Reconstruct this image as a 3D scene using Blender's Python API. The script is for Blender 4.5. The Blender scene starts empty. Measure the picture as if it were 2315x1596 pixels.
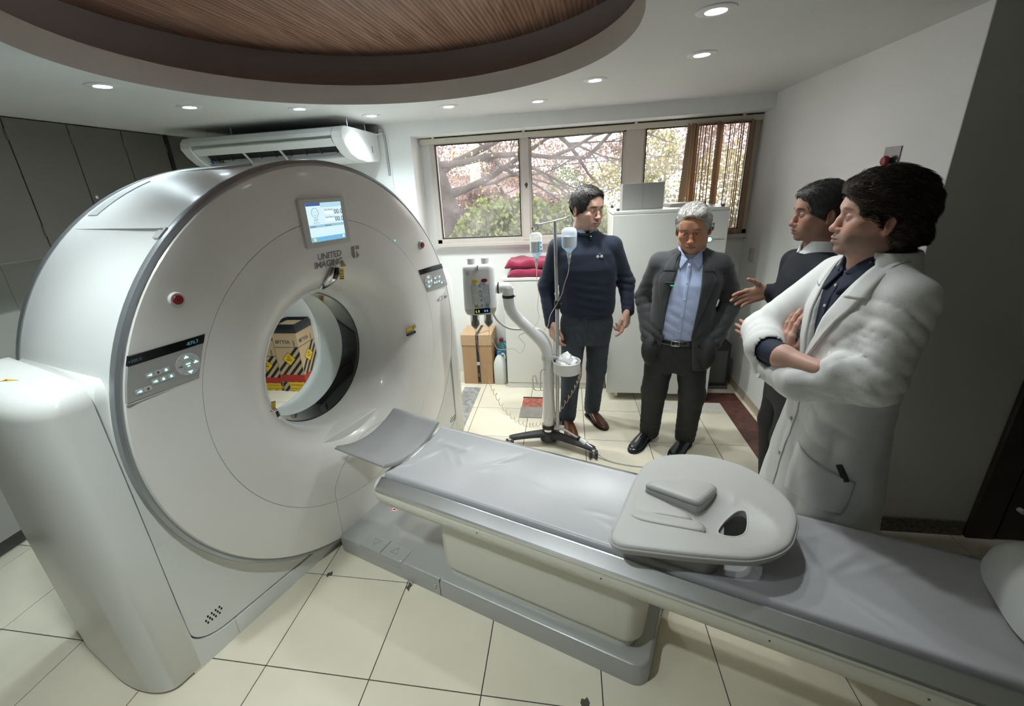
import bpy, bmesh, math, random
import numpy as np
from mathutils import Vector, Matrix
PI = math.pi
SC = bpy.context.scene
COL = SC.collection
random.seed(7)

# ------------------------------------------------------------------ camera
# fitted to the 0.45 m floor tiles of the photograph (2315 x 1596 frame)
cd = bpy.data.cameras.new('camera'); cam = bpy.data.objects.new('camera', cd); COL.objects.link(cam)
cd.sensor_width = 36.0; cd.sensor_fit = 'HORIZONTAL'; cd.lens = 985.70 / 2315 * 36
cd.shift_x = (1157.5 - 1117.5) / 2315; cd.shift_y = -(798 - 783.4) / 2315
cd.clip_start = 0.05; cd.clip_end = 200
def _rot(y, p, r):
    a = Matrix(((math.cos(y), -math.sin(y), 0), (math.sin(y), math.cos(y), 0), (0, 0, 1)))
    b = Matrix(((1, 0, 0), (0, math.cos(p), -math.sin(p)), (0, math.sin(p), math.cos(p))))
    c = Matrix(((math.cos(r), 0, math.sin(r)), (0, 1, 0), (-math.sin(r), 0, math.cos(r))))
    return a @ b @ c
_R = _rot(0.174842, -0.351079, 0.056041)
_M = Matrix((_R.col[0], _R.col[2], -_R.col[1])).transposed().to_4x4()
_M.translation = (2.56157, -1.05468, 1.79428)
cam.matrix_world = _M
SC.camera = cam

# ------------------------------------------------------------------ world, exposure
SC.view_settings.view_transform = 'Standard'
SC.view_settings.look = 'None'
SC.view_settings.gamma = 1.0
SC.view_settings.use_curve_mapping = False
SC.view_settings.exposure = 0.72
W = bpy.data.worlds.new('overcast_sky'); SC.world = W; W.use_nodes = True
_bg = W.node_tree.nodes['Background']
_bg.inputs[0].default_value = (1.0, 0.96, 0.94, 1); _bg.inputs[1].default_value = 4.4
WINDOW_PORTAL = True
DOWNLIGHT_POWER = 26.0

# ------------------------------------------------------------------ materials
_mats = {}
def mat(name, col, rough=0.5, metal=0.0, var=0.0, vscale=6.0, bump=0.0, bscale=60.0, emit=None, estr=0.0,
        spec=0.5, coat=0.0, trans=0.0, alpha=1.0, sheen=0.0, sss=0.0, ior=1.45, attr=None):
    if name in _mats: return _mats[name]
    m = bpy.data.materials.new(name); m.use_nodes = True; _mats[name] = m
    nt = m.node_tree; N = nt.nodes; L = nt.links; b = N['Principled BSDF']
    c4 = (*col, 1)
    b.inputs['Base Color'].default_value = c4
    b.inputs['Roughness'].default_value = rough; b.inputs['Metallic'].default_value = metal
    b.inputs['Specular IOR Level'].default_value = spec; b.inputs['Coat Weight'].default_value = coat
    b.inputs['Coat Roughness'].default_value = 0.08
    b.inputs['Transmission Weight'].default_value = trans; b.inputs['Alpha'].default_value = alpha
    b.inputs['IOR'].default_value = ior
    b.inputs['Sheen Weight'].default_value = sheen
    if sss: 
        b.inputs['Subsurface Weight'].default_value = sss
        b.inputs['Subsurface Radius'].default_value = (0.012, 0.005, 0.003); b.inputs['Subsurface Scale'].default_value = 1.0
    if emit:
        b.inputs['Emission Color'].default_value = (*emit, 1); b.inputs['Emission Strength'].default_value = estr
    tc = N.new('ShaderNodeTexCoord')
    src = None
    if attr:
        a = N.new('ShaderNodeAttribute'); a.attribute_name = attr; src = a.outputs['Color']
        L.new(src, b.inputs['Base Color'])
    if var:
        n = N.new('ShaderNodeTexNoise'); n.inputs['Scale'].default_value = vscale; n.inputs['Detail'].default_value = 6
        L.new(tc.outputs['Object'], n.inputs['Vector'])
        mp = N.new('ShaderNodeMapRange'); mp.inputs['From Min'].default_value = .3; mp.inputs['From Max'].default_value = .7
        mp.inputs['To Min'].default_value = 1 - var; mp.inputs['To Max'].default_value = 1 + var
        L.new(n.outputs['Fac'], mp.inputs['Value'])
        mx = N.new('ShaderNodeVectorMath'); mx.operation = 'SCALE'
        if src is not None: L.new(src, mx.inputs[0])
        else: mx.inputs[0].default_value = col
        L.new(mp.outputs['Result'], mx.inputs['Scale']); L.new(mx.outputs['Vector'], b.inputs['Base Color'])
    if bump:
        n2 = N.new('ShaderNodeTexNoise'); n2.inputs['Scale'].default_value = bscale; n2.inputs['Detail'].default_value = 5
        L.new(tc.outputs['Object'], n2.inputs['Vector'])
        bp = N.new('ShaderNodeBump'); bp.inputs['Strength'].default_value = bump; bp.inputs['Distance'].default_value = .01
        L.new(n2.outputs['Fac'], bp.inputs['Height']); L.new(bp.outputs['Normal'], b.inputs['Normal'])
    return m

WALLW = mat('wall_white_paint', (.80, .80, .78), .55, var=.02, vscale=2, bump=.04, bscale=120)
CEILM = mat('ceiling_paint', (.64, .64, .62), .6, var=.02, vscale=1.5, bump=.03, bscale=100)
TAUPE = mat('taupe_wall_paint', (.38, .38, .36), .6, var=.02, bump=.03, bscale=90)
WHITEPL = mat('white_plastic', (.80, .81, .79), .32, coat=.15)
CREAMPL = mat('cream_plastic', (.76, .75, .66), .38, coat=.1)
GREYTRIM = mat('grey_metallic_trim', (.36, .38, .40), .35, metal=.6)
BLACKGL = mat('black_gloss', (.008, .008, .009), .08, coat=.5)
DARK = mat('dark_gap', (.02, .022, .02), .8)
BLACKPL = mat('black_plastic', (.02, .02, .021), .45)
GREYPL = mat('grey_plastic', (.42, .42, .41), .45)
LGREY = mat('light_grey_plastic', (.62, .62, .61), .4)
CHROME = mat('chrome', (.75, .75, .75), .18, metal=1)
STEEL = mat('brushed_steel', (.55, .56, .57), .32, metal=1, var=.05, vscale=30)
PRINT = mat('dark_grey_print', (.09, .09, .09), .6)
PRINTB = mat('black_print', (.015, .015, .015), .6)
YELLOW = mat('warning_yellow', (.75, .48, .02), .5)
REDPL = mat('red_plastic', (.24, .010, .016), .4)

# ------------------------------------------------------------------ mesh builder
class MB:
    def __init__(s): s.v = []; s.f = []
    def add(s, vs, fs):
        o = len(s.v); s.v += [tuple(p) for p in vs]; s.f += [tuple(i + o for i in f) for f in fs]; return s
    def box(s, x0, x1, y0, y1, z0, z1, M=None):
        vs = [(x, y, z) for z in (z0, z1) for y in (y0, y1) for x in (x0, x1)]
        if M is not None: vs = [M @ Vector(p) for p in vs]
        return s.add(vs, [(0, 2, 3, 1), (4, 5, 7, 6), (0, 1, 5, 4), (2, 6, 7, 3), (0, 4, 6, 2), (1, 3, 7, 5)])
    def rings(s, R, cap=(True, True), closed=True):
        n = len(R[0]); o = []
        vs = [p for r in R for p in r]; fs = []
        m = n if closed else n - 1
        for i in range(len(R) - 1):
            for j in range(m):
                k = (j + 1) % n
                fs.append((i * n + j, i * n + k, (i + 1) * n + k, (i + 1) * n + j))
        if cap[0]: fs.append(tuple(range(n))[::-1])
        if cap[1]: fs.append(tuple((len(R) - 1) * n + j for j in range(n)))
        return s.add(vs, fs)
    def tube(s, path, r, n=10, cap=(True, True), flat=1.0):
        P = [Vector(p) for p in path]
        rr = r if isinstance(r, (list, tuple)) else [r] * len(P)
        T = []
        for i in range(len(P)):
            a = P[max(i - 1, 0)]; b = P[min(i + 1, len(P) - 1)]; T.append((b - a).normalized())
        up = Vector((0, 0, 1)) if abs(T[0].z) < .9 else Vector((1, 0, 0))
        nx = T[0].cross(up).normalized(); R = []
        for i, p in enumerate(P):
            nx = (nx - T[i] * nx.dot(T[i])).normalized(); ny = T[i].cross(nx)
            R.append([p + nx * rr[i] * math.cos(2 * PI * j / n) + ny * rr[i] * flat * math.sin(2 * PI * j / n) for j in range(n)])
        return s.rings(R, cap)
    def cyl(s, a, b, r0, r1=None, n=20, cap=(True, True)):
        return s.tube([a, b], [r0, r0 if r1 is None else r1], n, cap)
    def lathe(s, prof, o=(0, 0, 0), axis='z', n=48, a0=0.0, a1=2 * PI, cap=(False, False)):
        full = abs(a1 - a0 - 2 * PI) < 1e-6
        m = n if full else n + 1
        R = []
        for h, r in prof:
            ring = []
            for j in range(m):
                t = a0 + (a1 - a0) * j / n
                c, sn = r * math.cos(t), r * math.sin(t)
                if axis == 'z': q = (o[0] + c, o[1] + sn, o[2] + h)
                elif axis == 'x': q = (o[0] + h, o[1] + c, o[2] + sn)
                else: q = (o[0] + sn, o[1] + h, o[2] + c)
                ring.append(q)
            R.append(ring)
        return s.rings(R, cap, full)
    def prism(s, poly, d0, d1, plane='xy', M=None):
        n = len(poly)
        def q(a, b, d):
            p = {'xy': (a, b, d), 'xz': (a, d, b), 'yz': (d, a, b)}[plane]
            return M @ Vector(p) if M is not None else p
        vs = [q(a, b, d0) for a, b in poly] + [q(a, b, d1) for a, b in poly]
        fs = [(j, (j + 1) % n, n + (j + 1) % n, n + j) for j in range(n)] + [tuple(range(n))[::-1], tuple(range(n, 2 * n))]
        return s.add(vs, fs)
    def ball(s, c, r, n=16, m=10, M=None):
        r = r if isinstance(r, (list, tuple)) else (r, r, r)
        R = []
        for i in range(1, m):
            t = PI * i / m
            ring = [Vector((r[0] * math.sin(t) * math.cos(2 * PI * j / n), r[1] * math.sin(t) * math.sin(2 * PI * j / n), r[2] * math.cos(t))) for j in range(n)]
            R.append([(M @ p if M is not None else p) + Vector(c) for p in ring])
        return s.rings(R)
    def mesh(s, name='mesh', smooth=35):
        me = bpy.data.meshes.new(name); me.from_pydata(s.v, [], s.f); me.validate()
        bm = bmesh.new(); bm.from_mesh(me); bmesh.ops.recalc_face_normals(bm, faces=bm.faces); bm.to_mesh(me); bm.free()
        if smooth:
            for p in me.polygons: p.use_smooth = True
            me.set_sharp_from_angle(angle=math.radians(smooth))
        return me
    def build(s, name, m, parent=None, smooth=35, bevel=0.0, seg=2, loc=None):
        o = bpy.data.objects.new(name, s.mesh(name, smooth)); COL.objects.link(o)
        if m is not None: o.data.materials.append(m)
        if parent is not None: o.parent = parent
        if loc is not None: o.location = loc
        if bevel:
            b = o.modifiers.new('bevel', 'BEVEL'); b.width = bevel; b.segments = seg; b.limit_method = 'ANGLE'; b.angle_limit = math.radians(38)
            b.harden_normals = False
        return o
def tag(o, label=None, cat=None, group=None, kind=None):
    if label: o['label'] = label
    if cat: o['category'] = cat
    if group: o['group'] = group
    if kind: o['kind'] = kind
    return o
def thing(name, label, cat, loc=(0, 0, 0), rz=0.0, group=None):
    o = bpy.data.objects.new(name, None); COL.objects.link(o); o.location = loc; o.rotation_euler = (0, 0, rz)
    o.empty_display_size = .1
    return tag(o, label, cat, group)
def struct(o): o['kind'] = 'structure'; return o
def copy_tree(o, parent=None):
    c = o.copy(); COL.objects.link(c); c.parent = parent
    for ch in list(o.children): copy_tree(ch, c)
    return c
def rrect(x0, x1, y0, y1, r, n=5):
    P = []
    for cx, cy, a in ((x1 - r, y1 - r, 0), (x0 + r, y1 - r, 90), (x0 + r, y0 + r, 180), (x1 - r, y0 + r, 270)):
        for i in range(n + 1):
            t = math.radians(a + 90 * i / n); P.append((cx + r * math.cos(t), cy + r * math.sin(t)))
    return P
def text_mesh(txt, size, depth=0.0006, bold=0.0, align='LEFT', shear=0.0, space=1.0):
    cu = bpy.data.curves.new('lettering', 'FONT'); cu.body = txt; cu.size = size; cu.extrude = depth; cu.offset = bold
    cu.align_x = align; cu.shear = shear; cu.space_character = space; cu.resolution_u = 2
    o = bpy.data.objects.new('lettering', cu); COL.objects.link(o)
    dg = bpy.context.evaluated_depsgraph_get(); me = bpy.data.meshes.new_from_object(o.evaluated_get(dg))
    COL.objects.unlink(o); bpy.data.objects.remove(o); bpy.data.curves.remove(cu); me.materials.clear()
    return me
def text(name, txt, size, m, parent, M, **k):
    o = bpy.data.objects.new(name, text_mesh(txt, size, **k)); COL.objects.link(o); o.data.materials.append(m)
    o.parent = parent; o.matrix_local = M
    return o
def frame(origin, xdir, ydir):
    x = Vector(xdir).normalized(); y = Vector(ydir); y = (y - x * y.dot(x)).normalized(); z = x.cross(y)
    M = Matrix((x, y, z)).transposed().to_4x4(); M.translation = Vector(origin); return M
def catmull(P, k=6, closed=False):
    P = [Vector(p) for p in P]; n = len(P); out = []
    for i in range(n if closed else n - 1):
        p0 = P[(i - 1) % n] if closed or i > 0 else P[0]; p1 = P[i]; p2 = P[(i + 1) % n]
        p3 = P[(i + 2) % n] if closed or i + 2 < n else P[-1]
        for j in range(k):
            t = j / k
            out.append(.5 * ((2 * p1) + (p2 - p0) * t + (2 * p0 - 5 * p1 + 4 * p2 - p3) * t * t + (3 * p1 - p0 - 3 * p2 + p3) * t ** 3))
    if not closed: out.append(P[-1])
    return out
# ================================================================== ROOM
ZC = 2.32                       # ceiling
XL, XR, XR2 = -1.0, 4.04, 5.7   # left wall, right wall, far right wall behind the return
YB, YW, YR, YF = 2.755, 3.02, 1.05, -2.6   # back wall, window wall, return wall, wall behind the camera

# --- floor: grout bed and single tiles
TS = .45
TILE = mat('beige_floor_tile', (.78, .72, .58), .22, var=.05, vscale=3.2, bump=.02, bscale=25)
def stain(m):
    # worn darker blotches on the tiles
    nt = m.node_tree; N = nt.nodes; L = nt.links; b = N['Principled BSDF']
    src = b.inputs['Base Color'].links[0].from_socket
    g = N.new('ShaderNodeNewGeometry'); n = N.new('ShaderNodeTexNoise'); n.inputs['Scale'].default_value = 1.6; n.inputs['Detail'].default_value = 8
    L.new(g.outputs['Position'], n.inputs['Vector'])
    r = N.new('ShaderNodeMapRange'); r.inputs['From Min'].default_value = .55; r.inputs['From Max'].default_value = .8
    r.inputs['To Min'].default_value = 0; r.inputs['To Max'].default_value = .35; L.new(n.outputs['Fac'], r.inputs['Value'])
    x = N.new('ShaderNodeMix'); x.data_type = 'RGBA'; L.new(r.outputs['Result'], x.inputs['Factor']); L.new(src, x.inputs['A'])
    x.inputs['B'].default_value = (.60, .54, .42, 1); L.new(x.outputs['Result'], b.inputs['Base Color'])
stain(TILE)
GROUT = mat('dark_grout', (.045, .042, .036), .9)
floor = MB().box(XL - .1, XR2 + .1, YF - .1, YW + .1, -.12, -.003).build('floor', GROUT, smooth=0); struct(floor)
tile_mesh = {}
nt_ = 0
for i in range(-3, 13):
    for j in range(-6, 7):
        x0, x1, y0, y1 = i * TS, (i + 1) * TS, j * TS, (j + 1) * TS
        x0, x1, y0, y1 = max(x0, XL), min(x1, XR2), max(y0, YF), min(y1, YW)
        if x1 - x0 < .03 or y1 - y0 < .03: continue
        if x0 >= XR - .02 and y0 >= YR - .02: continue
        key = (round(x1 - x0, 4), round(y1 - y0, 4))
        if key not in tile_mesh:
            g = .0021
            tile_mesh[key] = MB().box(g, key[0] - g, g, key[1] - g, -.02, 0).mesh('tile', 0); tile_mesh[key].materials.append(TILE)
        o = bpy.data.objects.new('tile', tile_mesh[key]); COL.objects.link(o); o.parent = floor; o.location = (x0, y0, 0); nt_ += 1

# --- ceiling with the round recess
DX, DY, DR = 1.72, .86, 1.10
angs = sorted(set([2 * PI * k / 120 for k in range(120)] + [math.atan2(y - DY, x - DX) % (2 * PI) for x in (XL, XR2) for y in (YF, YW)]))
inner, outer = [], []
for a in angs:
    c, s_ = math.cos(a), math.sin(a); inner.append((DX + DR * c, DY + DR * s_, ZC))
    ts = []
    if c > 1e-9: ts.append((XR2 - DX) / c)
    if c < -1e-9: ts.append((XL - DX) / c)
    if s_ > 1e-9: ts.append((YW - DY) / s_)
    if s_ < -1e-9: ts.append((YF - DY) / s_)
    t = min(ts); outer.append((DX + t * c, DY + t * s_, ZC))
mb = MB(); mb.rings([inner, outer], (False, False))
top = [(x, y, ZC + .03) for x, y, z in inner], [(x, y, ZC + .03) for x, y, z in outer]
mb.rings([list(top[0]), list(top[1])], (False, False)); mb.rings([outer, list(top[1])], (False, False))
ceiling = mb.build('ceiling', CEILM, smooth=20); struct(ceiling)
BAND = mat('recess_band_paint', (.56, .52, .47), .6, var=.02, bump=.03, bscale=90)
BAND2 = mat('recess_shaded_paint', (.46, .42, .43), .6, var=.02, bump=.03, bscale=90)  # cove shade put into the colour, darker than the lower band
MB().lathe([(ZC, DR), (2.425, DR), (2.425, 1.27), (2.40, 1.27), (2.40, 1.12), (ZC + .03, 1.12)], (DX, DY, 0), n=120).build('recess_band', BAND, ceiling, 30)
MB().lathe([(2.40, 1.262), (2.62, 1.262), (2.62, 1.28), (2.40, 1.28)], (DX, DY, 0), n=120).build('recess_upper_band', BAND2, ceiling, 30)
WOOD = bpy.data.materials.new('walnut_veneer'); WOOD.use_nodes = True
def wood(m, c1, c2, rot, sc):
    nt = m.node_tree; N = nt.nodes; L = nt.links; b = N['Principled BSDF']
    tc = N.new('ShaderNodeTexCoord'); mp = N.new('ShaderNodeMapping'); mp.inputs['Rotation'].default_value = (0, 0, rot); mp.inputs['Scale'].default_value = sc
    L.new(tc.outputs['Object'], mp.inputs['Vector'])
    n = N.new('ShaderNodeTexNoise'); n.inputs['Scale'].default_value = 3; n.inputs['Detail'].default_value = 9; n.inputs['Distortion'].default_value = 1.2
    L.new(mp.outputs['Vector'], n.inputs['Vector'])
    w = N.new('ShaderNodeTexWave'); w.bands_direction = 'X'; w.inputs['Scale'].default_value = 2.2; w.inputs['Distortion'].default_value = 7; w.inputs['Detail'].default_value = 3; w.inputs['Detail Scale'].default_value = .6
    L.new(mp.outputs['Vector'], w.inputs['Vector'])
    ad = N.new('ShaderNodeMath'); ad.operation = 'MULTIPLY_ADD'; ad.inputs[1].default_value = .3
    L.new(w.outputs['Fac'], ad.inputs[0]); L.new(n.outputs['Fac'], ad.inputs[2])
    r = N.new('ShaderNodeValToRGB'); r.color_ramp.elements[0].position = .4; r.color_ramp.elements[1].position = .95
    r.color_ramp.elements[0].color = (*c1, 1); r.color_ramp.elements[1].color = (*c2, 1)
    L.new(ad.outputs[0], r.inputs['Fac']); L.new(r.outputs['Color'], b.inputs['Base Color']); b.inputs['Roughness'].default_value = .45
wood(WOOD, (.17, .085, .055), (.46, .27, .19), math.radians(38), (7, .55, 1))
MB().lathe([(2.62, 0.001), (2.62, 1.275), (2.65, 1.275), (2.65, .001)], (DX, DY, 0), n=96).build('wood_panel', WOOD, ceiling, 30)
MB().lathe([(2.66, .001), (2.66, 1.3), (2.68, 1.3), (2.68, .001)], (DX, DY, 0), n=64).build('recess_lid', DARK, ceiling, 30)

# --- walls
def wall(name, boxes, m=WALLW):
    mb = MB()
    for b in boxes: mb.box(*b)
    return struct(mb.build(name, m, smooth=0))
WX0, WX1 = 1.285, 4.04          # recess with the window
WZ0, WZ1 = 1.315, 2.205         # window opening
H2 = 2.72
wall('wall_back', [(XL - .1, WX0, YB, YB + .4, -.1, ZC + .05), (WX0, XR + .1, YB, YB + .4, 2.218, ZC + .05),
                   (WX0, XR + .1, YW, YW + .14, -.1, WZ0), (WX0, 1.37, YW, YW + .14, WZ0, 2.218),
                   (1.37, XR + .1, YW, YW + .14, WZ1, 2.218)])
wall('wall_left', [(XL - .12, XL, YF, YB + .1, -.1, ZC + .05)], mat('pale_wall_tile', (.62, .63, .58), .3, var=.03))
wall('wall_right', [(XR, XR + .14, YR, YW + .14, -.1, ZC + .05)])
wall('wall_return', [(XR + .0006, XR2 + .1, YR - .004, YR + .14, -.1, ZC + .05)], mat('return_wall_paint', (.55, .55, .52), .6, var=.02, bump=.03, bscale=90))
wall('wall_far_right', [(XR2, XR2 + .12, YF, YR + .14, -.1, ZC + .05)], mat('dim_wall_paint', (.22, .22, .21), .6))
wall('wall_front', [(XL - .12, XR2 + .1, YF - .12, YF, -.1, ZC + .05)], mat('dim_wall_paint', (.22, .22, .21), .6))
BASEB = mat('beige_baseboard', (.50, .43, .34), .35, var=.06, vscale=9)
struct(MB().box(XR - .012, XR - .0005, YR, YW - .001, .0, .075).build('baseboard_right', BASEB, bevel=.002))
GRANB = mat('dark_granite_baseboard', (.13, .12, .10), .35, var=.5, vscale=60)
struct(MB().box(XR, 4.55, YR - .016, YR - .0045, 0, .075).box(XR, 4.55, YR - .016, YR - .0045, .075, .087).build('baseboard_return', GRANB))
# --- door in the return wall
DOORM = mat('dark_door_wood', (.035, .028, .022), .45, var=.2, vscale=8)
dr = MB().box(4.56, 4.68, YR - .03, YR - .0045, 0, 2.15).box(5.5, 5.62, YR - .03, YR - .0045, 0, 2.15).box(4.56, 5.62, YR - .03, YR - .0045, 2.05, 2.15).build('door_1', DOORM, bevel=.004); struct(dr)
MB().box(4.69, 5.49, YR - .026, YR - .0045, .006, 2.045).build('door_leaf', DOORM, dr, bevel=.003)
mb = MB().cyl((4.735, YR - .024, .19), (4.735, YR - .05, .19), .012)
mb.build('door_stop', LGREY, dr)
MB().cyl((4.76, YR - .02, 1.02), (4.76, YR - .075, 1.02), .011).cyl((4.76, YR - .07, 1.02), (4.87, YR - .07, 1.02), .010).build('door_handle', STEEL, dr)

# --- window
FRM = mat('pinkish_window_frame', (.58, .52, .47), .4, var=.03)
PANE = bpy.data.materials.new('dusty_window_glass'); PANE.use_nodes = True
def pane_nodes(m):
    nt = m.node_tree; N = nt.nodes; L = nt.links; N.remove(N['Principled BSDF']); out = N['Material Output']
    t = N.new('ShaderNodeBsdfTransparent'); t.inputs[0].default_value = (.95, .94, .95, 1)
    g = N.new('ShaderNodeBsdfGlossy'); g.inputs['Roughness'].default_value = .03
    d = N.new('ShaderNodeBsdfTranslucent'); d.inputs[0].default_value = (.93, .92, .92, 1)
    n = N.new('ShaderNodeTexNoise'); n.inputs['Scale'].default_value = 5; n.inputs['Detail'].default_value = 7
    tc = N.new('ShaderNodeTexCoord'); L.new(tc.outputs['Object'], n.inputs['Vector'])
    r = N.new('ShaderNodeMapRange'); r.inputs['From Min'].default_value = .35; r.inputs['From Max'].default_value = .75; r.inputs['To Min'].default_value = .02; r.inputs['To Max'].default_value = .075
    L.new(n.outputs['Fac'], r.inputs['Value'])
    m1 = N.new('ShaderNodeMixShader'); L.new(r.outputs['Result'], m1.inputs['Fac']); L.new(t.outputs[0], m1.inputs[1]); L.new(d.outputs[0], m1.inputs[2])
    lw = N.new('ShaderNodeLayerWeight'); lw.inputs['Blend'].default_value = .12
    m2 = N.new('ShaderNodeMixShader'); L.new(lw.outputs['Fresnel'], m2.inputs['Fac']); L.new(m1.outputs[0], m2.inputs[1]); L.new(g.outputs[0], m2.inputs[2])
    L.new(m2.outputs[0], out.inputs['Surface'])
pane_nodes(PANE)
yf0, yf1 = YW - .035, YW + .05
mb = MB()
mb.box(1.37, XR, yf0, yf1, WZ0, WZ0 + .04).box(1.37, XR, yf0, yf1, WZ1 - .035, WZ1).box(1.37, 1.415, yf0, yf1, WZ0, WZ1).box(3.985, XR, yf0, yf1, WZ0, WZ1)
mb.box(3.035, 3.175, yf0 - .005, yf1, WZ0 + .01, WZ1 - .005)
mb.box(2.172, 2.238, yf0 - .004, yf1, WZ0 + .01, WZ1 - .005)
win = struct(mb.build('window_1', FRM, smooth=0, bevel=.004))
GASK = mat('black_window_seal', (.02, .02, .02), .6)
def sash(x0, x1, z0, z1, w=.028, seal=True):
    s = MB().box(x0, x1, yf0 + .01, yf0 + .045, z0, z0 + w).box(x0, x1, yf0 + .01, yf0 + .045, z1 - w, z1).box(x0, x0 + w, yf0 + .01, yf0 + .045, z0, z1).box(x1 - w, x1, yf0 + .01, yf0 + .045, z0, z1).build('window_sash', FRM, win, smooth=0, bevel=.003)
    a, b, c, d = x0 + w, x1 - w, z0 + w, z1 - w; t = .007 if seal else .003
    MB().box(a, b, yf0 + .006, yf0 + .03, c, c + t).box(a, b, yf0 + .006, yf0 + .03, d - t, d).box(a, a + t, yf0 + .006, yf0 + .03, c, d).box(b - t, b, yf0 + .006, yf0 + .03, c, d).build('window_seal', GASK, s, smooth=0)
    MB().box(a, b, yf0 + .02, yf0 + .024, c, d).build('pane', PANE, s, smooth=0)
    return s
sash(1.392, 2.182, WZ0 + .02, WZ1 - .02, .026)
sash(2.222, 3.045, WZ0 + .02, WZ1 - .015, .034, False)
sash(3.165, 3.995, WZ0 + .02, WZ1 - .015, .024)
MB().prism([(2.196, 1.80), (2.212, 1.815), (2.226, 1.80), (2.212, 1.765)], yf0 - .014, yf0 - .003, 'xz').build('window_latch', CHROME, win)
MB().box(1.34, XR - .001, YW - .06, YW - .036, WZ0 - .03, WZ0 + .004).build('window_sill', FRM, win, bevel=.003)
# reveal strip that carries the blind rail
RAIL = mat('cream_rail', (.62, .58, .48), .45)
rail = MB().box(1.295, XR - .001, YW - .0675, YW - .04, 2.172, 2.204).box(1.295, XR - .001, YW - .075, YW - .068, 2.165, 2.206)
for x in (1.42, 2.2, 3.1, 3.9): rail.box(x - .012, x + .012, YW - .08, YW - .04, 2.2, 2.2175)
blind = thing('vertical_blind', 'tan vertical blind vanes drawn to one side of the window', 'blind', (3.75, YW - .06, 2.18))
o = rail.build('blind_rail', RAIL, blind, bevel=.002); o.matrix_parent_inverse = Matrix.Translation((-3.75, -(YW - .06), -2.18))
VANE = mat('tan_vane_fabric', (.62, .52, .41), .8, var=.06, vscale=40)
def translucent(m, col, f):
    N = m.node_tree.nodes; L = m.node_tree.links; t_ = N.new('ShaderNodeBsdfTranslucent'); t_.inputs[0].default_value = (*col, 1); x_ = N.new('ShaderNodeMixShader'); x_.inputs[0].default_value = f
    L.new(N['Principled BSDF'].outputs[0], x_.inputs[1]); L.new(t_.outputs[0], x_.inputs[2]); L.new(x_.outputs[0], N['Material Output'].inputs['Surface'])
translucent(VANE, (.75, .62, .48), .6)
vm = MB()
vm.box(-.044, .044, -.0006, .0006, -.86, -.005); vmesh = vm.mesh('vane', 0); vmesh.materials.append(VANE)
for k in range(27):
    v = bpy.data.objects.new('vane', vmesh); COL.objects.link(v); v.parent = blind
    v.location = (3.545 - 3.75 + k * .0165 + random.uniform(-.003, .003), -.012, 0)
    v.rotation_euler = (random.uniform(-.01, .01), random.uniform(-.012, .012), math.radians(72 + random.uniform(-7, 7) - (18 if k in (0, 1, 11, 12, 26) else 0)))
v = bpy.data.objects.new('vane', MB().box(-.044, .044, -.0006, .0006, -.86, -.005).mesh('vane', 0)); v.data.materials.append(mat('tan_vane_solid', (.46, .36, .25), .8, var=.04)); COL.objects.link(v); v.parent = blind
v.location = (3.525 - 3.75, .0, 0); v.rotation_euler = (0, math.radians(4.5), math.radians(40))

# --- daylight portal in the window opening (guides sampling, gives off no light of its own)
pl = bpy.data.lights.new('window_portal', 'AREA'); pl.shape = 'RECTANGLE'; pl.size = 2.7; pl.size_y = .9; pl.cycles.is_portal = True
po = bpy.data.objects.new('window_portal', pl); COL.objects.link(po); po.location = (2.7, YW + .12, 1.76); po.rotation_euler = (-PI / 2, 0, 0)

# --- downlights (round recessed lamps around the recess)
LENS = mat('lamp_lens', (.9, .95, 1), .4, emit=(.80, .92, 1), estr=30)
TRIMW = mat('lamp_trim', (.70, .71, .72), .35)
LP = [(.471, .918), (.406, 1.484), (.897, 1.813), (1.171, 2.285), (1.768, 2.187), (2.364, 2.281), (2.71, 1.777), (3.175, 1.435), (3.06, .837)]
LN = ['over the white scanner barrel', 'near the tall taupe lockers', 'above the scanner front', 'beside the air conditioner hanger rods', 'left of the window above the injector', 'above the man in the navy sweater', 'between the round recess and the window', 'near the right wall, small in the ceiling', 'large, between the recess edge and the right wall']
LP2 = [(.62, .30), (1.05, -.22), (1.85, -.62)]
LW = [.72, .70, .85, 1.05, 1.2, 1.3, 1.5, .75, .75]
def downlight(x, y, label, power, warm=0.0, cone=130, blend=1.0):
    t = thing('downlight', label, 'ceiling lamp', (x, y, ZC), 0, 'round recessed lamps around the ceiling recess')
    MB().lathe([(-.006, .036), (-.007, .052), (-.003, .066), (.0005, .067)], n=28).build('lamp_trim', TRIMW, t)
    MB().lathe([(-.0055, .040), (.004, .033), (.004, .0)], n=24).build('lamp_reflector', mat('lamp_reflector', (.5, .5, .5), .25, metal=.7), t)
    MB().lathe([(-.004, .0005), (-.0045, .02), (-.003, .036)], n=24).build('lamp_lens', LENS, t)
    l = bpy.data.lights.new('lamp_light', 'SPOT'); l.energy = power; l.spot_size = math.radians(cone); l.spot_blend = blend; l.shadow_soft_size = .035
    l.color = (.80 + warm * .22, .96, 1.0 - warm * .12)
    lo = bpy.data.objects.new('lamp_light', l); COL.objects.link(lo); lo.parent = t; lo.location = (0, 0, -.02)
for (x, y), s_, w in zip(LP, LN, LW): downlight(x, y, 'round recessed downlight ' + s_, DOWNLIGHT_POWER * w, .5 if x > 1.5 else 0, 96 if (x > 3 and y < 1) else 130, .8 if (x > 3 and y < 1) else 1.0)
for (x, y), w_, s_ in zip(LP2, (.3, 1.0, 1.9), ('over the white scanner pedestal', 'over the floor in front of the scanner', 'over the front of the scanner table')): downlight(x, y, 'round recessed downlight ' + s_, DOWNLIGHT_POWER * w_, .3, 112)
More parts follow.
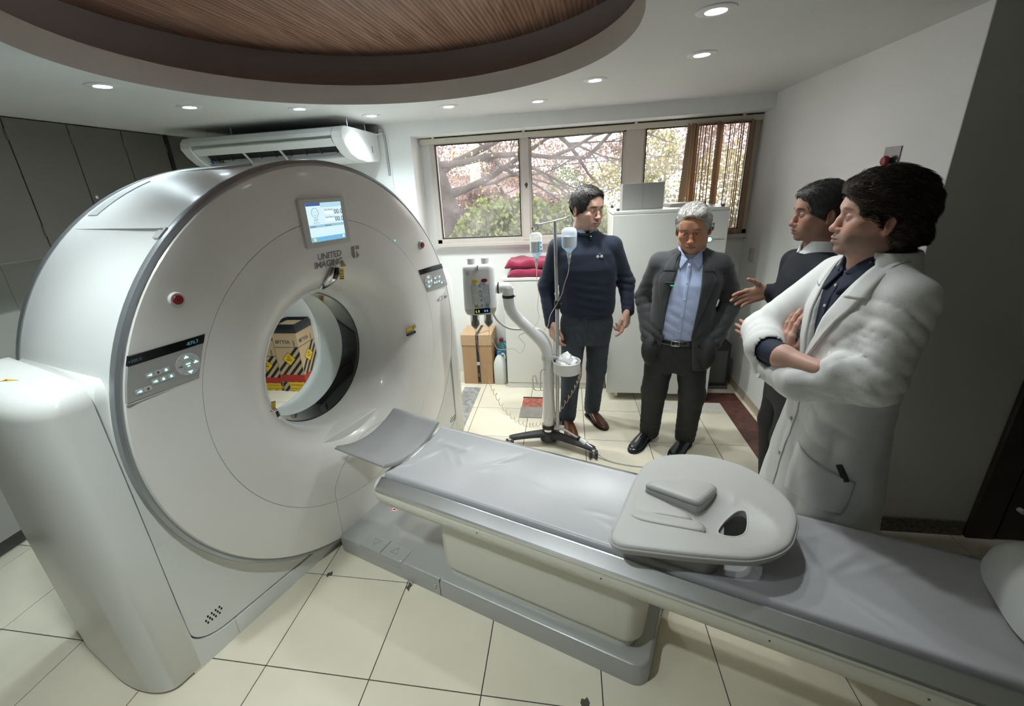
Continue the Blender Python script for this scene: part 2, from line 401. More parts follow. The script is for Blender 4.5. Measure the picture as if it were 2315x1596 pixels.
# ================================================================== CT SCANNER
RZ = math.radians(-19.4)
UV = Vector((math.sin(-RZ), math.cos(RZ), 0)); AV = Vector((math.cos(RZ), math.sin(RZ), 0))
GP = Vector((1.056, -.133, 0)) + UV * 1.07
ZB = .983
ct = thing('ct_scanner', 'large white CT scanner gantry with round bore and tilted control panels', 'CT scanner', GP, RZ)
FACE = mat('gantry_face_plastic', (.84, .82, .785), .24, coat=.3, var=.01)
BARREL = mat('gantry_barrel_plastic', (.80, .82, .81), .35, coat=.1)
O = (0, 0, ZB)
# barrel
MB().lathe([(.020, .93), (.020, .961), (-.30, .972), (-.69, .978), (-.69, .93)], O, 'x', 144).build('barrel', BARREL, ct, 40)
MB().lathe([(.018, .955), (.018, .966), (.032, .966), (.044, .962), (.050, .950), (.047, .940)], O, 'x', 144).build('front_rim', GREYTRIM, ct, 40)
MB().lathe([(-.685, .95), (-.685, .982), (-.735, .978), (-.75, .955), (-.75, .94)], O, 'x', 144).build('rear_rim', GREYTRIM, ct, 40)
MB().lathe([(.044, .946), (.056, .938), (.062, .905), (.067, .80), (.068, .7112), (.060, .7108)], O, 'x', 144).build('front_cover_outer', FACE, ct, 40)
MB().lathe([(.060, .7098), (.0685, .7093), (.071, .63), (.069, .57), (.060, .515), (.038, .462), (.0, .418), (-.05, .383), (-.10, .360), (-.15, .352), (-.222, .350)], O, 'x', 144).build('front_cover_inner', FACE, ct, 50)
MB().lathe([(.064, .70), (.064, .72)], O, 'x', 144).build('cover_seam', mat('cover_seam_grey', (.36, .36, .34), .7), ct)
MB().lathe([(-.222, .3515), (-.224, .346), (-.238, .343), (-.352, .343), (-.366, .346), (-.368, .3515)], O, 'x', 120).build('bore_window_ring', BLACKGL, ct, 40)
MB().lathe([(-.368, .350), (-.50, .352), (-.57, .362), (-.64, .395), (-.70, .46), (-.735, .56), (-.748, .70), (-.75, .945)], O, 'x', 120).build('bore_liner', mat('bore_liner_plastic', (.82, .83, .79), .35, coat=.2), ct, 50)
# thin seam across the barrel and the vent near the rear rim
def arc_strip(x0, x1, a0, a1, r, n=24):
    mb = MB(); R = []
    for k in range(n + 1):
        t = math.radians(a0 + (a1 - a0) * k / n)
        R.append([(x0, r * math.cos(t), ZB + r * math.sin(t)), (x1, r * math.cos(t), ZB + r * math.sin(t)), (x1, (r - .01) * math.cos(t), ZB + (r - .01) * math.sin(t)), (x0, (r - .01) * math.cos(t), ZB + (r - .01) * math.sin(t))])
    mb.rings(R); return mb
arc_strip(-.685, .016, 130.78, 130.92, .9772, 1).build('barrel_seam', mat('seam_grey', (.42, .43, .43), .6), ct)
vent = arc_strip(-.655, -.575, 111, 126.4, .9795).build('vent_panel', mat('vent_grey', (.48, .50, .50), .55, var=.12, vscale=160), ct)
arc_strip(-.665, -.035, 103.25, 103.37, .9772, 1).build('barrel_seam', _mats['seam_grey'], ct)
for x0 in (-.045,):
    arc_strip(x0 + .03, .026, 130.2, 133.0, .9715, 4).build('rim_clip', LGREY, ct, bevel=.001)
# pedestals and lower front
PLW = mat('pedestal_plastic', (.80, .81, .785), .35, coat=.1)
def tower(sgn, yi, yo, zt, rf, rr, x0=0.0, x1=-.72, fil=.075, zb=0.0):
    def outline(ins):
        P = []; Y = yo - ins; xf = x0 - ins; xr = x1 + ins
        P.append((xf, yi))
        if rf:
            for k in range(13):
                t = math.radians(90 * k / 12); P.append((xf - rf[0] + rf[0] * math.cos(t), Y - rf[1] + rf[1] * math.sin(t)))
            for k in range(11):
                t = math.radians(90 + 90 * k / 10); P.append((xr + rr[0] + rr[0] * math.cos(t), Y - rr[1] + rr[1] * math.sin(t)))
        else: P += [(xf, Y), (xr, Y)]
        P.append((xr, yi)); return P
    R = []
    for z, ins in [(zb, .012 if zb == 0 else 0), (zb + .012, .0), (max(zb + .02, zt * .5), -.006 if rf else 0), (zt - fil, .0)] + [(zt - fil + fil * math.sin(math.radians(a)), fil * (1 - math.cos(math.radians(a)))) for a in (15, 30, 45, 60, 75, 88)] + [(zt, fil * 1.02)]:
        R.append([(x, sgn * y, z) for x, y in outline(ins if rf else (ins if z > zt - fil else 0))])
    return MB().rings(R)
for s_ in (-1, 1):
    tower(s_, .972, 1.155, 1.285, (.27, .105), (.20, .10)).build('side_cover', PLW, ct, 50)
    tower(s_, .74, .9665, 1.280, 0, 0, -.004, -.70, .075, .6205).build('inner_cover', PLW, ct, 50)
    MB().box(-.66, -.03, *sorted((s_ * .95, s_ * .99)), .02, 1.2).build('cover_gap', DARK, ct)
# lower front panel with rounded lower corners, above the foot skirt
poly = [(-.9665, .62), (-.9665, .19)] + [(-.9665 + .14 - .14 * math.cos(math.radians(a)), .19 - .095 * math.sin(math.radians(a))) for a in range(10, 91, 10)]
poly += [(0, .062)]
poly = poly + [(-a, b) for a, b in poly[-2::-1]]
MB().prism(poly, -.25, -.004, 'yz').build('front_panel', PLW, ct, 30, bevel=.003)
sk = [(-.969, 0), (-.969, .19)] + [(-.969 + .14 - .14 * math.cos(math.radians(a)), .183 - .095 * math.sin(math.radians(a))) for a in range(10, 91, 10)]
sk = [(-1.0, 0), (-1.0, .35), (-.971, .35)] + sk[1:] + [(-.8095, .0865), (-.8095, 0)]
for s_ in (-1, 1):
    MB().prism([(s_ * a, b) for a, b in sk], -.2, -.0005, 'yz').build('foot_corner', PLW, ct, 30)
MB().prism([(-.808, 0), (-.808, .085), (0, .058), (.808, .085), (.808, 0)], -.2, -.0005, 'yz').build('foot_skirt', PLW, ct, 30)
MB().prism([(-.98, .0), (-.98, .5), (.98, .5), (.98, 0)], -.22, -.02, 'yz').build('panel_gap', DARK, ct)
MB().box(-.70, -.2, -1.0, 1.0, .004, .33).build('lower_body', PLW, ct)
# speaker grilles: slanted slots
for yc, zc in ((-.872, .185), (.93, .165)):
    mb = MB(); 
    for r in range(3):
        for c in range(5):
            if (r, c) in ((0, 0), (2, 4)): continue
            y0 = yc + (c - 2) * .016 + (r - 1) * .005; z0 = zc + (1 - r) * .014
            mb.prism(rrect(y0 - .0035, y0 + .0035, z0 - .005, z0 + .005, .003, 3), -.004, -.0028, 'yz')
    mb.build('speaker_grille', DARK, ct)
# panel lines that mark the lift-off cover where the table enters
def face_x(r):
    pr = [(.062, .905), (.067, .80), (.068, .7125), (.0685, .709), (.071, .63), (.069, .57), (.060, .515), (.038, .462), (.0, .418)]
    for (xa, ra), (xb, rb) in zip(pr, pr[1:]):
        if rb <= r <= ra: return xa + (xb - xa) * (ra - r) / (ra - rb)
    return .062 if r > .9 else 0
SEAM = mat('panel_seam_grey', (.38, .37, .35), .6)
def face_line(pts, r=.0008):
    P = catmull([(0, a, b) for a, b in pts], 8); path = []
    for p in P: path.append((face_x(math.hypot(p.y, p.z - ZB)) + .0004, p.y, p.z))
    MB().tube(path, r, 6).build('panel_seam', SEAM, ct)
face_line([(-.245, .325), (-.245, .25), (-.245, .15), (-.245, .075)])
face_line([(-.245, .32), (-.235, .40), (-.15, .48), (.0, .532), (.15, .55), (.24, .545)])
face_line([(.245, .325), (.245, .25), (.245, .15), (.245, .075)])
# display screen above the bore
def on_face(y, z, x=.068): return frame((x, y, z), (0, 1, 0), (0, 0, 1))
sb = MB().prism(rrect(-.130, .130, 1.578, 1.788, .012), .055, .079, 'yz').build('screen_bezel', mat('screen_bezel_grey', (.64, .63, .61), .35), ct, bevel=.003)
SCR = mat('screen_glow', (.35, .5, .55), .2, emit=(.62, .80, .86), estr=.62)
MB().box(.0788, .0796, -.098, .100, 1.604, 1.768).build('screen', SCR, sb)
def scr_rect(y0, y1, z0, z1, col, e, nm='screen_icon', d=.0799):
    MB().box(.0795, d, y0, y1, z0, z1).build(nm, mat('screen_%d_%d_%d' % tuple(int(c * 99) for c in col), col, .3, emit=col, estr=e), sb)
scr_rect(-.098, -.02, 1.756, 1.768, (.04, .10, .28), .6)
scr_rect(-.02, .100, 1.748, 1.768, (.40, .62, .74), .6)
scr_rect(-.098, .100, 1.604, 1.624, (.16, .42, .66), .6)
scr_rect(-.098, .100, 1.664, 1.676, (.30, .52, .62), .55)
scr_rect(.0, .05, 1.720, 1.729, (.86, .92, .94), .6); scr_rect(.0, .05, 1.688, 1.697, (.86, .92, .94), .6)
scr_rect(-.085, -.074, 1.608, 1.620, (.75, .78, .12), .6, d=.0802); scr_rect(.082, .092, 1.609, 1.620, (.85, .9, .95), .6, d=.0802)
SD = mat('screen_digit', (.02, .03, .04), .5)
for z in (1.716, 1.684): text('screen_text', '00.0', .030, SD, sb, on_face(.052, z, .0801), depth=.0002)
for t_, y, z, s_ in (('Scan Time (s)', .0, 1.734, .009), ('Scan Delay (s)', .0, 1.702, .009), ('Position', -.09, 1.667, .009), ('Direction', -.01, 1.667, .009)): text('screen_text', t_, s_, SD, sb, on_face(y, z, .0801), depth=.0002)
mb = MB()
P = [(.0801, -.055 + .018 * math.cos(t * PI / 12), 1.727 + .02 * math.sin(t * PI / 12)) for t in range(25)]; mb.tube(P, .0008, 5)
for a, b in (((-.062, 1.732), (-.060, 1.730)), ((-.050, 1.732), (-.048, 1.730)), ((-.06, 1.718), (-.05, 1.718)), ((-.068, 1.70), (-.042, 1.70)), ((-.066, 1.694), (-.044, 1.694)), ((-.062, 1.688), (-.070, 1.680)), ((-.055, 1.688), (-.055, 1.679)), ((-.048, 1.688), (-.040, 1.680))): mb.tube([(.0801, *a), (.0801, *b)], .0008, 5)
mb.build('screen_icon', mat('screen_icon_blue', (.25, .4, .5), .5), sb)
# maker's lettering and emblem
LOGO = mat('logo_grey', (.24, .24, .24), .5)
def on_slope(y, z, h=.04):
    xa = face_x(math.hypot(y, z - ZB)); xb = face_x(math.hypot(y, z + h - ZB)); return frame((xa + .0006, y, z), (0, 1, 0), (xb - xa, 0, h))
text('logo_lettering', 'UNITED', .040, LOGO, ct, on_slope(-.075, 1.523), bold=.0009)
text('logo_lettering', 'IMAGING', .040, LOGO, ct, on_slope(-.097, 1.487), bold=.0009)
def emblem(parent, M, s, m):
    mb = MB(); d = .0008
    def pp(poly): mb.prism([(a * s, b * s) for a, b in poly], 0, d, 'xy', M)
    q = [(math.cos(math.radians(a)), math.sin(math.radians(a))) for a in range(180, 271, 15)]
    pp([(-.5, .62), (-.08, .62), (-.08, -.5)] + [(-.08 + .42 * x * 1.0, -.08 + .42 * y) for x, y in q[::-1]])
    q2 = [(math.cos(math.radians(a)), math.sin(math.radians(a))) for a in range(270, 361, 15)]
    pp([(.08, .14), (.08, -.5)] + [(.08 + .42 * x, -.08 + .42 * y) for x, y in q2] + [(.5, .14)])
    pp([(.08, .62), (.24, .62), (.24, .28), (.08, .28)]); pp([(.32, .62), (.5, .62), (.5, .28), (.32, .28)])
    return mb.build('emblem', m, parent, 0)
emblem(ct, on_slope(.155, 1.505) @ Matrix.Translation((0, .018, 0)), .052, LOGO)
text('model_lettering', 'uCT', .040, mat('logo_light', (.36, .36, .36), .5), ct, on_slope(.785, 1.115) @ Matrix.Translation((0, 0, .0006)), bold=-.0002)
text('model_lettering', '780', .028, _mats['logo_light'], ct, on_slope(.865, 1.115) @ Matrix.Translation((0, 0, .0006)), bold=-.0002)
# laser windows and warning labels
mb = MB().tube([(.062, .018, 1.475), (.058, .012, 1.448), (.042, .006, 1.422), (.016, .0, 1.402), (-.012, -.004, 1.384), (-.03, -.006, 1.37)], [.026, .030, .030, .027, .020, .010], 14, flat=.5)
lw = mb.build('laser_housing', CHROME, ct)
MB().tube([(.073, .020, 1.474), (.0735, .014, 1.449), (.059, .008, 1.422)], [.013, .017, .014], 10, flat=.4).build('laser_window', BLACKGL, lw)
def tri(y, z, s, ang=0, x=.070):
    M = frame((x, y, z), (0, math.cos(ang), math.sin(ang)), (0, -math.sin(ang), math.cos(ang)))
    a = MB().prism([(-s, -s * .6), (s, -s * .6), (0, s * 1.1)], 0, .0006, 'xy', M).build('warning_triangle', PRINTB, ct, 0)
    MB().prism([(-s * .72, -s * .45), (s * .72, -s * .45), (0, s * .78)], 0, .0010, 'xy', M).build('triangle_fill', YELLOW, a, 0)
    MB().prism([(s * .2 * math.cos(k), s * .2 * math.sin(k) - s * .05) for k in [i * PI / 4 for i in range(8)]], 0, .0013, 'xy', M).build('triangle_mark', PRINTB, a, 0)
def rect_label(y, z, w, h, ang=0, x=.070):
    M = frame((x, y, z), (0, math.cos(ang), math.sin(ang)), (0, -math.sin(ang), math.cos(ang)))
    a = MB().prism([(-w, -h), (w, -h), (w, h), (-w, h)], 0, .0006, 'xy', M).build('warning_label', PRINTB, ct, 0)
    MB().prism([(-w * .86, -h * .82), (w * .86, -h * .82), (w * .86, h * .82), (-w * .86, h * .82)], 0, .0010, 'xy', M).build('label_fill', YELLOW, a, 0)
    mb = MB()
    for k in range(3): mb.box(-w * .7, w * (.7 - .2 * (k % 2)), h * (.45 - .5 * k) - h * .06, h * (.45 - .5 * k) + h * .06, .0010, .0012, M)
    mb.build('label_print', PRINT, a, 0)
tri(.072, 1.480, .016, -.05, .060); rect_label(.066, 1.436, .013, .028, -.12, .045)
rect_label(.480, 1.023, .031, .013, .02, .0705); tri(.530, 1.027, .016, 0, .0712)
MB().prism(rrect(.455, .535, .985, 1.000, .0074, 4), .062, .0722, 'yz').build('laser_window', BLACKGL, ct)
MB().prism(rrect(-.392, -.350, .862, .880, .0085, 4), -.02, .0, 'yz')
g2 = MB().tube([(-.008, -.398, .905), (-.012, -.392, .875), (-.02, -.385, .85)], [.012, .016, .012], 12, flat=.6).build('laser_housing', CHROME, ct)
MB().tube([(.0, -.396, .897), (-.003, -.391, .873)], [.007, .008], 10, flat=.6).build('laser_window', BLACKGL, g2)
tri(-.440, .925, .012, .2, .018); rect_label(-.405, .935, .010, .018, -.2, .002)
MB().ball((.068, .455, 1.545), .004).build('status_light', mat('green_led', (.1, .6, .2), .4, emit=(.1, 1, .3), estr=1.5), ct)
# emergency stops
for y in (-.683, .683):
    z = 1.49; xs = .0665
    e = MB().lathe([(-.004, .001), (-.004, .026), (.004, .025), (.009, .022), (.009, .0165)], (xs, y, z), 'x', 28).build('stop_button_ring', LGREY, ct)
    MB().lathe([(.004, .0168), (.012, .0165), (.015, .014), (.0145, .0005)], (xs, y, z), 'x', 24).build('stop_button', REDPL, e)
    MB().lathe([(.0148, .010), (.0155, .010), (.0155, .0085), (.0148, .0085)], (xs, y, z), 'x', 20).build('button_mark', mat('faded_red', (.5, .08, .09), .5), e)
# operator panels left and right
PANG = mat('operator_panel_grey', (.40, .395, .385), .4)
BTN = mat('button_grey', (.58, .585, .575), .4)
GLOW = mat('button_glow', (.3, .85, .9), .4, emit=(.30, .95, 1), estr=1.6)
for s_ in (-1, 1):
    def X(y, z): return .0640 if math.hypot(y, z - ZB) > .85 else .0665
    yin, yin2 = .636, .690
    rim = lambda z: math.sqrt(.940 ** 2 - (z - ZB) ** 2)
    poly = [(yin + .006, 1.318), (rim(1.318), 1.318), (rim(1.26), 1.26), (rim(1.202), 1.202), (yin2, 1.202)]
    pn = MB().prism([(s_ * a, b) for a, b in poly], .054, .0700, 'yz').build('operator_panel', PANG, ct, 0, bevel=.0012)
    poly = [(yin - .008, 1.349), (rim(1.349), 1.349), (rim(1.318), 1.318), (yin + .006, 1.318)]
    MB().prism([(s_ * a, b) for a, b in poly], .054, .0715, 'yz').build('panel_display', BLACKGL, pn, 0, bevel=.001)
    M0 = on_face(s_ * .90 if s_ < 0 else .66, 1.326, .0717)
    if s_ < 0:
        text('display_digits', '+000.5', .014, mat('dim_digits', (.05, .07, .08), .5, emit=(.08, .16, .2), estr=.25), pn, on_face(-.875, 1.327, .0717), depth=.0001)
        text('display_digits', '-870.7', .017, mat('dim_blue_digits', (.05, .1, .12), .5, emit=(.10, .3, .36), estr=.4), pn, on_face(-.70, 1.327, .0717), depth=.0001)
    # round pad
    yc = s_ * .712; zc = 1.262
    disc = MB().lathe([(.0, .0005), (.004, .0005), (.004, .038), (.002, .041), (.0, .041)], (.0695, yc, zc), 'x', 36).build('round_pad', BTN, pn, 30)
    MB().lathe([(.0041, .0190), (.0043, .0185), (.0043, .0180), (.0041, .0175)], (.0695, yc, zc), 'x', 28).build('pad_ring', SEAM, disc)
    for a in (45, 135, 225, 315):
        t = math.radians(a); MB().tube([(.0737, yc + .019 * math.cos(t), zc + .019 * math.sin(t)), (.0737, yc + .040 * math.cos(t), zc + .040 * math.sin(t))], .0006, 5).build('pad_seam', SEAM, disc)
    mb = MB()
    def ic(y, z, k=0):
        mb.box(.0735, .0742, yc + y - .007, yc + y + .007, zc + z - .0018, zc + z + .0018)
        if k: mb.prism([(yc + y - .004, zc + z + .002 * k), (yc + y + .004, zc + z + .002 * k), (yc + y, zc + z + .008 * k)], .0735, .0742, 'yz')
    ic(0, .026, 1); ic(0, -.026, -1); ic(0, .003); ic(.026, 0, 1)
    mb.box(.0735, .0742, yc - .004, yc + .004, zc - .007, zc - .004)
    mb.build('pad_icon', GLOW, disc, 0)
    MB().box(.0735, .0742, yc - .034, yc - .022, zc - .001, zc + .001).ball((.0738, yc - .024, zc), .003).build('pad_icon', PRINT, disc)
    # key rows
    def key(y, z, lit):
        k = MB().prism(rrect(y - .0115, y + .0115, z - .0085, z + .0085, .0025, 3), .0695, .0725, 'yz').build('panel_key', BTN, pn, 0, bevel=.0008)
        m2 = MB()
        if lit == 1: m2.box(.0725, .0730, y - .006, y + .001, z - .0013, z + .0013).prism(rrect(y - .001, y + .006, z - .0035, z + .0035, .003, 3), .0725, .0730, 'yz')
        else: m2.prism([(y - .0035, z - .004), (y + .0035, z - .004), (y + .0035, z + .001), (y, z + .005), (y - .0035, z + .001)], .0725, .0730, 'yz')
        m2.build('key_icon', GLOW if lit else PRINT, k, 0)
    for c in range(3):
        key(s_ * .80 + (c - 1) * .0245 + s_ * .006, 1.270, (1, 0, 2)[c]); key(s_ * .793 + (c - 1) * .0245 + s_ * .004, 1.243, (1, 2, 2)[c])
    key(s_ * .86 - .012, 1.228, 1); key(s_ * .86 + .0125, 1.228, 0)
    MB().prism([(s_ * (yin2 - .004), 1.2005), (s_ * (rim(1.2) + .0), 1.2005), (s_ * rim(1.196), 1.1965), (s_ * (yin2 - .002), 1.1965)], .06, .0685, 'yz').build('panel_lip', LGREY, ct, 0)
# sticker on the left pedestal top
M = frame((-.30, -1.06, 1.2855), (.9, .4, 0), (-.4, .9, 0))
MB().prism([(-.03, -.008), (.03, 0), (-.03, .012)], 0, .0008, 'xy', M).build('pedestal_sticker', YELLOW, ct, 0)
MB().prism([(-.022, -.004), (-.008, -.002), (-.022, .006)], 0, .0011, 'xy', M).build('pedestal_sticker_print', PRINTB, ct, 0)
# recessed grip on the outer side of the pedestal
MB().prism(rrect(-.56, -.50, .98, 1.10, .03, 6), -1.152, -1.1565, 'xz').build('side_grip', GREYPL, ct)

# ================================================================== PATIENT TABLE
tb = thing('patient_table', 'long grey CT patient table with cream column and silver side rails', 'patient table', GP, RZ)
TBG = mat('table_base_grey', (.45, .455, .445), .34, metal=.25, coat=.1)
PADG = mat('grey_table_fabric', (.47, .47, .49), .33, var=.03, vscale=5, bump=.05, bscale=9)
HEADG = mat('head_pad_fabric', (.34, .345, .345), .5, var=.03, bump=.02, bscale=300)
SILV = mat('polished_rail', (.66, .67, .68), .33, metal=1, var=.03, vscale=14)
def loft_rr(levels, r=.06, n=8):
    return [[(x, y, z) for x, y in rrect(x0, x1, y0, y1, rr, n)] for x0, x1, y0, y1, z, rr in levels]
MB().rings(loft_rr([(.02, 1.63, -.262, .262, 0, .06), (.02, 1.63, -.262, .262, .085, .06), (.023, 1.625, -.257, .257, .095, .058), (.03, 1.617, -.25, .25, .099, .055)])).build('base_plate', TBG, tb, 40)
MB().box(.7, .7015, -.2632, -.25, .004, .0995).build('base_seam', DARK, tb)
MB().ball((.675, -.2625, .055), .008).build('base_screw', CHROME, tb); MB().ball((1.629, .03, .06), .008).build('base_screw', CHROME, tb)
# foot pedal
pd = MB().prism(rrect(.195, .478, -.2635, -.172, .02), .055, .1035).build('pedal', TBG, tb, bevel=.004)
MB().box(.337, .339, -.262, -.175, .1030, .1045).build('pedal_split', DARK, pd)
for xc, d in ((.27, 1), (.405, -1)):
    MB().tube([(xc - .022, -.215 + .018 * d, .1036), (xc + .022, -.215 + .018 * d, .1036), (xc, -.215 - .02 * d, .1036), (xc - .022, -.215 + .018 * d, .1036)], .0010, 5).build('pedal_triangle', mat('pedal_line', (.2, .2, .2), .5), pd)
# prohibition sticker near the gantry
M = frame((.19, .02, .0993), (0, 1, 0), (-1, 0, 0))
a = MB().prism([(.022 * math.cos(t * PI / 12), .022 * math.sin(t * PI / 12)) for t in range(24)], 0, .0008, 'xy', M).build('base_sticker', mat('sticker_white', (.85, .85, .83), .5), tb, 0)
MB().tube([M @ Vector((.018 * math.cos(t * PI / 12), .018 * math.sin(t * PI / 12), .001)) for t in range(25)], .0018, 6).tube([M @ Vector((-.013, .013, .001)), M @ Vector((.013, -.013, .001))], .0016, 6).build('sticker_ring', mat('sticker_red', (.6, .03, .04), .5), a)
MB().ball(M @ Vector((0, 0, .001)), (.008, .006, .001)).build('sticker_figure', PRINTB, a)
# column
MB().rings(loft_rr([(.70, 1.565, -.205, .205, .09, .06), (.70, 1.565, -.205, .205, .135, .06), (.69, 1.58, -.218, .218, .150, .065), (.683, 1.588, -.222, .222, .165, .065), (.68, 1.59, -.224, .224, .46, .065)])).build('column', CREAMPL, tb, 40)
# table body
XE = 3.05
def prof_rings(prof, xs, scale=None):
    R = []
    for k, x in enumerate(xs): 
        sy, dz = (1, 0) if scale is None else scale[k]
        R.append([(x, y * sy, z + dz) for y, z in prof])
    return R
body = [(-.20, .435), (-.255, .440), (-.280, .458), (-.290, .49), (-.290, .53), (-.27, .55), (.27, .55), (.290, .53), (.290, .49), (.280, .458), (.255, .440), (.20, .435)]
xs = [.388, .392, .402, .43, .60, 1.3, 2.0, XE]; sc = [(.90, .035), (.94, .022), (.97, .010), (1, 0), (1, 0), (1, 0), (1, 0), (1, 0)]
R = []
for k, x in enumerate(xs):
    f = sc[k][0]; R.append([(x, y * f, .55 - (.55 - z) * (1 if k > 3 else (.55, .75, .9, 1)[k])) for y, z in body])
MB().rings(R).build('table_body', CREAMPL, tb, 50)
for x in (.95, 1.45, 1.95, 2.3): 
    MB().cyl((x, -.2895, .50), (x, -.2915, .50), .003, n=8).build('body_screw', PRINT, tb)
for s_ in (-1, 1):
    pr = [(.2925, .526), (.2945, .533), (.2935, .541), (.288, .547), (.243, .570), (.237, .570), (.235, .55), (.25, .526)]
    pts = [(s_ * y, z) for y, z in pr]
    R = [[(x, y * f, z + dz) for y, z in pts] for x, f, dz in ((.405, .955, -.012), (.415, .985, -.004), (.44, 1, 0), (1.2, 1, 0), (2.2, 1, 0), (XE, 1, 0))]
    MB().rings(R).build('side_rail', SILV, tb, 18)
    MB().box(.43, XE, *sorted((s_ * .22, s_ * .2365)), .54, .558).build('rail_groove', DARK, tb)
# end bow of the rail that wraps round the table nose
MB().box(.41, .44, -.235, .235, .54, .558).build('table_nose', SILV, tb, bevel=.008)
# mattress: shallow trough with creases
def trough(x, y, half, depth, z0): return z0 - depth * (1 - (abs(y) / half) ** 2)
rnd = random.Random(3)
cre = [(rnd.uniform(.5, 2.8), rnd.uniform(-.15, .15), rnd.uniform(-.8, .8), rnd.uniform(.03, .09), rnd.uniform(.0012, .004)) for _ in range(26)] + [(2.15 + .1 * k, .05 + .03 * (k % 3), .9 - .2 * k, .10, .006) for k in range(6)] + [(.47, .1, 1.2, .05, .005), (.50, .0, 1.1, .06, .005), (.46, -.12, .9, .05, .005)]
def mattress(name, x0, x1, half, depth, z0, th, m, nx, ny, wr=1.0, tilt=0.0, flare=0.0):
    top, bot = [], []
    for i in range(nx + 1):
        x = x0 + (x1 - x0) * i / nx; a, b = [], []
        for j in range(ny + 1):
            y = -half + 2 * half * j / ny
            z = trough(x, y, half, depth, z0) + tilt * (x1 - x)
            e = min(1, min(x - x0, x1 - x) / .012); ey = min(1, (half - abs(y)) / .014)
            rd = (1 - math.sqrt(max(0, 1 - (1 - max(0, e)) ** 2))) * .012 + (1 - math.sqrt(max(0, 1 - (1 - max(0, ey)) ** 2))) * .012
            w = 0
            for cx, cy, an, ln, am in cre:
                dx, dy = x - cx, y - cy; u = dx * math.cos(an) + dy * math.sin(an); v = -dx * math.sin(an) + dy * math.cos(an)
                if abs(u) < ln * 2.5 and abs(v) < .06: w += am * math.exp(-(u / ln) ** 2) * math.exp(-(v / .012) ** 2)
            a.append((x, y * (1 + flare * (x1 - x)), z - rd + w * wr)); b.append((x, y * (1 + flare * (x1 - x)), z - th))
        top.append(a); bot.append(b)
    mb = MB(); n = ny + 1; vs = [p for r in top for p in r] + [p for r in bot for p in r]; K = (nx + 1) * n; fs = []
    for i in range(nx):
        for j in range(ny):
            a = i * n + j; fs.append((a, a + 1, a + n + 1, a + n)); fs.append((K + a, K + a + n, K + a + n + 1, K + a + 1))
    for i in range(nx):
        for j in (0, ny): a = i * n + j; fs.append((a, a + n, K + a + n, K + a))
    for j in range(ny):
        for i in (0, nx): a = i * n + j; fs.append((a, a + 1, K + a + 1, K + a))
    return mb.add(vs, fs).build(name, m, tb, 60)
mattress('mattress', .425, 2.60, .229, .036, .593, .034, PADG, 260, 44)
mattress('foot_mattress', 2.604, XE - .05, .229, .036, .592, .034, mat('dark_table_fabric', (.06, .062, .065), .5, bump=.02, bscale=200), 30, 30, .3)
mattress('head_pad', .105, .421, .222, .062, .628, .022, HEADG, 40, 30, .12, .06, .0)
MB().box(.36, .46, -.12, .12, .515, .545).build('head_pad_bracket', GREYPL, tb, bevel=.004)
# ================================================================== PRONE CUSHION ON THE TABLE
CUSH = mat('grey_vinyl_cushion', (.50, .495, .48), .42, var=.02, vscale=4, bump=.02, bscale=220)
CUSHD = mat('cushion_piping', (.20, .205, .21), .5)
cu_ = thing('prone_cushion', 'grey D-shaped prone support cushion with a face hole lying on the table', 'support cushion', GP, RZ)
def smooth_poly(pts, k=5): return [(p.x, p.y) for p in catmull([(a, b, 0) for a, b in pts], k, True)]
out = smooth_poly([(1.474, -.262), (1.480, -.15), (1.487, .05), (1.508, .165), (1.55, .236), (1.63, .292), (1.73, .318), (1.85, .302), (1.945, .235), (2.0, .14), (2.016, .06), (2.006, -.012), (1.986, -.085), (1.948, -.142), (1.90, -.186), (1.85, -.214), (1.712, -.262), (1.58, -.300), (1.515, -.316), (1.482, -.304)], 6)
hole = smooth_poly([(1.785, -.108), (1.80, -.04), (1.835, .022), (1.865, .03), (1.872, -.02), (1.862, -.075), (1.83, -.108)], 6)
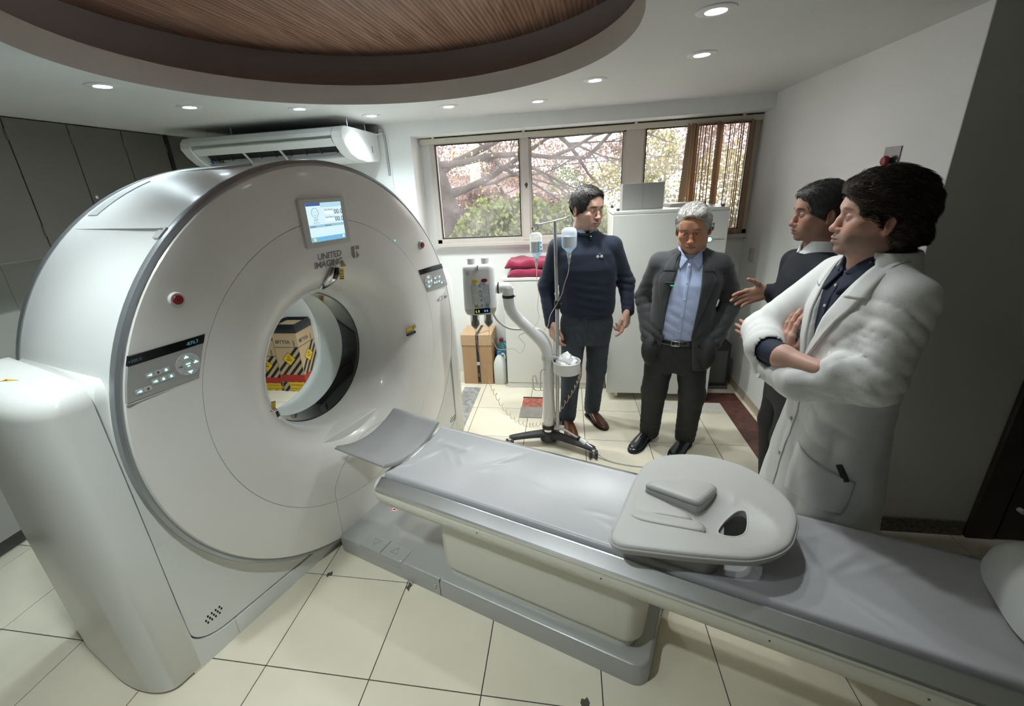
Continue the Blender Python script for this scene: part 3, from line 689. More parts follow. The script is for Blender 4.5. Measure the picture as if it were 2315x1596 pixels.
# sculpted top: a grid clipped to the outline, dished round the face hole
CZ = .700
def inside(p, poly):
    c = False; x, y = p; n = len(poly)
    for i in range(n):
        x1, y1 = poly[i]; x2, y2 = poly[(i + 1) % n]
        if (y1 > y) != (y2 > y) and x < (x2 - x1) * (y - y1) / (y2 - y1) + x1: c = not c
    return c
def dish(x, y):
    d = math.hypot((x - 1.80) / .15, (y + .045) / .115); v = -.026 * max(0, 1 - min(1, d) ** 2) ** .7 if d < 1 else 0
    e = 0
    if x < 1.77 and abs(y + .035 - .0 * x) < .15: e = 0
    ch = max(0, 1 - abs((y + .055 - (x - 1.5) * .05)) / .10); c2 = -.012 * (ch * ch * (3 - 2 * ch)) * (1 if x < 1.80 else 0) * min(1, max(0, (1.82 - x) / .06))
    return min(v, c2)
def cushion_top():
    # concentric rings from the outline to the hole
    N = 120
    def resample(poly, n):
        P = [Vector((a, b)) for a, b in poly]; P.append(P[0]); L = [0]
        for a, b in zip(P, P[1:]): L.append(L[-1] + (b - a).length)
        o = []
        for k in range(n):
            t = L[-1] * k / n; i = max(j for j in range(len(L)) if L[j] <= t + 1e-9); i = min(i, len(P) - 2)
            f = (t - L[i]) / max(1e-9, L[i + 1] - L[i]); o.append(P[i].lerp(P[i + 1], f))
        return o
    A = resample(out, N); B = resample(hole, N)
    # align starts
    c = Vector((1.83, -.04)); ang = lambda p: math.atan2(p.y - c.y, p.x - c.x)
    def byang(P, q):
        return min(P, key=lambda p: abs((ang(p) - ang(q) + PI) % (2 * PI) - PI))
    rings = []
    B2 = []
    for q in A:
        # hole point on the same bearing
        t = ang(q); best = None
        for i in range(len(hole)):
            p1 = Vector(hole[i]); p2 = Vector(hole[(i + 1) % len(hole)])
            d = Vector((math.cos(t), math.sin(t))); e = p2 - p1; den = d.x * e.y - d.y * e.x
            if abs(den) < 1e-9: continue
            w = p1 - c; s1 = (w.x * e.y - w.y * e.x) / den; s2 = (w.x * d.y - w.y * d.x) / den
            if s1 > 0 and -1e-6 <= s2 <= 1 + 1e-6: best = c + d * s1
        B2.append(best or byang(B, q))
    prof = [(0, -.060, -.02), (0, -.052, -.008), (0, -.030, .0), (0, -.022, .004), (.0, -.020, .0)]
    def off(k, d):
        a = A[k - 1]; b = A[(k + 1) % N]; t = (b - a).normalized(); n = Vector((t.y, -t.x)); return A[k] + n * d
    sg = 1 if (off(0, .01) - Vector((1.75, 0))).length > (A[0] - Vector((1.75, 0))).length else -1
    for z, d in ((-.040, -.03), (-.039, -.012), (-.034, -.002), (-.024, .0), (-.018, .0), (-.010, .0), (-.0065, -.001), (-.003, -.004), (-.0008, -.009), (0.0, -.022)):
        rings.append([(*off(k, d * sg), CZ + z) for k in range(N)])
    for f in (.12, .22, .34, .46, .58, .70, .80, .88, .94, .98, 1.0):
        R = []
        for k in range(N):
            p = off(k, -.022 * sg).lerp(B2[k], f); R.append((p.x, p.y, CZ + dish(p.x, p.y) * min(1, f * 3)))
        rings.append(R)
    for z in (-.006, -.05): rings.append([(B2[k].x, B2[k].y, CZ + dish(B2[k].x, B2[k].y) + (z if z > -.02 else 0) if z > -.02 else CZ - .040) for k in range(N)])
    rings.append(rings[0]); 
    return MB().rings(rings, (False, False))
cushion_top().build('cushion_body', CUSH, cu_, 60)
P_ = [(*p, CZ - .014) for p in out]
pip = MB().tube(P_ + [P_[0], P_[1]], .0048, 8).build('piping', mat('cushion_pipe_light', (.50, .49, .475), .45), cu_)
hp = [(x, y, CZ + dish(x, y) - .001) for x, y in hole]; MB().tube(hp + [hp[0], hp[1]], .003, 8).build('hole_edge', mat('hole_edge_white', (.62, .61, .59), .45), cu_)
def pad(name, pts, z0, z1, m=CUSH, inset=.012):
    pl_ = smooth_poly(pts, 5); cx = sum(p[0] for p in pl_) / len(pl_); cy = sum(p[1] for p in pl_) / len(pl_)
    R = []
    for z, f in ((z0, 1), (z0 + (z1 - z0) * .55, 1.0), (z0 + (z1 - z0) * .8, .97), (z0 + (z1 - z0) * .95, .90), (z1, .78), (z1 + .001, .4), (z1 + .001, .05)):
        R.append([(cx + (x - cx) * f, cy + (y - cy) * f, z) for x, y in pl_])
    o = MB().rings(R).build(name, m, cu_, 60)
    q = [(x, y, z0 + (z1 - z0) * .72) for x, y in [(cx + (x - cx) * .985, cy + (y - cy) * .985) for x, y in pl_]]
    MB().tube(q + [q[0], q[1]], .0026, 6).build('pad_piping', CUSHD, o)
    return o
pad('side_pad', [(1.535, -.005), (1.56, .035), (1.60, .045), (1.635, .058), (1.66, .088), (1.72, .098), (1.755, .097), (1.768, .072), (1.745, .01), (1.72, -.038), (1.69, -.042), (1.60, -.028), (1.55, -.02)], CZ - .02, CZ + .028)
pad('side_pad', [(1.505, -.165), (1.53, -.148), (1.57, -.148), (1.595, -.148), (1.62, -.125), (1.70, -.108), (1.735, -.108), (1.748, -.128), (1.735, -.150), (1.66, -.165), (1.58, -.178), (1.53, -.18)], CZ - .025, CZ + .004)
pad('centre_pad', [(1.50, -.135), (1.50, -.05), (1.515, -.015), (1.56, -.025), (1.66, -.062), (1.70, -.085), (1.695, -.105), (1.62, -.118), (1.56, -.135)], CZ - .035, CZ - .001)
R = [[(1.63 + (x - 1.63) * f, -.02 + (y + .02) * f, z) for x, y in rrect(1.50, 1.80, -.215, .18, .07, 8)] for z, f in ((.566, .93), (.580, 1.0), (.662, 1.02))]
bs = MB().rings(R).build('support_block', mat('support_block_grey', (.33, .33, .335), .45), cu_, 50)
M = frame((1.62, -.2165, .645), (1, 0, 0), (0, 0, 1))
MB().tube([M @ Vector((.020 * math.cos(t * PI / 12), .020 * math.sin(t * PI / 12), .001)) for t in range(25)], .002, 6).tube([M @ Vector((-.014, .014, .001)), M @ Vector((.014, -.014, .001))], .0016, 6).build('block_sticker', _mats['sticker_red'], bs)

# white rounded arm support that lies across the end of the table
ws = thing('arm_support', 'white rounded moulded arm support lying across the dark end of the table', 'arm support', GP, RZ)
R = []
for k in range(22):
    t = (k / 21) ** 1.6; x = 2.52 + .42 * t; g_ = math.sqrt(max(0, 1 - (1 - min(1, t * 4.5)) ** 2))
    hh = .150 * g_ * (1 - .1 * t) + .003; ww = .205 * (.35 + .65 * g_) + .02 * t
    R.append([(x, .075 + ww * a, .578 + hh * math.sqrt(max(0, 1 - abs(a) ** 2.6))) for a in [-1 + 2 * j / 24 for j in range(25)]] + [(x, .075 + ww * a, .572) for a in [1 - 2 * j / 24 for j in range(25)]])
MB().rings(R).build('support_shell', WHITEPL, ws, 50)
MB().box(2.60, 2.90, -.10, .20, .560, .590).build('support_plate', GREYPL, ws)

# ================================================================== CONTRAST INJECTOR
inj = thing('contrast_injector', 'white twin-syringe contrast injector on a bent pole with black wheeled base', 'injector', (2.434, 1.75, 0))
WP = mat('injector_white', (.74, .75, .75), .35, coat=.2)
def gp(pts): return [(x - 2.434, y - 1.75, z) for x, y, z in pts]
BLK = mat('black_base', (.025, .025, .027), .5)
# base: three low spread legs
for e, nm in (((2.15, 1.70), 0), ((2.755, 1.60), 1), ((2.50, 2.10), 2)):
    P = [Vector((2.434, 1.75, .075)), Vector((2.434, 1.75, 0)).lerp(Vector((e[0], e[1], 0)), .5) + Vector((0, 0, .068)), Vector((e[0], e[1], .052))]
    MB().tube(gp([tuple(p) for p in catmull(P, 4)]), [.05, .047, .043, .040, .038, .036, .034, .032, .026], 12, flat=.55).build('base_leg', BLK, inj, 50)
    c = gp([(e[0] - .02 * (e[0] - 2.434), e[1] - .03, .0)])[0]
    w = MB().cyl((c[0] - .028, c[1], .030), (c[0] - .012, c[1], .030), .030, n=20).cyl((c[0] + .012, c[1], .030), (c[0] + .028, c[1], .030), .030, n=20)
    cs = MB().cyl((c[0], c[1], .035), (c[0], c[1], .06), .012, n=10).build('caster_fork', GREYPL, inj)
    for dx in (-.02, .02): MB().cyl((c[0] + dx - .008, c[1], .030), (c[0] + dx + .008, c[1], .030), .0298, n=20).build('caster_wheel', BLACKPL, cs, bevel=.003)
MB().lathe([(.0, .06), (.035, .066), (.055, .048), (.058, .0)], (0, 0, .028), n=24).build('base_hub', BLK, inj)
MB().lathe([(.06, .045), (.15, .045), (.15, .0)], n=24).build('pole_sleeve', BLACKPL, inj); MB().lathe([(.108, .0458), (.124, .0458)], n=24).build('sleeve_band', CHROME, inj)
MB().tube(gp(catmull([(2.434, 1.75, .12), (2.434, 1.75, .45), (2.433, 1.75, .66), (2.418, 1.75, .745), (2.36, 1.75, .825), (2.235, 1.75, .955), (2.190, 1.75, 1.02), (2.178, 1.75, 1.09), (2.178, 1.75, 1.165)], 5)), [.037] * 41, 20).build('pole', WP, inj, 60)
MB().cyl(*gp([(2.178, 1.75, 1.10), (2.178, 1.75, 1.118)]), .0395).build('pole_band', BLACKPL, inj)
MB().ball(gp([(2.222, 1.745, 1.11)])[0], .007).build('band_screw', STEEL, inj)
MB().tube(gp(catmull([(2.178, 1.75, 1.118), (2.178, 1.75, 1.15), (2.168, 1.75, 1.163), (2.14, 1.75, 1.165), (2.07, 1.75, 1.165)], 4)), .036, 18).build('elbow', WP, inj, 50)
MB().cyl(*gp([(2.122, 1.75, 1.165), (2.112, 1.75, 1.165)]), .038).build('elbow_band', BLACKPL, inj)
for z, r in ((.675, .043), (.125, .043)):
    c = MB().lathe([(-.012, r - .008), (-.014, r), (.014, r), (.012, r - .008)], (0, 0, z), n=24).build('pole_clamp', LGREY, inj)
    MB().prism(rrect(.03, .115, -.02, .02, .018), z - .010, z + .010).build('clamp_arm', LGREY, c, bevel=.003)
# injector head
M = Matrix.Translation((1.992 - 2.434, -.01, 0)) @ Matrix.Rotation(math.radians(8), 4, 'Z')
R = []
for z, sx, sy, rr in ((1.000, .072, .06, .03), (1.006, .094, .078, .04), (1.03, .104, .086, .04), (1.05, .106, .088, .04)):
    R.append([M @ Vector((x, y, z)) for x, y in rrect(-sx, sx, -sy, sy, rr, 6)])
hd = MB().rings(R).build('head_base', mat('injector_beige', (.55, .54, .50), .4), inj, 50)
R = []
for z, sx, sy, rr in ((1.05, .107, .089, .04), (1.30, .103, .084, .04), (1.315, .100, .08, .038), (1.328, .092, .07, .03), (1.331, .085, .063, .028)):
    R.append([M @ Vector((x, y, z)) for x, y in rrect(-sx, sx, -sy, sy, rr, 6)])
hb = MB().rings(R).build('head_case', WP, inj, 50)
for dx in (-.045, .045): MB().cyl(M @ Vector((dx, 0, 1.325)), M @ Vector((dx, 0, 1.368)), .028, .026).build('plunger_knob', LGREY, hb, bevel=.003)
MB().box(-.003, .003, -.088, .06, 1.30, 1.333, M).build('head_split', GREYPL, hb)
def fr(x, z, d=0.0): return M @ Vector((x, -.0868 - d + (1.30 - z) * -.020, z))
def fplate(poly, d0, d1, m, nm, par=None):
    n = len(poly); vs = [fr(a, b, d0) for a, b in poly] + [fr(a, b, d1) for a, b in poly]
    return MB().add(vs, [(j, (j + 1) % n, n + (j + 1) % n, n + j) for j in range(n)] + [tuple(range(n)), tuple(range(n, 2 * n))]).build(nm, m, par or hb, 0)
def oval(cx, cz, rx, rz, n=20): return [(cx + rx * math.cos(2 * PI * k / n), cz + rz * math.sin(2 * PI * k / n)) for k in range(n)]
fplate(oval(-.025, 1.232, .020, .011), -.002, .003, YELLOW, 'start_key'); fplate(oval(.037, 1.236, .020, .011), -.002, .003, REDPL, 'stop_key')
fplate([(-.052, 1.205), (.068, 1.215), (.070, 1.085), (-.048, 1.078)], -.002, .0008, mat('panel_film', (.66, .68, .68), .35), 'key_film')
def line(pts, m, r=.0014, nm='film_line'):
    MB().tube([fr(a, b, .0012) for a, b in pts], r, 5).build(nm, m, hb)
GRN = mat('film_green', (.25, .42, .10), .5); BLU = mat('film_blue', (.04, .25, .50), .5)
line([(-.047, 1.200), (-.018, 1.210), (-.018, 1.165), (.006, 1.138), (-.012, 1.118), (-.012, 1.082), (-.042, 1.080), (-.047, 1.200)], GRN)
line([(.030, 1.213), (.060, 1.205), (.066, 1.086), (.034, 1.088), (.034, 1.118), (.010, 1.138), (.030, 1.165), (.030, 1.213)], BLU)
for q in range(4):
    for x0 in (-.034, .046):
        line([(x0 - .007, 1.192 - q * .012 - .003), (x0, 1.195 - q * .012), (x0 + .007, 1.192 - q * .012 - .003)], PRINT, .0008, 'film_chevron'); line([(x0 - .005, 1.130 - q * .012 + .003), (x0 + .002, 1.127 - q * .012), (x0 + .009, 1.130 - q * .012 + .003)], PRINT, .0008, 'film_chevron')
KB = mat('film_key_blue', (.08, .18, .30), .4)
for x0, z0 in ((.006, 1.200), (.008, 1.165), (.010, 1.138), (.012, 1.108), (.014, 1.072)):
    k_ = fplate(oval(x0, z0, .008, .008, 14), .0, .0022, KB, 'film_key'); fplate(oval(x0, z0, .004, .004, 10), .0, .0027, WHITEPL, 'film_key_mark', k_)
fplate(oval(-.024, 1.068, .014, .008), .0, .002, GRN, 'film_key'); fplate(oval(.048, 1.070, .014, .008), .0, .002, mat('film_pale_blue', (.20, .30, .48), .5), 'film_key')
dp = fplate([(-.038, 1.050), (.064, 1.054), (.064, 1.022), (-.038, 1.018)], -.002, .0012, BLACKGL, 'head_display')
Mt = frame(fr(-.030, 1.028, .0015), M.to_3x3() @ Vector((1, 0, .02)), M.to_3x3() @ Vector((0, -.02, 1)))
text('display_text', 'L 2', .020, mat('display_yellow', (.6, .7, .1), .5, emit=(.7, .85, .1), estr=1.2), hb, Mt, depth=.0003)
Mt = frame(fr(.026, 1.030, .0015), M.to_3x3() @ Vector((1, 0, .02)), M.to_3x3() @ Vector((0, -.02, 1)))
text('display_text', '6 h', .020, mat('display_blue', (.1, .3, .8), .5, emit=(.1, .35, 1), estr=1.6), hb, Mt, depth=.0003)
# maker's cross in a circle
c0 = fr(-.066, 1.285, .001); cx_ = M.to_3x3() @ Vector((1, 0, 0)); cz_ = Vector((0, 0, 1))
MB().tube([c0 + cx_ * .011 * math.cos(t * PI / 10) + cz_ * .012 * math.sin(t * PI / 10) for t in range(21)], .0008, 5).tube([c0 - cx_ * .007, c0 + cx_ * .007], .0008, 5).tube([c0 - cz_ * .009, c0 + cz_ * .009], .0008, 5).build('head_emblem', PRINT, hb)
CLEAR = bpy.data.materials.new('clear_plastic'); CLEAR.use_nodes = True
def clear_nodes(m, tint, fac):
    nt = m.node_tree; N = nt.nodes; L = nt.links; pb = N['Principled BSDF']; pb.inputs['Base Color'].default_value = (*tint, 1); pb.inputs['Roughness'].default_value = .1
    tl = N.new('ShaderNodeBsdfTranslucent'); tl.inputs[0].default_value = (*tint, 1); b = N.new('ShaderNodeMixShader'); b.inputs[0].default_value = .55; L.new(pb.outputs[0], b.inputs[1]); L.new(tl.outputs[0], b.inputs[2])
    t = N.new('ShaderNodeBsdfTransparent'); t.inputs[0].default_value = (*[min(1, .55 + .45 * c) for c in tint], 1)
    lw = N.new('ShaderNodeLayerWeight'); lw.inputs['Blend'].default_value = .45
    mr = N.new('ShaderNodeMapRange'); mr.inputs['To Min'].default_value = fac; mr.inputs['To Max'].default_value = min(1, fac + .6); L.new(lw.outputs['Facing'], mr.inputs['Value'])
    mx = N.new('ShaderNodeMixShader'); L.new(mr.outputs['Result'], mx.inputs['Fac']); L.new(t.outputs[0], mx.inputs[1]); L.new(b.outputs[0], mx.inputs[2]); L.new(mx.outputs[0], N['Material Output'].inputs['Surface'])
clear_nodes(CLEAR, (.85, .88, .88), .16)
BOTT = bpy.data.materials.new('translucent_bottle'); BOTT.use_nodes = True; clear_nodes(BOTT, (.80, .86, .90), .42)
LIQ = bpy.data.materials.new('bottle_liquid'); LIQ.use_nodes = True; clear_nodes(LIQ, (.58, .72, .84), .5)
for k, dx in enumerate((-.046, .046)):
    c = M @ Vector((dx, 0, 0)); zb = (.872, .884)[k]
    s_ = MB().lathe([(1.004, .030), (zb + .045, .030), (zb + .02, .012), (zb, .005), (zb - .02, .004)], (c.x, c.y, 0), n=20).build('syringe', CLEAR, inj, 50)
    MB().lathe([(1.004, .019), (.965, .018), (.945, .022), (.935, .0275), (zb + .042, .0275), (zb + .018, .009), (zb + .014, .0)], (c.x, c.y, 0), n=16).build('plunger', BLACKPL, s_, 50)
# drip-stand pole clamped beside the column
ivx, ivy = 2.500 - 2.434, 0.0
iv = MB().cyl((ivx, ivy, .04), (ivx, ivy, 1.10), .013, n=16).cyl((ivx, ivy, 1.0), (ivx - .012, ivy, 1.575), .011, n=16).build('drip_pole', mat('pole_grey', (.50, .50, .50), .35, metal=.5), inj)
MB().cyl((ivx, ivy, 1.02), (ivx, ivy, 1.075), .019, n=16).cyl((ivx + .015, ivy - .01, 1.05), (ivx + .035, ivy - .02, 1.05), .008, n=10).build('pole_joint', BLACKPL, iv)
MB().tube(gp(catmull([(2.345, 1.75, 1.545), (2.352, 1.75, 1.525), (2.372, 1.75, 1.527), (2.383, 1.75, 1.548), (2.366, 1.75, 1.566), (2.40, 1.75, 1.562), (2.48, 1.75, 1.575), (2.55, 1.75, 1.590), (2.575, 1.75, 1.600), (2.592, 1.75, 1.585), (2.590, 1.75, 1.562), (2.578, 1.75, 1.552), (2.568, 1.75, 1.560)], 4)), .0045, 8).build('hook_bar', STEEL, iv)
# tray ring hung on the pole, cable hook, hose
tr = MB().lathe([(.585, .001), (.585, .090), (.665, .094), (.665, .090), (.590, .086), (.590, .001)], (2.562 - 2.434, -.035, 0), n=36).build('tray', WP, inj, 40)
MB().box(2.49 - 2.434, 2.50 - 2.434, -.02, .02, .60, .66).build('tray_bracket', LGREY, tr)
MB().tube(gp(catmull([(2.42, 1.71, .60), (2.39, 1.69, .59), (2.385, 1.69, .46), (2.40, 1.69, .455), (2.36, 1.69, .45), (2.335, 1.69, .47), (2.335, 1.69, .55), (2.352, 1.69, .555), (2.362, 1.69, .49)], 4)), .0035, 8).build('cable_hook', STEEL, inj)
MB().tube(gp(catmull([(2.06, 1.78, 1.0), (2.09, 1.79, .93), (2.17, 1.78, .875), (2.28, 1.77, .87), (2.37, 1.79, .865), (2.43, 1.80, .80), (2.462, 1.80, .70), (2.468, 1.79, .5), (2.475, 1.79, .25), (2.50, 1.77, .14), (2.60, 1.70, .105), (2.66, 1.66, .09)], 5)), .0075, 10).build('head_cable', mat('cable_white', (.66, .66, .64), .5), inj, 60)
pc = MB().tube(gp([(2.645, 1.668, .10), (2.665, 1.655, .088)]), .014, 12).build('cable_clip', BLACKPL, inj)
MB().tube(gp([(2.66, 1.655, .092), (2.70, 1.63, .075)]), [.018, .022], 14).build('cable_plug', WHITEPL, pc); MB().tube(gp([(2.70, 1.63, .075), (2.745, 1.60, .055)]), .012, 12).build('plug_sleeve', STEEL, pc); MB().tube(gp([(2.742, 1.602, .056), (2.76, 1.59, .048)]), .015, 12).build('plug_collar', BLACKPL, pc)
tag(MB().tube(catmull([(2.755, 1.592, .050), (2.80, 1.565, .02), (2.88, 1.525, .007), (3.0, 1.495, .006), (3.11, 1.485, .006), (3.25, 1.44, .006), (3.4, 1.2, .006)], 6), .006, 8).build('floor_cable', _mats['cable_white']), 'cream power cable lying on the floor from the injector base', 'cable')
# drip bottles
def bottle(name, label, x, z0, z1, r, liquid, stripe):
    t = thing(name, label, 'drip bottle', (x, 1.75, z0), 0)
    h = z0 - z1
    MB().lathe([(-h + .0, .0135), (-h + .012, .014), (-h + .022, .020), (-h + .045, r * .93), (-h + .06, r), (-.03, r), (-.012, r * .9), (0, r * .55), (.0005, .0)], (0, 0, 0), n=24).build('bottle_shell', BOTT if not stripe else CLEAR, t, 50)
    f = liquid
    MB().lathe([(-h + .004, .0), (-h + .006, .010), (-h + .024, .018), (-h + .046, r * .86), (-h + .06, r - .003), (-h * (1 - f), r - .003), (-h * (1 - f), .0)], n=20).build('liquid', LIQ, t, 50)
    MB().lathe([(-h - .022, .0), (-h - .022, .010), (-h - .004, .0135), (-h + .008, .0145), (-h + .008, .0)], n=16).build('cap', WHITEPL, t)
    MB().lathe([(-h - .06, .004), (-h - .045, .007), (-h - .022, .009)], n=12).build('drip_chamber', CLEAR, t)
    mb = MB().add([(r * 1.012 * math.sin(a), -r * 1.012 * math.cos(a), z) for z in (-h * .32, -h * .72) for a in [-.85 + .17 * k for k in range(11)]], [(k, k + 1, k + 12, k + 11) for k in range(10)])
    lb = mb.build('label', mat('paper_label' if not stripe else 'paper_label_white', (.66, .72, .78) if not stripe else (.8, .82, .84), .6), t, 60)
    if stripe:
        MB().add([(r * 1.02 * math.sin(a), -r * 1.02 * math.cos(a), z) for z in (-h * .3, -h * .7) for a in (.35, .5, .6)], [(0, 1, 4, 3), (1, 2, 5, 4)]).build('label_stripe', mat('label_cyan', (.1, .45, .6), .5), lb, 0)
        mb = MB()
        for z in (-h * .33, -h * .48, -h * .62): mb.add([(r * 1.02 * math.sin(a), -r * 1.02 * math.cos(a), zz) for zz in (z, z - .012) for a in (.78, .98)], [(0, 1, 3, 2)])
        mb.build('label_print', mat('label_navy', (.03, .06, .3), .5), lb, 0)
    MB().tube([(-.012, 0, -.004), (-.008, 0, .022), (0, 0, .034), (.008, 0, .022), (.012, 0, -.004)], .0018, 6).build('hanger', CLEAR if stripe else WHITEPL, t)
    return t
bottle('drip_bottle', 'clear glass drip bottle with a cyan striped label hanging on the drip pole', 2.370, 1.512, 1.345, .040, .35, True)
bottle('drip_bottle', 'soft translucent drip bottle of bluish liquid hanging on the drip pole', 2.575, 1.535, 1.370, .047, .68, False)
TUBE = bpy.data.materials.new('clear_tubing'); TUBE.use_nodes = True; clear_nodes(TUBE, (.78, .72, .68), .6)
def tubing(name, label, pts, r=.0022, m=TUBE, k=8): return tag(MB().tube(catmull(pts, k), r, 6).build(name, m, None, 60), label, 'tubing')
tubing('drip_line', 'thin clear drip line hanging from the striped glass bottle', [(2.370, 1.75, 1.288), (2.372, 1.74, 1.2), (2.38, 1.735, 1.12), (2.372, 1.735, 1.03), (2.38, 1.735, .96), (2.35, 1.735, .90), (2.30, 1.735, .865)])
tubing('drip_line', 'thin clear drip line hanging from the bluish soft bottle', [(2.575, 1.75, 1.315), (2.57, 1.735, 1.26), (2.545, 1.73, 1.18), (2.53, 1.73, 1.12), (2.50, 1.725, 1.06), (2.455, 1.725, .98), (2.44, 1.725, .91), (2.41, 1.725, .875)])
tubing('injection_line', 'clear looped injection line joining the two syringe tips', [(1.945, 1.735, .868), (1.95, 1.735, .84), (1.97, 1.735, .855), (2.0, 1.735, .862), (2.035, 1.735, .872), (2.036, 1.735, .84), (2.0, 1.735, .83), (2.02, 1.735, .815), (2.06, 1.735, .80), (2.09, 1.735, .74), (2.14, 1.735, .735), (2.20, 1.735, .74), (2.25, 1.735, .71), (2.28, 1.735, .77), (2.24, 1.735, .83), (2.29, 1.735, .86)])
COIL = mat('coil_tubing', (.72, .50, .40), .4)
P = []; base = catmull([(1.945, 1.735, .85), (1.96, 1.735, .70), (2.0, 1.735, .56), (2.02, 1.73, .48), (2.06, 1.72, .40), (2.12, 1.70, .30), (2.20, 1.68, .225), (2.28, 1.67, .19), (2.34, 1.665, .19), (2.42, 1.665, .22), (2.50, 1.665, .29), (2.57, 1.665, .40), (2.625, 1.675, .50), (2.652, 1.69, .575), (2.648, 1.70, .62), (2.62, 1.70, .66)], 18)
for i, p in enumerate(base):
    t = i / len(base); a = i * .95; rr = 0 if t < .16 else (.017 if t < .93 else 0)
    rr *= min(1, max(0, (t - .16) * 10))
    P.append((p.x + rr * .35 * math.cos(a), p.y + rr * .8 * math.cos(a), p.z + rr * math.sin(a)))
tag(MB().tube(catmull(P, 3), .0017, 6).build('coiled_line', COIL, None, 60), 'pinkish coiled injection line sagging from a syringe to the tray', 'tubing')
# crumpled plastic in the tray
rnd = random.Random(5); R = []
for i in range(8):
    f = i / 7; R.append([(2.562 + (.085 - .055 * f) * (1 + .22 * rnd.uniform(-1, 1)) * math.cos(2 * PI * j / 14), 1.715 + (.085 - .055 * f) * (1 + .22 * rnd.uniform(-1, 1)) * math.sin(2 * PI * j / 14), min(.63 + .078 * f + .018 * rnd.uniform(-1, 1) * f, .74)) for j in range(14)])
R[0] = [(2.562 + (x - 2.562) * .9, 1.715 + (y - 1.715) * .9, .5915) for x, y, z in R[0]]
tag(MB().rings(R).build('plastic_wrap', mat('white_film', (.80, .81, .81), .25, bump=.3, bscale=40), None, 25), 'crumpled white plastic wrap lying in the round tray', 'plastic wrap')

# ================================================================== UNDER THE WINDOW
CABW = mat('white_cabinet', (.74, .73, .69), .4, var=.015)
cb = thing('low_cabinet', 'low white cabinet under the window with a folded towel on top', 'cabinet', (2.445, 2.84, 0))
MB().box(-.43, .44, -.165, .175, .0, 1.02).build('cabinet_body', CABW, cb, bevel=.002)
MB().box(-.445, .445, -.185, .178, 1.021, 1.045).build('cabinet_top', CABW, cb, bevel=.003)
for x0, x1 in ((-.428, .004), (.008, .438)):
    d = MB().box(x0, x1, -.183, -.166, .055, 1.012).build('cabinet_door', CABW, cb, bevel=.002)
    x = x1 - .03 if x0 < 0 else x0 + .03
    MB().tube([(x, -.183, .60), (x, -.205, .60), (x, -.205, .72), (x, -.183, .72)], .004, 8).build('door_handle', STEEL, d)
MB().box(-.425, .435, -.178, -.15, .002, .05).build('cabinet_plinth', CABW, cb)
# folded towels
TOW = mat('maroon_towel', (.28, .02, .06), .95, var=.12, vscale=30, bump=.5, bscale=160, sheen=.3)
def towel(name, label, x0, x1, y0, y1, z0, h, droop, seed):
    rnd = random.Random(seed); nx, ny = 26, 16; R = []
    ph = [rnd.uniform(0, 6) for _ in range(6)]
    def wob(x, y): return .008 * math.sin(x * 23 + ph[0]) * math.sin(y * 17 + ph[1]) + .006 * math.sin(x * 41 + y * 13 + ph[2])
    sec = rrect(y0, y1, 0, h, h * .42, 5)
    for i in range(nx + 1):
        t = i / nx; x = x0 + (x1 - x0) * t; e = min(t, 1 - t); k = min(1, .35 + e * 9) if e < .08 else 1
        z = z0
        R.append([(x + .004 * math.sin(9 * b / h), a + .006 * math.sin(t * 14 + ph[3]), z0 + (b * k + (wob(x, a) if b > h * .5 else 0)) - (droop if a < y0 + .03 and b < h * .6 else 0)) for a, b in sec])
    return tag(MB().rings(R).build(name, TOW, None, 60), label, 'towel', None)
towel('folded_towel', 'maroon folded towel at the bottom of the pile on the white cabinet', 2.05, 2.44, 2.668, 2.98, 1.046, .062, .0, 1)
towel('folded_towel', 'rumpled maroon towel lying on top of the folded towel', 2.03, 2.43, 2.70, 2.97, 1.114, .070, .0, 2)
MB_ = MB()
# cardboard box with strap
CARD = mat('brown_cardboard', (.44, .27, .15), .75, var=.05, vscale=12)
bx = thing('strapped_box', 'brown cardboard box closed with a black strap under the window', 'cardboard box', (1.715, 2.86, 0))
MB().box(-.135, .150, -.135, .150, 0, .395).build('box_body', CARD, bx, bevel=.003)
MB().box(-.140, .155, -.140, .155, .396, .505).build('box_lid', mat('pale_cardboard', (.52, .34, .20), .7, var=.05), bx, bevel=.004)
st = MB().box(.005, .030, -.1435, -.1405, .02, .50).box(.005, .030, -.1435, .15, .5055, .5085).build('strap', BLACKPL, bx)
MB().box(.002, .034, -.147, -.141, .20, .235).build('strap_buckle', CHROME, st)
for z in (.09, .11, .43, .45): MB().cyl((.0175, -.1435, z), (.0175, -.147, z), .005, n=10).build('strap_rivet', CHROME, st)
# jugs
def jug(name, label, x, y, h, m, capm, s=1.0, rz=0):
    t = thing(name, label, 'jug', (x, y, 0), rz)
    R = [[(a, b, z) for a, b in rrect(-sx, sx, -sy, sy, rr, 5)] for z, sx, sy, rr in ((0, .062 * s, .050 * s, .025), (.012, .070 * s, .058 * s, .028), (h * .55, .071 * s, .059 * s, .03), (h * .68, .066 * s, .054 * s, .03), (h * .80, .048 * s, .040 * s, .028), (h * .88, .026 * s, .024 * s, .02), (h * .90, .018, .018, .0175), (h * .94, .018, .018, .0175))]
    MB().rings(R).build('jug_body', m, t, 50)
    MB().lathe([(h * .93, .0), (h * .93, .021), (h, .021), (h + .003, .018), (h + .003, 0)], n=16).build('jug_cap', capm, t)
    MB().tube(catmull([(.05 * s, 0, h * .70), (.062 * s, 0, h * .84), (.045 * s, 0, h * .92), (.018, 0, h * .93)], 4), .009, 8).build('jug_handle', m, t)
jug('plastic_jug', 'translucent white plastic jug with a blue screw cap', 1.932, 2.765, .325, mat('milky_plastic', (.70, .72, .68), .4), mat('blue_cap', (.03, .16, .50), .4), .84)
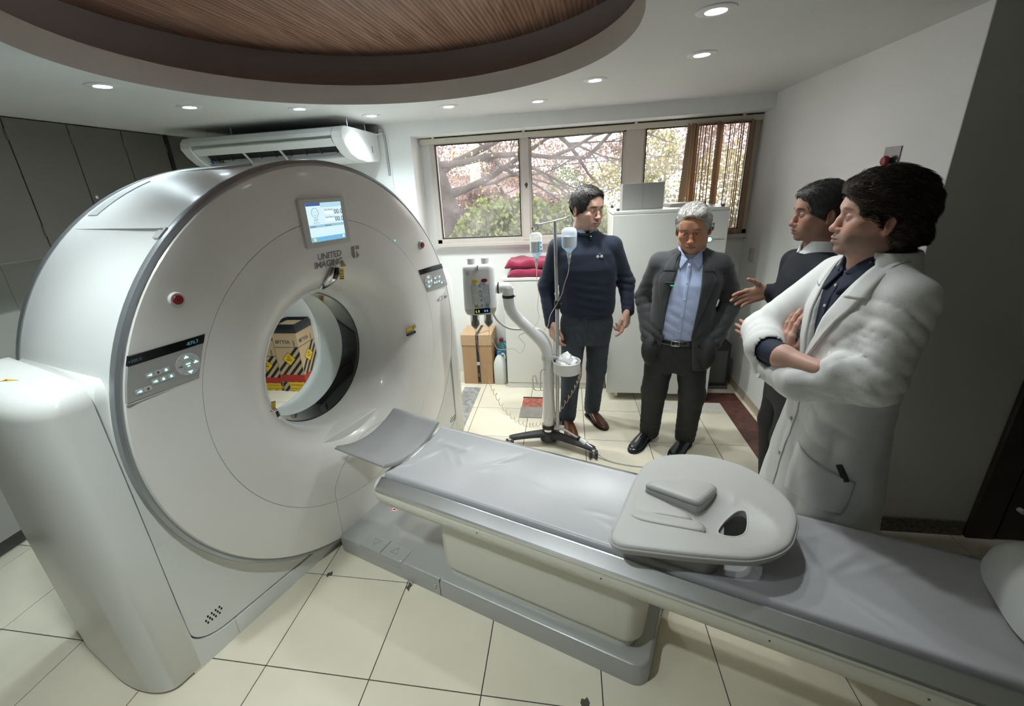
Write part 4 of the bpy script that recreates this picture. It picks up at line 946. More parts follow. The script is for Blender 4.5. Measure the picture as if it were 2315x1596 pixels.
jug('plastic_jug', 'teal plastic jug with a dark red cap behind the white jug', 1.932, 2.925, .40, mat('teal_plastic', (.10, .28, .30), .4), mat('dark_red_cap', (.25, .02, .03), .4), .84)
# power cabinet
ups = thing('power_cabinet', 'tall white wheeled power cabinet with emblem and green power light', 'power cabinet', (3.31, 2.73, 0))
UPM = mat('power_cabinet_white', (.66, .67, .63), .38, var=.01)
MB().box(-.40, .40, -.27, .265, .075, 1.535).build('cabinet_body', UPM, ups, bevel=.006)
MB().box(-.41, .41, -.285, -.271, .072, 1.545).build('front_door', UPM, ups, bevel=.004)
MB().box(-.408, .408, -.282, .268, 1.546, 1.572).build('top_cover', UPM, ups, bevel=.006)
for x in (-.37, .37):
    for y in (-.24, .22):
        MB().cyl((x, y, 1.572), (x, y, 1.59), .012, n=12).build('top_bolt', PRINT, ups)
        c = MB().box(x * .86 - .02, x * .86 + .02, y * .85 - .012, y * .85 + .025, .05, .076).build('caster_bracket', STEEL, ups)
        MB().cyl((x * .86 - .012, y * .85 + .005, .036), (x * .86 + .012, y * .85 + .005, .036), .036, n=20).build('caster_wheel', WHITEPL, c, bevel=.003)
emblem(ups, frame((.285, -.2855, 1.43), (1, 0, 0), (0, 0, 1)), .055, PRINT)
MB().lathe([(0, .021), (-.004, .021), (-.004, .016)], (.288, -.285, 1.345), 'y', 24).build('lamp_ring', mat('green_ring', (.05, .35, .12), .4), ups)
MB().lathe([(-.003, .0165), (-.006, .012), (-.007, .0005)], (.288, -.285, 1.345), 'y', 20).build('power_lamp', mat('green_lamp', (.4, .95, .7), .4, emit=(.30, 1, .62), estr=2.2), ups)
text('lamp_text', 'POWER ON', .014, PRINT, ups, frame((.318, -.2858, 1.340), (1, 0, 0), (0, 0, 1)))
MB().box(-.4015, -.400, -.20, -.185, 1.40, 1.47).build('side_mark', REDPL, ups)
MB().box(-.4035, -.3995, -.05, -.02, .55, .80).box(-.4035, -.3995, -.05, -.02, 1.0, 1.1).build('side_hinge', PRINT, ups)
# things on top of the power cabinet
gb = thing('grey_carton', 'plain grey carton standing on the white power cabinet', 'box', (3.125, 2.62, 1.573), math.radians(6))
MB().box(-.155, .155, -.045, .045, 0, .188).build('carton_body', mat('grey_card', (.37, .365, .35), .7, var=.02), gb, bevel=.002)
MB().box(-.002, .0, -.0462, -.0452, 0, .188).build('carton_fold', mat('grey_card_line', (.25, .25, .24), .7), gb)
pp = thing('paper_stack', 'white sheets lying on the power cabinet behind the grey carton', 'papers', (3.46, 2.80, 1.573), .2)
for k in range(4): MB().box(-.14 + .006 * k, .15 - .004 * k, -.10, .10 + .003 * k, .006 * k, .006 * k + .005).build('sheet', mat('paper_white', (.80, .77, .75), .7), pp)
# black device between cabinet and wall
bd = thing('black_device', 'black box on short feet between the power cabinet and the wall', 'device', (3.87, 2.82, 0))
MB().box(-.09, .09, -.10, .12, .03, .42).build('device_case', BLACKPL, bd, bevel=.006)
MB().box(-.10, .10, -.11, .13, .0, .03).build('device_base', mat('device_base_grey', (.10, .10, .10), .4), bd, bevel=.004); MB().box(-.07, .07, -.1012, -.0995, .06, .36).build('device_grille', PRINT, bd)

# ================================================================== FLOOR COVERS
hp_ = thing('floor_hatch', 'open floor hatch with red painted bottom beside a loose metal plate', 'floor hatch', (2.271, 2.27, 0))
MB().box(-.087, .087, .0, .184, .0002, .0022).build('hatch_bottom', mat('red_primer', (.42, .13, .10), .7, var=.5, vscale=22), hp_, 0)
MB().box(-.09, .09, .176, .19, .0, .006).build('hatch_edge', BLACKPL, hp_, 0)
MB().box(-.093, .093, -.176, .004, .0, .006).build('hatch_plate', mat('dull_metal_plate', (.36, .33, .30), .5, metal=.3, var=.15, vscale=14), hp_, bevel=.001)
tag(MB().box(1.60, 1.757, 1.9, 2.64, 0.0002, .004).build('trench_cover', mat('grey_trench', (.32, .31, .30), .7, var=.35, vscale=20), None, 0), 'grey worn trench cover in the floor beside the scanner', 'floor cover')
GRAN = mat('red_brown_granite', (.12, .048, .04), .4, var=.35, vscale=25)
tag(MB().box(3.60, 4.0, 2.436, 2.625, .0002, .004).build('trench_cover', GRAN, None, 0), 'red-brown stone strip in the floor in front of the black device', 'floor cover')
tag(MB().box(3.825, 4.0, 1.2, 2.434, .0002, .004).build('trench_cover', GRAN, None, 0), 'long red-brown stone strip in the floor along the right wall', 'floor cover')
tag(MB().box(3.15, 3.82, 2.27, 2.434, .0002, .003).build('trench_cover', mat('speckled_patch', (.58, .55, .50), .5, var=.12, vscale=90), None, 0), 'speckled grey floor patch under the front of the power cabinet', 'floor cover')
# chipped spots on the tiles
CHIP = mat('chipped_tile', (.10, .085, .07), .8)
for x, y, s_, a in ((1.385, .455, .022, .4), (1.815, .43, .03, 1.2), (2.635, .022, .025, .2), (.17, .30, .03, .7), (2.98, .55, .02, 1.1)):
    P = [(x + s_ * (1 if k % 2 else .45) * math.cos(a + k * PI / 4) * (1.6 if k in (0, 4) else .6), y + s_ * (1 if k % 2 else .45) * math.sin(a + k * PI / 4)) for k in range(8)]
    c = MB().prism(P, -.001, .0005).build('tile_chip', CHIP, floor, 0)

# ================================================================== RIGHT WALL FITTINGS
eb = thing('wall_stop_button', 'red mushroom emergency button on a dark steel plate on the wall', 'emergency button', (XR, 1.395, 1.81))
MB().box(-.004, -.0003, -.055, .055, -.06, .06).build('wall_plate', mat('dark_steel_plate', (.12, .12, .12), .3, metal=.7), eb, bevel=.001)
MB().lathe([(-.004, .014), (-.022, .014)], axis='x', n=16).build('button_stem', BLACKPL, eb)
MB().lathe([(-.020, .0005), (-.020, .022), (-.028, .024), (-.036, .018), (-.040, .0005)], axis='x', n=24).build('button_head', REDPL, eb)
for y in (-.045, .045): MB().ball((-.004, y, .0), .004).build('plate_screw', STEEL, eb)
sw = thing('wall_socket', 'small cream wall box beside the window frame', 'wall box', (XR, 2.78, 1.17))
MB().box(-.022, -.0003, -.022, .022, -.05, .05).build('socket_case', mat('cream_box', (.50, .46, .38), .5), sw, bevel=.004); MB().ball((-.022, 0, .03), .004).build('socket_hole', PRINT, sw)

# ================================================================== AIR CONDITIONER
ac = thing('air_conditioner', 'white ceiling-hung air conditioner with open louvre above the scanner', 'air conditioner', (.37, 2.42, 2.04))
ACW = mat('ac_white', (.76, .77, .76), .35, coat=.2)
def ac_sec(k): # side profile (y from front -, z) of the case
    return [(-.335, .135), (-.325, .175), (-.295, .205), (-.25, .215), (.29, .215), (.315, .17), (.31, .03), (.28, .0), (.05, -.015), (-.12, .0), (-.22, .03), (-.29, .08)]
def acpart(x0, x1, nm, m, sc=1.0):
    P = [(y, z) for y, z in ac_sec(0)]
    return MB().prism(P, x0, x1, 'yz').build(nm, m, ac, 30, bevel=.006)
for a, b in ((-.645, -.565), (.565, .645)): acpart(a, b, 'end_cap', ACW)
MB().prism([(-.325, .175), (-.295, .205), (-.25, .215), (.29, .215), (.315, .17), (.31, .03), (.28, .0), (.05, -.015), (-.12, .0), (-.16, .012), (-.10, .06), (-.2, .16)], -.565, .565, 'yz').build('case', ACW, ac, 30)
MB().prism([(-.332, .152), (-.325, .175), (-.21, .165), (-.11, .06), (-.155, .008), (-.168, .016), (-.14, .06), (-.22, .145)], -.565, .565, 'yz').build('outlet_edge', ACW, ac, 30)
MB().prism([(-.235, .150), (-.13, .05), (-.10, .06), (-.2, .17)], -.565, .565, 'yz').build('outlet_grille', BLACKPL, ac, 0)
for k in range(9): MB().prism([(-.24, .135), (-.15, .05), (-.14, .06), (-.225, .15)], -.5 + k * .125, -.495 + k * .125, 'yz').build('outlet_fin', mat('dark_fin', (.045, .045, .045), .5), ac, 0)
MB().prism([(-.318, .125), (-.312, .135), (-.255, .095), (-.262, .085)], -.560, .555, 'yz').build('louvre', ACW, ac, 0, bevel=.002)
for x in (-.20, .10): MB().prism([(-.30, .115), (-.285, .12), (-.17, .03), (-.175, .022)], x, x + .012, 'yz').build('louvre_bracket', LGREY, ac, 0)
Mt = frame((-.48, -.252, .040), (1, 0, 0), (0, -.5, .7))
MB().box(0, .022, -.012, .014, 0, .001, Mt).build('brand_flag', mat('brand_blue', (.02, .08, .45), .4), ac)
text('brand_text', 'YORK', .032, PRINTB, ac, Mt @ Matrix.Translation((.028, -.011, .0003)), bold=.0012)
for x, y in ((-.52, -.18), (-.31, -.18), (.62, -.17), (.62, .13)): MB().cyl((x, y, .19), (x, y, .2795), .004, n=8).build('hanger_rod', STEEL, ac)
MB().box(.647, .649, .16, .165, .06, .11).build('case_slot', PRINT, ac)
pip = MB().tube(catmull([(.60, .20, .20), (.64, .30, .235), (.69, .325, .22), (.70, .325, .0), (.70, .325, -.10)], 5), .010, 8).build('refrigerant_pipe', GREYPL, ac); MB().tube(catmull([(.61, .22, .18), (.66, .31, .21), (.715, .326, .19), (.72, .326, -.02), (.72, .326, -.3)], 5), .006, 8).build('drain_pipe', WHITEPL, ac)
MB().box(.56, .66, .24, .30, .215, .262).build('pipe_bracket', mat('dark_bracket', (.10, .10, .10), .5), ac)

# ================================================================== LEFT LOCKERS AND BASE CABINETS
LOCK = mat('taupe_locker', (.14, .13, .115), .5, var=.02)
edges = [.10, .52, .93, 1.245, 1.60, 1.965, 2.325]
lk_names = ['locker cupboard high on the left wall over the scanner pedestal', 'taupe high cupboard door with a narrow gap beside it', 'taupe high cupboard with a round lock next to the scanner', 'taupe high cupboard between two seams above the barrel', 'taupe high cupboard beside the hinge strip near the air conditioner', 'taupe high cupboard ending at the black strip by the air conditioner']
for k, (y0, y1) in enumerate(zip(edges, edges[1:])):
    lk = thing('wall_cupboard', lk_names[k] if k else 'taupe ' + lk_names[0], 'cupboard', (-.61, (y0 + y1) / 2, 1.53))
    w = (y1 - y0) / 2
    MB().box(-.385, -.02, -w + .0005, w - .0005, 0, .788).build('cupboard_body', LOCK, lk)
    d = MB().box(-.019, .0, -w + .003, w - .003, .002, .783).build('cupboard_door', LOCK, lk, bevel=.0015)
    if k == 4: MB().lathe([(.0, .012), (.004, .011), (.005, .006), (.005, .0005)], (0, -w + .035, .34), 'x', 16).build('door_lock', STEEL, d)
    for z in (.12, .66): MB().cyl((.002, w - .004, z), (.002, w - .004, z + .06), .004, n=8).build('hinge', LOCK, d)
hs = thing('wall_cupboard', 'narrow taupe corner cupboard past the black strip', 'cupboard', (-.61, 2.545, 1.53))
MB().box(-.385, -.0, -.18, .205, 0, .788).build('cupboard_body', LOCK, hs); MB().box(-.001, .004, -.218, -.182, 0, .79).build('dark_strip', BLACKPL, hs)
bcn = ['grey base cabinet on the left behind the scanner pedestal', 'grey base cabinet next to the corner behind the scanner']
BASEC = mat('grey_base_cabinet', (.34, .335, .325), .45, var=.02)
for k, (y0, y1) in enumerate(((-.3, .62), (.625, 1.55))):
    b = thing('base_cabinet', bcn[k], 'cabinet', (-.74, (y0 + y1) / 2, 0)); w = (y1 - y0) / 2
    MB().box(-.24, .22, -w, w, .1, .86).build('cabinet_body', BASEC, b); MB().box(-.24, .185, -w, w, 0, .1).build('toe_kick', PRINT, b)
    for a, c in ((-w + .002, -.002), (.002, w - .002)):
        d = MB().box(.2205, .245, a, c, .105, .85).build('cabinet_door', BASEC, b, bevel=.002); MB().box(.246, .256, (a + c) / 2 - .05, (a + c) / 2 + .05, .80, .81).build('door_handle', STEEL, d)
tag(MB().box(-.995, -.47, -.32, 1.57, .861, .895).build('worktop', mat('pale_worktop', (.55, .55, .52), .3), None, bevel=.004), 'pale worktop lying over the grey base cabinets', 'worktop')
# wall tiles between worktop and cupboards
wl = bpy.data.objects['wall_left']
TW = mat('pale_glazed_tile', (.60, .61, .56), .2, var=.02)
tm = MB().box(.0, .006, .001, .299, .001, .298).mesh('wall_tile', 0); tm.materials.append(TW)
for a in range(10):
    for b in range(3):
        if .90 + b * .30 > 1.5: continue
        o = bpy.data.objects.new('wall_tile', tm); COL.objects.link(o); o.parent = wl; o.location = (XL + .0005, -.3 + a * .30, .896 + b * .30 if b < 2 else 1.2)

# ================================================================== WASTE BOXES BEHIND THE SCANNER
def waste_box(label, x0, y0, w, d, h, bag, rz=0):
    t = thing('waste_box', label, 'cardboard box', (x0 + w / 2, y0 + d / 2, 0), rz); W2, D2 = w / 2, d / 2
    BXC = mat('waste_cardboard', (.50, .35, .21), .75, var=.04)
    MB().box(-W2, W2, -D2, D2, 0, h).build('box_body', BXC, t, bevel=.002)
    for side in ('f', 'r'):
        def M(): 
            return frame((-W2, -D2 - .0004, 0), (1, 0, 0), (0, 0, 1)) if side == 'f' else frame((W2 + .0004, -D2, 0), (0, 1, 0), (0, 0, 1))
        L_ = w if side == 'f' else d; m_ = M()
        zt = h * .70
        for k in range(-3, 7):
            # slanted stripe clipped to the band
            z0, z1 = .0, zt; sl = .95
            xs0 = k * .075; pts = []
            poly = [(xs0, z0), (xs0 + .036, z0), (xs0 + .036 + (z1 - z0) * sl, z1), (xs0 + (z1 - z0) * sl, z1)]
            def clip(P, f, keep):
                o_ = []
                for i in range(len(P)):
                    a, b = P[i], P[(i + 1) % len(P)]; fa, fb = f(a), f(b)
                    if fa >= 0: o_.append(a)
                    if (fa >= 0) != (fb >= 0): u = fa / (fa - fb); o_.append((a[0] + (b[0] - a[0]) * u, a[1] + (b[1] - a[1]) * u))
                return o_
            poly = clip(clip(poly, lambda p: p[0] - .004, 0), lambda p: L_ - .004 - p[0], 0) if True else poly
            if len(poly) > 2: MB().prism(poly, 0, .0005, 'xy', m_).build('printed_stripe', PRINTB, t, 0)
        MB().box(.002, L_ - .002, zt, zt + .004, 0, .0008, m_).build('printed_line', PRINTB, t, 0)
        MB().box(.001, L_ - .001, h * .155, h * .27, 0, .0010, m_).build('red_band', mat('red_print', (.40, .03, .025), .6), t, 0)
        c = (L_ * .5, h * .52)
        dm = MB().prism([(c[0] - .070, c[1]), (c[0], c[1] - .070), (c[0] + .070, c[1]), (c[0], c[1] + .070)], 0, .0010, 'xy', m_).build('hazard_diamond', PRINTB, t, 0)
        MB().prism([(c[0] - .064, c[1]), (c[0], c[1] - .064), (c[0] + .064, c[1]), (c[0], c[1] + .064)], 0, .0014, 'xy', m_).build('diamond_fill', YELLOW, dm, 0)
        mb = MB()
        for a in (90, 210, 330):
            q = (c[0] + .012 * math.cos(math.radians(a)), c[1] + .020 + .012 * math.sin(math.radians(a)))
            mb.tube([m_ @ Vector((q[0] + .009 * math.cos(t_ * PI / 8), q[1] + .009 * math.sin(t_ * PI / 8), .0015)) for t_ in range(17)], .0012, 5)
        mb.box(c[0] - .03, c[0] + .03, c[1] - .008, c[1] - .004, .0012, .0017, m_).box(c[0] - .025, c[0] + .025, c[1] - .016, c[1] - .012, .0012, .0017, m_)
        mb.build('diamond_print', PRINTB, dm, 0)
        yl = MB().box(L_ * .28, L_ - .02, .006, h * .15, 0, .0011, m_).build('yellow_label', YELLOW, t, 0)
        text('label_text', 'CONTENEDOR   60L', .020, PRINTB, yl, m_ @ Matrix.Translation((L_ * .30, h * .095, .0012)), depth=.0002)
        text('label_text', 'CAP MAX CARGA 15Kg', .017, PRINTB, yl, m_ @ Matrix.Translation((L_ * .30, h * .035, .0012)), depth=.0002)
        text('box_lettering', 'TYSA', .048, PRINT, t, m_ @ Matrix.Translation((L_ * .24, h * .76, .0004)), bold=.001, depth=.0004)
        rg = MB(); cc = Vector((L_ * .16, h * .785, .0006))
        for r_ in (.008, .013, .018): rg.tube([m_ @ (cc + Vector((r_ * math.cos(t_ * PI / 8), r_ * math.sin(t_ * PI / 8), 0))) for t_ in range(17)], .0016, 5)
        rg.build('box_emblem', PRINT, t)
        mb = MB()
        for k in range(6): mb.box(L_ * .80, L_ * .86, h * .72 + k * .010, h * .72 + k * .010 + .006, 0, .0007, m_)
        mb.build('printed_code', PRINT, t, 0)
    if bag:
        BAG = mat('black_bag', (.012, .013, .016), .3, bump=.35, bscale=22)
        sec = lambda g, z: [(a, b, z) for a, b in rrect(-W2 - g, W2 + g, -D2 - g, D2 + g, .012, 3)]
        MB().rings([sec(.003, h - .055), sec(.006, h - .05), sec(.006, h + .006), sec(.0, h + .012), sec(-.012, h + .004), sec(-.016, h - .05), sec(-.02, h - .055)], (False, True)).build('bin_bag', BAG, t, 40)
        # opening seen above the rim
        MB().rings([sec(-.001, h + .008), sec(-.001, h + .028), sec(-.006, h + .031), sec(-.010, h + .025), sec(-.012, h + .004)], (False, False)).build('bag_collar', BAG, t, 40)
    return t
waste_box('cardboard waste box lined with a black bag, seen through the scanner bore', -.196, 2.475, .255, .262, .66, True)
waste_box('cardboard waste box without a black bag, beside the bag-lined box', -.462, 2.485, .255, .255, .52, False)
rb = thing('red_bag', 'crumpled red plastic bag on top of the waste box beside the bag-lined one', 'plastic bag', (-.33, 2.61, .523))
rnd = random.Random(11); R = []
for i in range(9):
    f = i / 8; s_ = .118 * math.sqrt(max(.02, 1 - (f * 1.0) ** 2.5)); R.append([(s_ * (1 + .10 * rnd.uniform(-1, 1)) * math.cos(2 * PI * j / 16), s_ * (1 + .10 * rnd.uniform(-1, 1)) * math.sin(2 * PI * j / 16), .19 * f) for j in range(16)])
MB().rings(R).build('bag_skin', mat('red_film', (.35, .02, .08), .3, bump=.3, bscale=20), rb, 30)
# ================================================================== PEOPLE: smooth signed-distance modelling
def smin(a, b, k):
    if k <= 0: return np.minimum(a, b)
    h = np.clip(.5 + .5 * (b - a) / k, 0, 1); return b * (1 - h) + a * h - k * h * (1 - h)
class Field:
    def __init__(s): s.p = []; s.disp = None
    def _add(s, fn, lo, hi, k, op): s.p.append((fn, np.array(lo, float), np.array(hi, float), k, op)); return s
    def cap(s, a, b, r1, r2=None, k=.02, op=1, sq=None):
        a = np.array(a, float); b = np.array(b, float); r2 = r1 if r2 is None else r2; d = b - a; L = max(1e-12, d @ d)
        def fn(x, y, z):
            px, py, pz = x - a[0], y - a[1], z - a[2]
            t = np.clip((px * d[0] + py * d[1] + pz * d[2]) / L, 0, 1)
            return np.sqrt((px - t * d[0]) ** 2 + (py - t * d[1]) ** 2 + (pz - t * d[2]) ** 2) - (r1 + (r2 - r1) * t)
        m = max(r1, r2); return s._add(fn, np.minimum(a, b) - m, np.maximum(a, b) + m, k, op)
    def chain(s, pts, rad, k=.02, op=1):
        for i in range(len(pts) - 1): s.cap(pts[i], pts[i + 1], rad[i], rad[i + 1], k, op)
        return s
    def ell(s, c, r, k=.02, op=1, rot=None):
        c = np.array(c, float); r = np.array(r, float); R = None if rot is None else np.array(rot)
        def fn(x, y, z):
            px, py, pz = x - c[0], y - c[1], z - c[2]
            if R is not None: px, py, pz = (R[0, i] * px + R[1, i] * py + R[2, i] * pz for i in range(3))
            k0 = np.sqrt((px / r[0]) ** 2 + (py / r[1]) ** 2 + (pz / r[2]) ** 2); k1 = np.sqrt((px / r[0] ** 2) ** 2 + (py / r[1] ** 2) ** 2 + (pz / r[2] ** 2) ** 2)
            return k0 * (k0 - 1) / np.maximum(k1, 1e-6)
        m = r if R is None else np.full(3, r.max()); return s._add(fn, c - m, c + m, k, op)
    def loft(s, lv, k=.02, op=1, n=2.4, soft=.0):
        # lv: list of (z, cx, cy, half width, half depth) bottom to top
        A = np.array(lv, float); z0, z1 = A[0, 0], A[-1, 0]
        def fn(x, y, z):
            zz = np.clip(z, z0, z1)
            cx, cy, a, b = (np.interp(zz, A[:, 0], A[:, i]) for i in (1, 2, 3, 4))
            q = ((np.abs(x - cx) / a) ** n + (np.abs(y - cy) / b) ** n) ** (1 / n)
            d = (q - 1) * np.minimum(a, b); dz = np.maximum(z0 - z, z - z1) + soft
            return np.where((d > 0) & (dz > 0), np.sqrt(np.maximum(d, 0) ** 2 + np.maximum(dz, 0) ** 2), np.maximum(d, dz))
        lo = (np.min(A[:, 1] - A[:, 3]), np.min(A[:, 2] - A[:, 4]), z0); hi = (np.max(A[:, 1] + A[:, 3]), np.max(A[:, 2] + A[:, 4]), z1)
        return s._add(fn, lo, hi, k, op)
    def fun(s, fn, lo, hi, k=.01, op=1): return s._add(fn, lo, hi, k, op)
    def val(s, x, y, z):
        F = None
        for fn, lo, hi, k, op in s.p:
            d = fn(x, y, z)
            if F is None: F = d
            else: F = smin(F, d, k) if op > 0 else -smin(-F, d, k)
        if s.disp is not None: F = F + s.disp(x, y, z)
        return F
    def at(s, P): P = np.asarray(P); return s.val(P[:, 0], P[:, 1], P[:, 2])
    def grad(s, P, e=.002):
        G = np.stack([s.at(P + np.eye(3)[i] * e) - s.at(P - np.eye(3)[i] * e) for i in range(3)], 1); return G / np.maximum(1e-9, np.linalg.norm(G, axis=1, keepdims=True))
    def mesh(s, h, lo=None, hi=None):
        pl = [p for p in s.p if p[4] > 0]
        lo = np.min([p[1] for p in pl], 0) - 3 * h - .01 if lo is None else np.array(lo, float); hi = np.max([p[2] for p in pl], 0) + 3 * h + .01 if hi is None else np.array(hi, float)
        n = np.ceil((hi - lo) / h).astype(int) + 1
        ax = [lo[i] + h * np.arange(n[i]) for i in range(3)]
        F = np.full(n, .09, np.float32)
        for fn, pl_, ph, k, op in s.p:
            m = k + .02; sl = []
            for i in range(3):
                a = int(np.clip(np.floor((pl_[i] - m - lo[i]) / h), 0, n[i])); b = int(np.clip(np.ceil((ph[i] + m - lo[i]) / h) + 1, 0, n[i])); sl.append(slice(a, b))
            if any(q.stop <= q.start for q in sl): continue
            d = fn(ax[0][sl[0]][:, None, None], ax[1][sl[1]][None, :, None], ax[2][sl[2]][None, None, :]).astype(np.float32)
            G = F[tuple(sl)]; F[tuple(sl)] = smin(G, d, k) if op > 0 else -smin(-G, d, k)
        if s.disp is not None:
            I = np.argwhere(np.abs(F) < .035); P = lo + I * h
            F[I[:, 0], I[:, 1], I[:, 2]] += s.disp(P[:, 0], P[:, 1], P[:, 2]).astype(np.float32)
        return surface_nets(F, lo, h)
def surface_nets(F, lo, h):
    S = F < 0; nx, ny, nz = F.shape
    c = np.zeros((nx - 1, ny - 1, nz - 1), np.uint8)
    for i in (0, 1):
        for j in (0, 1):
            for k in (0, 1): c += S[i:nx - 1 + i, j:ny - 1 + j, k:nz - 1 + k]
    I = np.argwhere((c > 0) & (c < 8)); idx = np.full(c.shape, -1, np.int64); idx[I[:, 0], I[:, 1], I[:, 2]] = np.arange(len(I))
    acc = np.zeros((len(I), 3)); cnt = np.zeros(len(I))
    for ax in range(3):
        o1, o2 = [a for a in range(3) if a != ax]
        for u in (0, 1):
            for v in (0, 1):
                a = I.copy(); a[:, o1] += u; a[:, o2] += v; b = a.copy(); b[:, ax] += 1
                fa = F[a[:, 0], a[:, 1], a[:, 2]]; fb = F[b[:, 0], b[:, 1], b[:, 2]]; m = (fa < 0) != (fb < 0)
                t = np.where(m, fa / np.where(m, fa - fb, 1), 0); p = (a - I).astype(float); p[:, ax] += t
                acc[m] += p[m]; cnt[m] += 1
    V = lo + (I + acc / np.maximum(cnt, 1)[:, None]) * h
    faces = []
    for ax in range(3):
        o1, o2 = [(1, 2), (2, 0), (0, 1)][ax]
        sl0 = [slice(None)] * 3; sl1 = [slice(None)] * 3; sl0[ax] = slice(0, -1); sl1[ax] = slice(1, None)
        d = S[tuple(sl0)] != S[tuple(sl1)]; E = np.argwhere(d)
        E = E[(E[:, o1] > 0) & (E[:, o2] > 0) & (E[:, o1] < F.shape[o1] - 1) & (E[:, o2] < F.shape[o2] - 1)]
        if not len(E): continue
        q = []
        for u, v in ((-1, -1), (0, -1), (0, 0), (-1, 0)):
            g = E.copy(); g[:, o1] += u; g[:, o2] += v; q.append(idx[g[:, 0], g[:, 1], g[:, 2]])
        Q = np.stack(q, 1); flip = ~S[E[:, 0], E[:, 1], E[:, 2]]; Q[flip] = Q[flip][:, ::-1]; faces.append(Q)
    Q = np.concatenate(faces); Q = Q[(Q >= 0).all(1)]
    return V, Q
def relax(V, Q, it=1, lam=.5):
    for _ in range(it):
        A = np.zeros_like(V); n = np.zeros(len(V))
        for a, b in ((0, 1), (1, 2), (2, 3), (3, 0)):
            np.add.at(A, Q[:, a], V[Q[:, b]]); np.add.at(n, Q[:, a], 1); np.add.at(A, Q[:, b], V[Q[:, a]]); np.add.at(n, Q[:, b], 1)
        V = V + lam * (A / np.maximum(n, 1)[:, None] - V)
    return V
def np_mesh(name, parts, m, parent, cols=None):
    V = np.concatenate([p[0] for p in parts]); o = 0; Qs = []
    for v, q in parts: Qs.append(q + o); o += len(v)
    Q = np.concatenate(Qs); me = bpy.data.meshes.new(name)
    me.vertices.add(len(V)); me.vertices.foreach_set('co', V.astype(np.float32).ravel())
    me.loops.add(Q.size); me.loops.foreach_set('vertex_index', Q.astype(np.int32).ravel())
    me.polygons.add(len(Q)); me.polygons.foreach_set('loop_start', np.arange(0, Q.size, 4, dtype=np.int32)); me.polygons.foreach_set('use_smooth', np.ones(len(Q), bool))
    me.update(calc_edges=True); me.validate()
    if cols is not None:
        a = me.color_attributes.new('skin', 'FLOAT_COLOR', 'POINT'); C4 = np.concatenate([np.concatenate(cols), np.ones((len(V), 1))], 1); a.data.foreach_set('color', C4.astype(np.float32).ravel())
    ob = bpy.data.objects.new(name, me); COL.objects.link(ob); me.materials.append(m); ob.parent = parent
    return ob
def rotm(yaw=0, pitch=0, roll=0):
    return np.array((Matrix.Rotation(yaw, 3, 'Z') @ Matrix.Rotation(pitch, 3, 'X') @ Matrix.Rotation(roll, 3, 'Y')))
_rs = np.random.RandomState(4); _NW = _rs.randn(10, 3); _NW /= np.linalg.norm(_NW, axis=1)[:, None]; _NP = _rs.rand(10) * 6.28
def snoise(x, y, z, f):
    v = 0
    for i in range(5):
        a = _NW[i] * f; b = _NW[i + 5] * f * .7
        v = v + np.sin(x * a[0] + y * a[1] + z * a[2] + _NP[i] + 1.3 * np.sin(x * b[0] + y * b[1] + z * b[2] + _NP[i + 5]))
    return v / 5

# ---- head (front is -y, the person's left is +x, eyes at z = 0)
def head_field(g):
    f = Field(); W = g.get('w', 1.0); J = g.get('jaw', 1.0); nl = g.get('nose', 1.0); ch = g.get('chin', 0.0)
    f.ell((0, .014, .036), (.076 * W, .096, .090), .0)
    f.ell((0, -.026, -.030), (.063 * W, .060, .085), .03)
    f.ell((0, -.036, -.078), (.050 * W * J, .046, .036), .025)
    for s in (-1, 1):
        f.ell((s * .046 * W * J, -.004, -.062), (.018, .030, .030), .03); f.ell((s * .043 * W, -.060, -.024), (.022, .020, .020), .025)
        f.ell((s * .030, -.070, -.060), (.020, .014, .022), .025)
    f.ell((0, -.072, -.101 - ch), (.022, .016, .016), .02)
    f.chain([(-.050 * W, -.060, .022), (-.022, -.080, .026), (0, -.081, .020), (.022, -.080, .026), (.050 * W, -.060, .022)], [.009, .011, .009, .011, .009], .018)
    f.ell((0, -.060, .055), (.052 * W, .030, .035), .03)
    for s in (-1, 1): f.ell((s * .031, -.094, .003), (.020, .016, .0125), .014, -1)
    f.chain([(0, -.080, .016), (0, -.093, -.008 * nl), (0, -.100 - .003 * nl, -.032 * nl)], [.0085, .0088, .0105], .010)
    f.ell((0, -.101 - .004 * nl, -.037 * nl), (.0128, .0115, .0108), .008)
    for s in (-1, 1):
        f.ell((s * .0125, -.093, -.039 * nl), (.0085, .0105, .0075), .006); f.ell((s * .0065, -.101, -.0475 * nl), (.0036, .006, .004), .003, -1)
        f.ell((s * .031, -.0765, .0005), (.0148, .0135, .0138), .006)
    f.ell((0, -.082, -.066), (.027, .016, .018), .014)
    f.chain([(-.021, -.084, -.0695), (-.006, -.0965, -.0655), (0, -.096, -.067), (.006, -.0965, -.0655), (.021, -.084, -.0695)], [.0036, .0055, .005, .0055, .0036], .005)
    f.chain([(-.019, -.084, -.0745), (0, -.0945, -.0785), (.019, -.084, -.0745)], [.004, .0068, .004], .005)
    f.chain([(-.023, -.092, -.0718), (0, -.1045, -.0722), (.023, -.092, -.0718)], [.0018, .0022, .0018], .004, -1)
    for s in (-1, 1):
        R = np.array(Matrix.Rotation(s * .35, 3, 'Z') @ Matrix.Rotation(-.18, 3, 'X'))
        f.ell((s * .080 * W, .016, -.008), (.0085, .0185, .032), .006, 1, R); f.ell((s * .088 * W, .010, -.004), (.0055, .010, .019), .005, -1, R)
        f.ell((s * .0785 * W, .006, -.034), (.006, .009, .009), .006)
    f.cap((0, .022, -.06), (0, .042, -.20), .056 * g.get('neck', 1), .064 * g.get('neck', 1), .03)
    return f
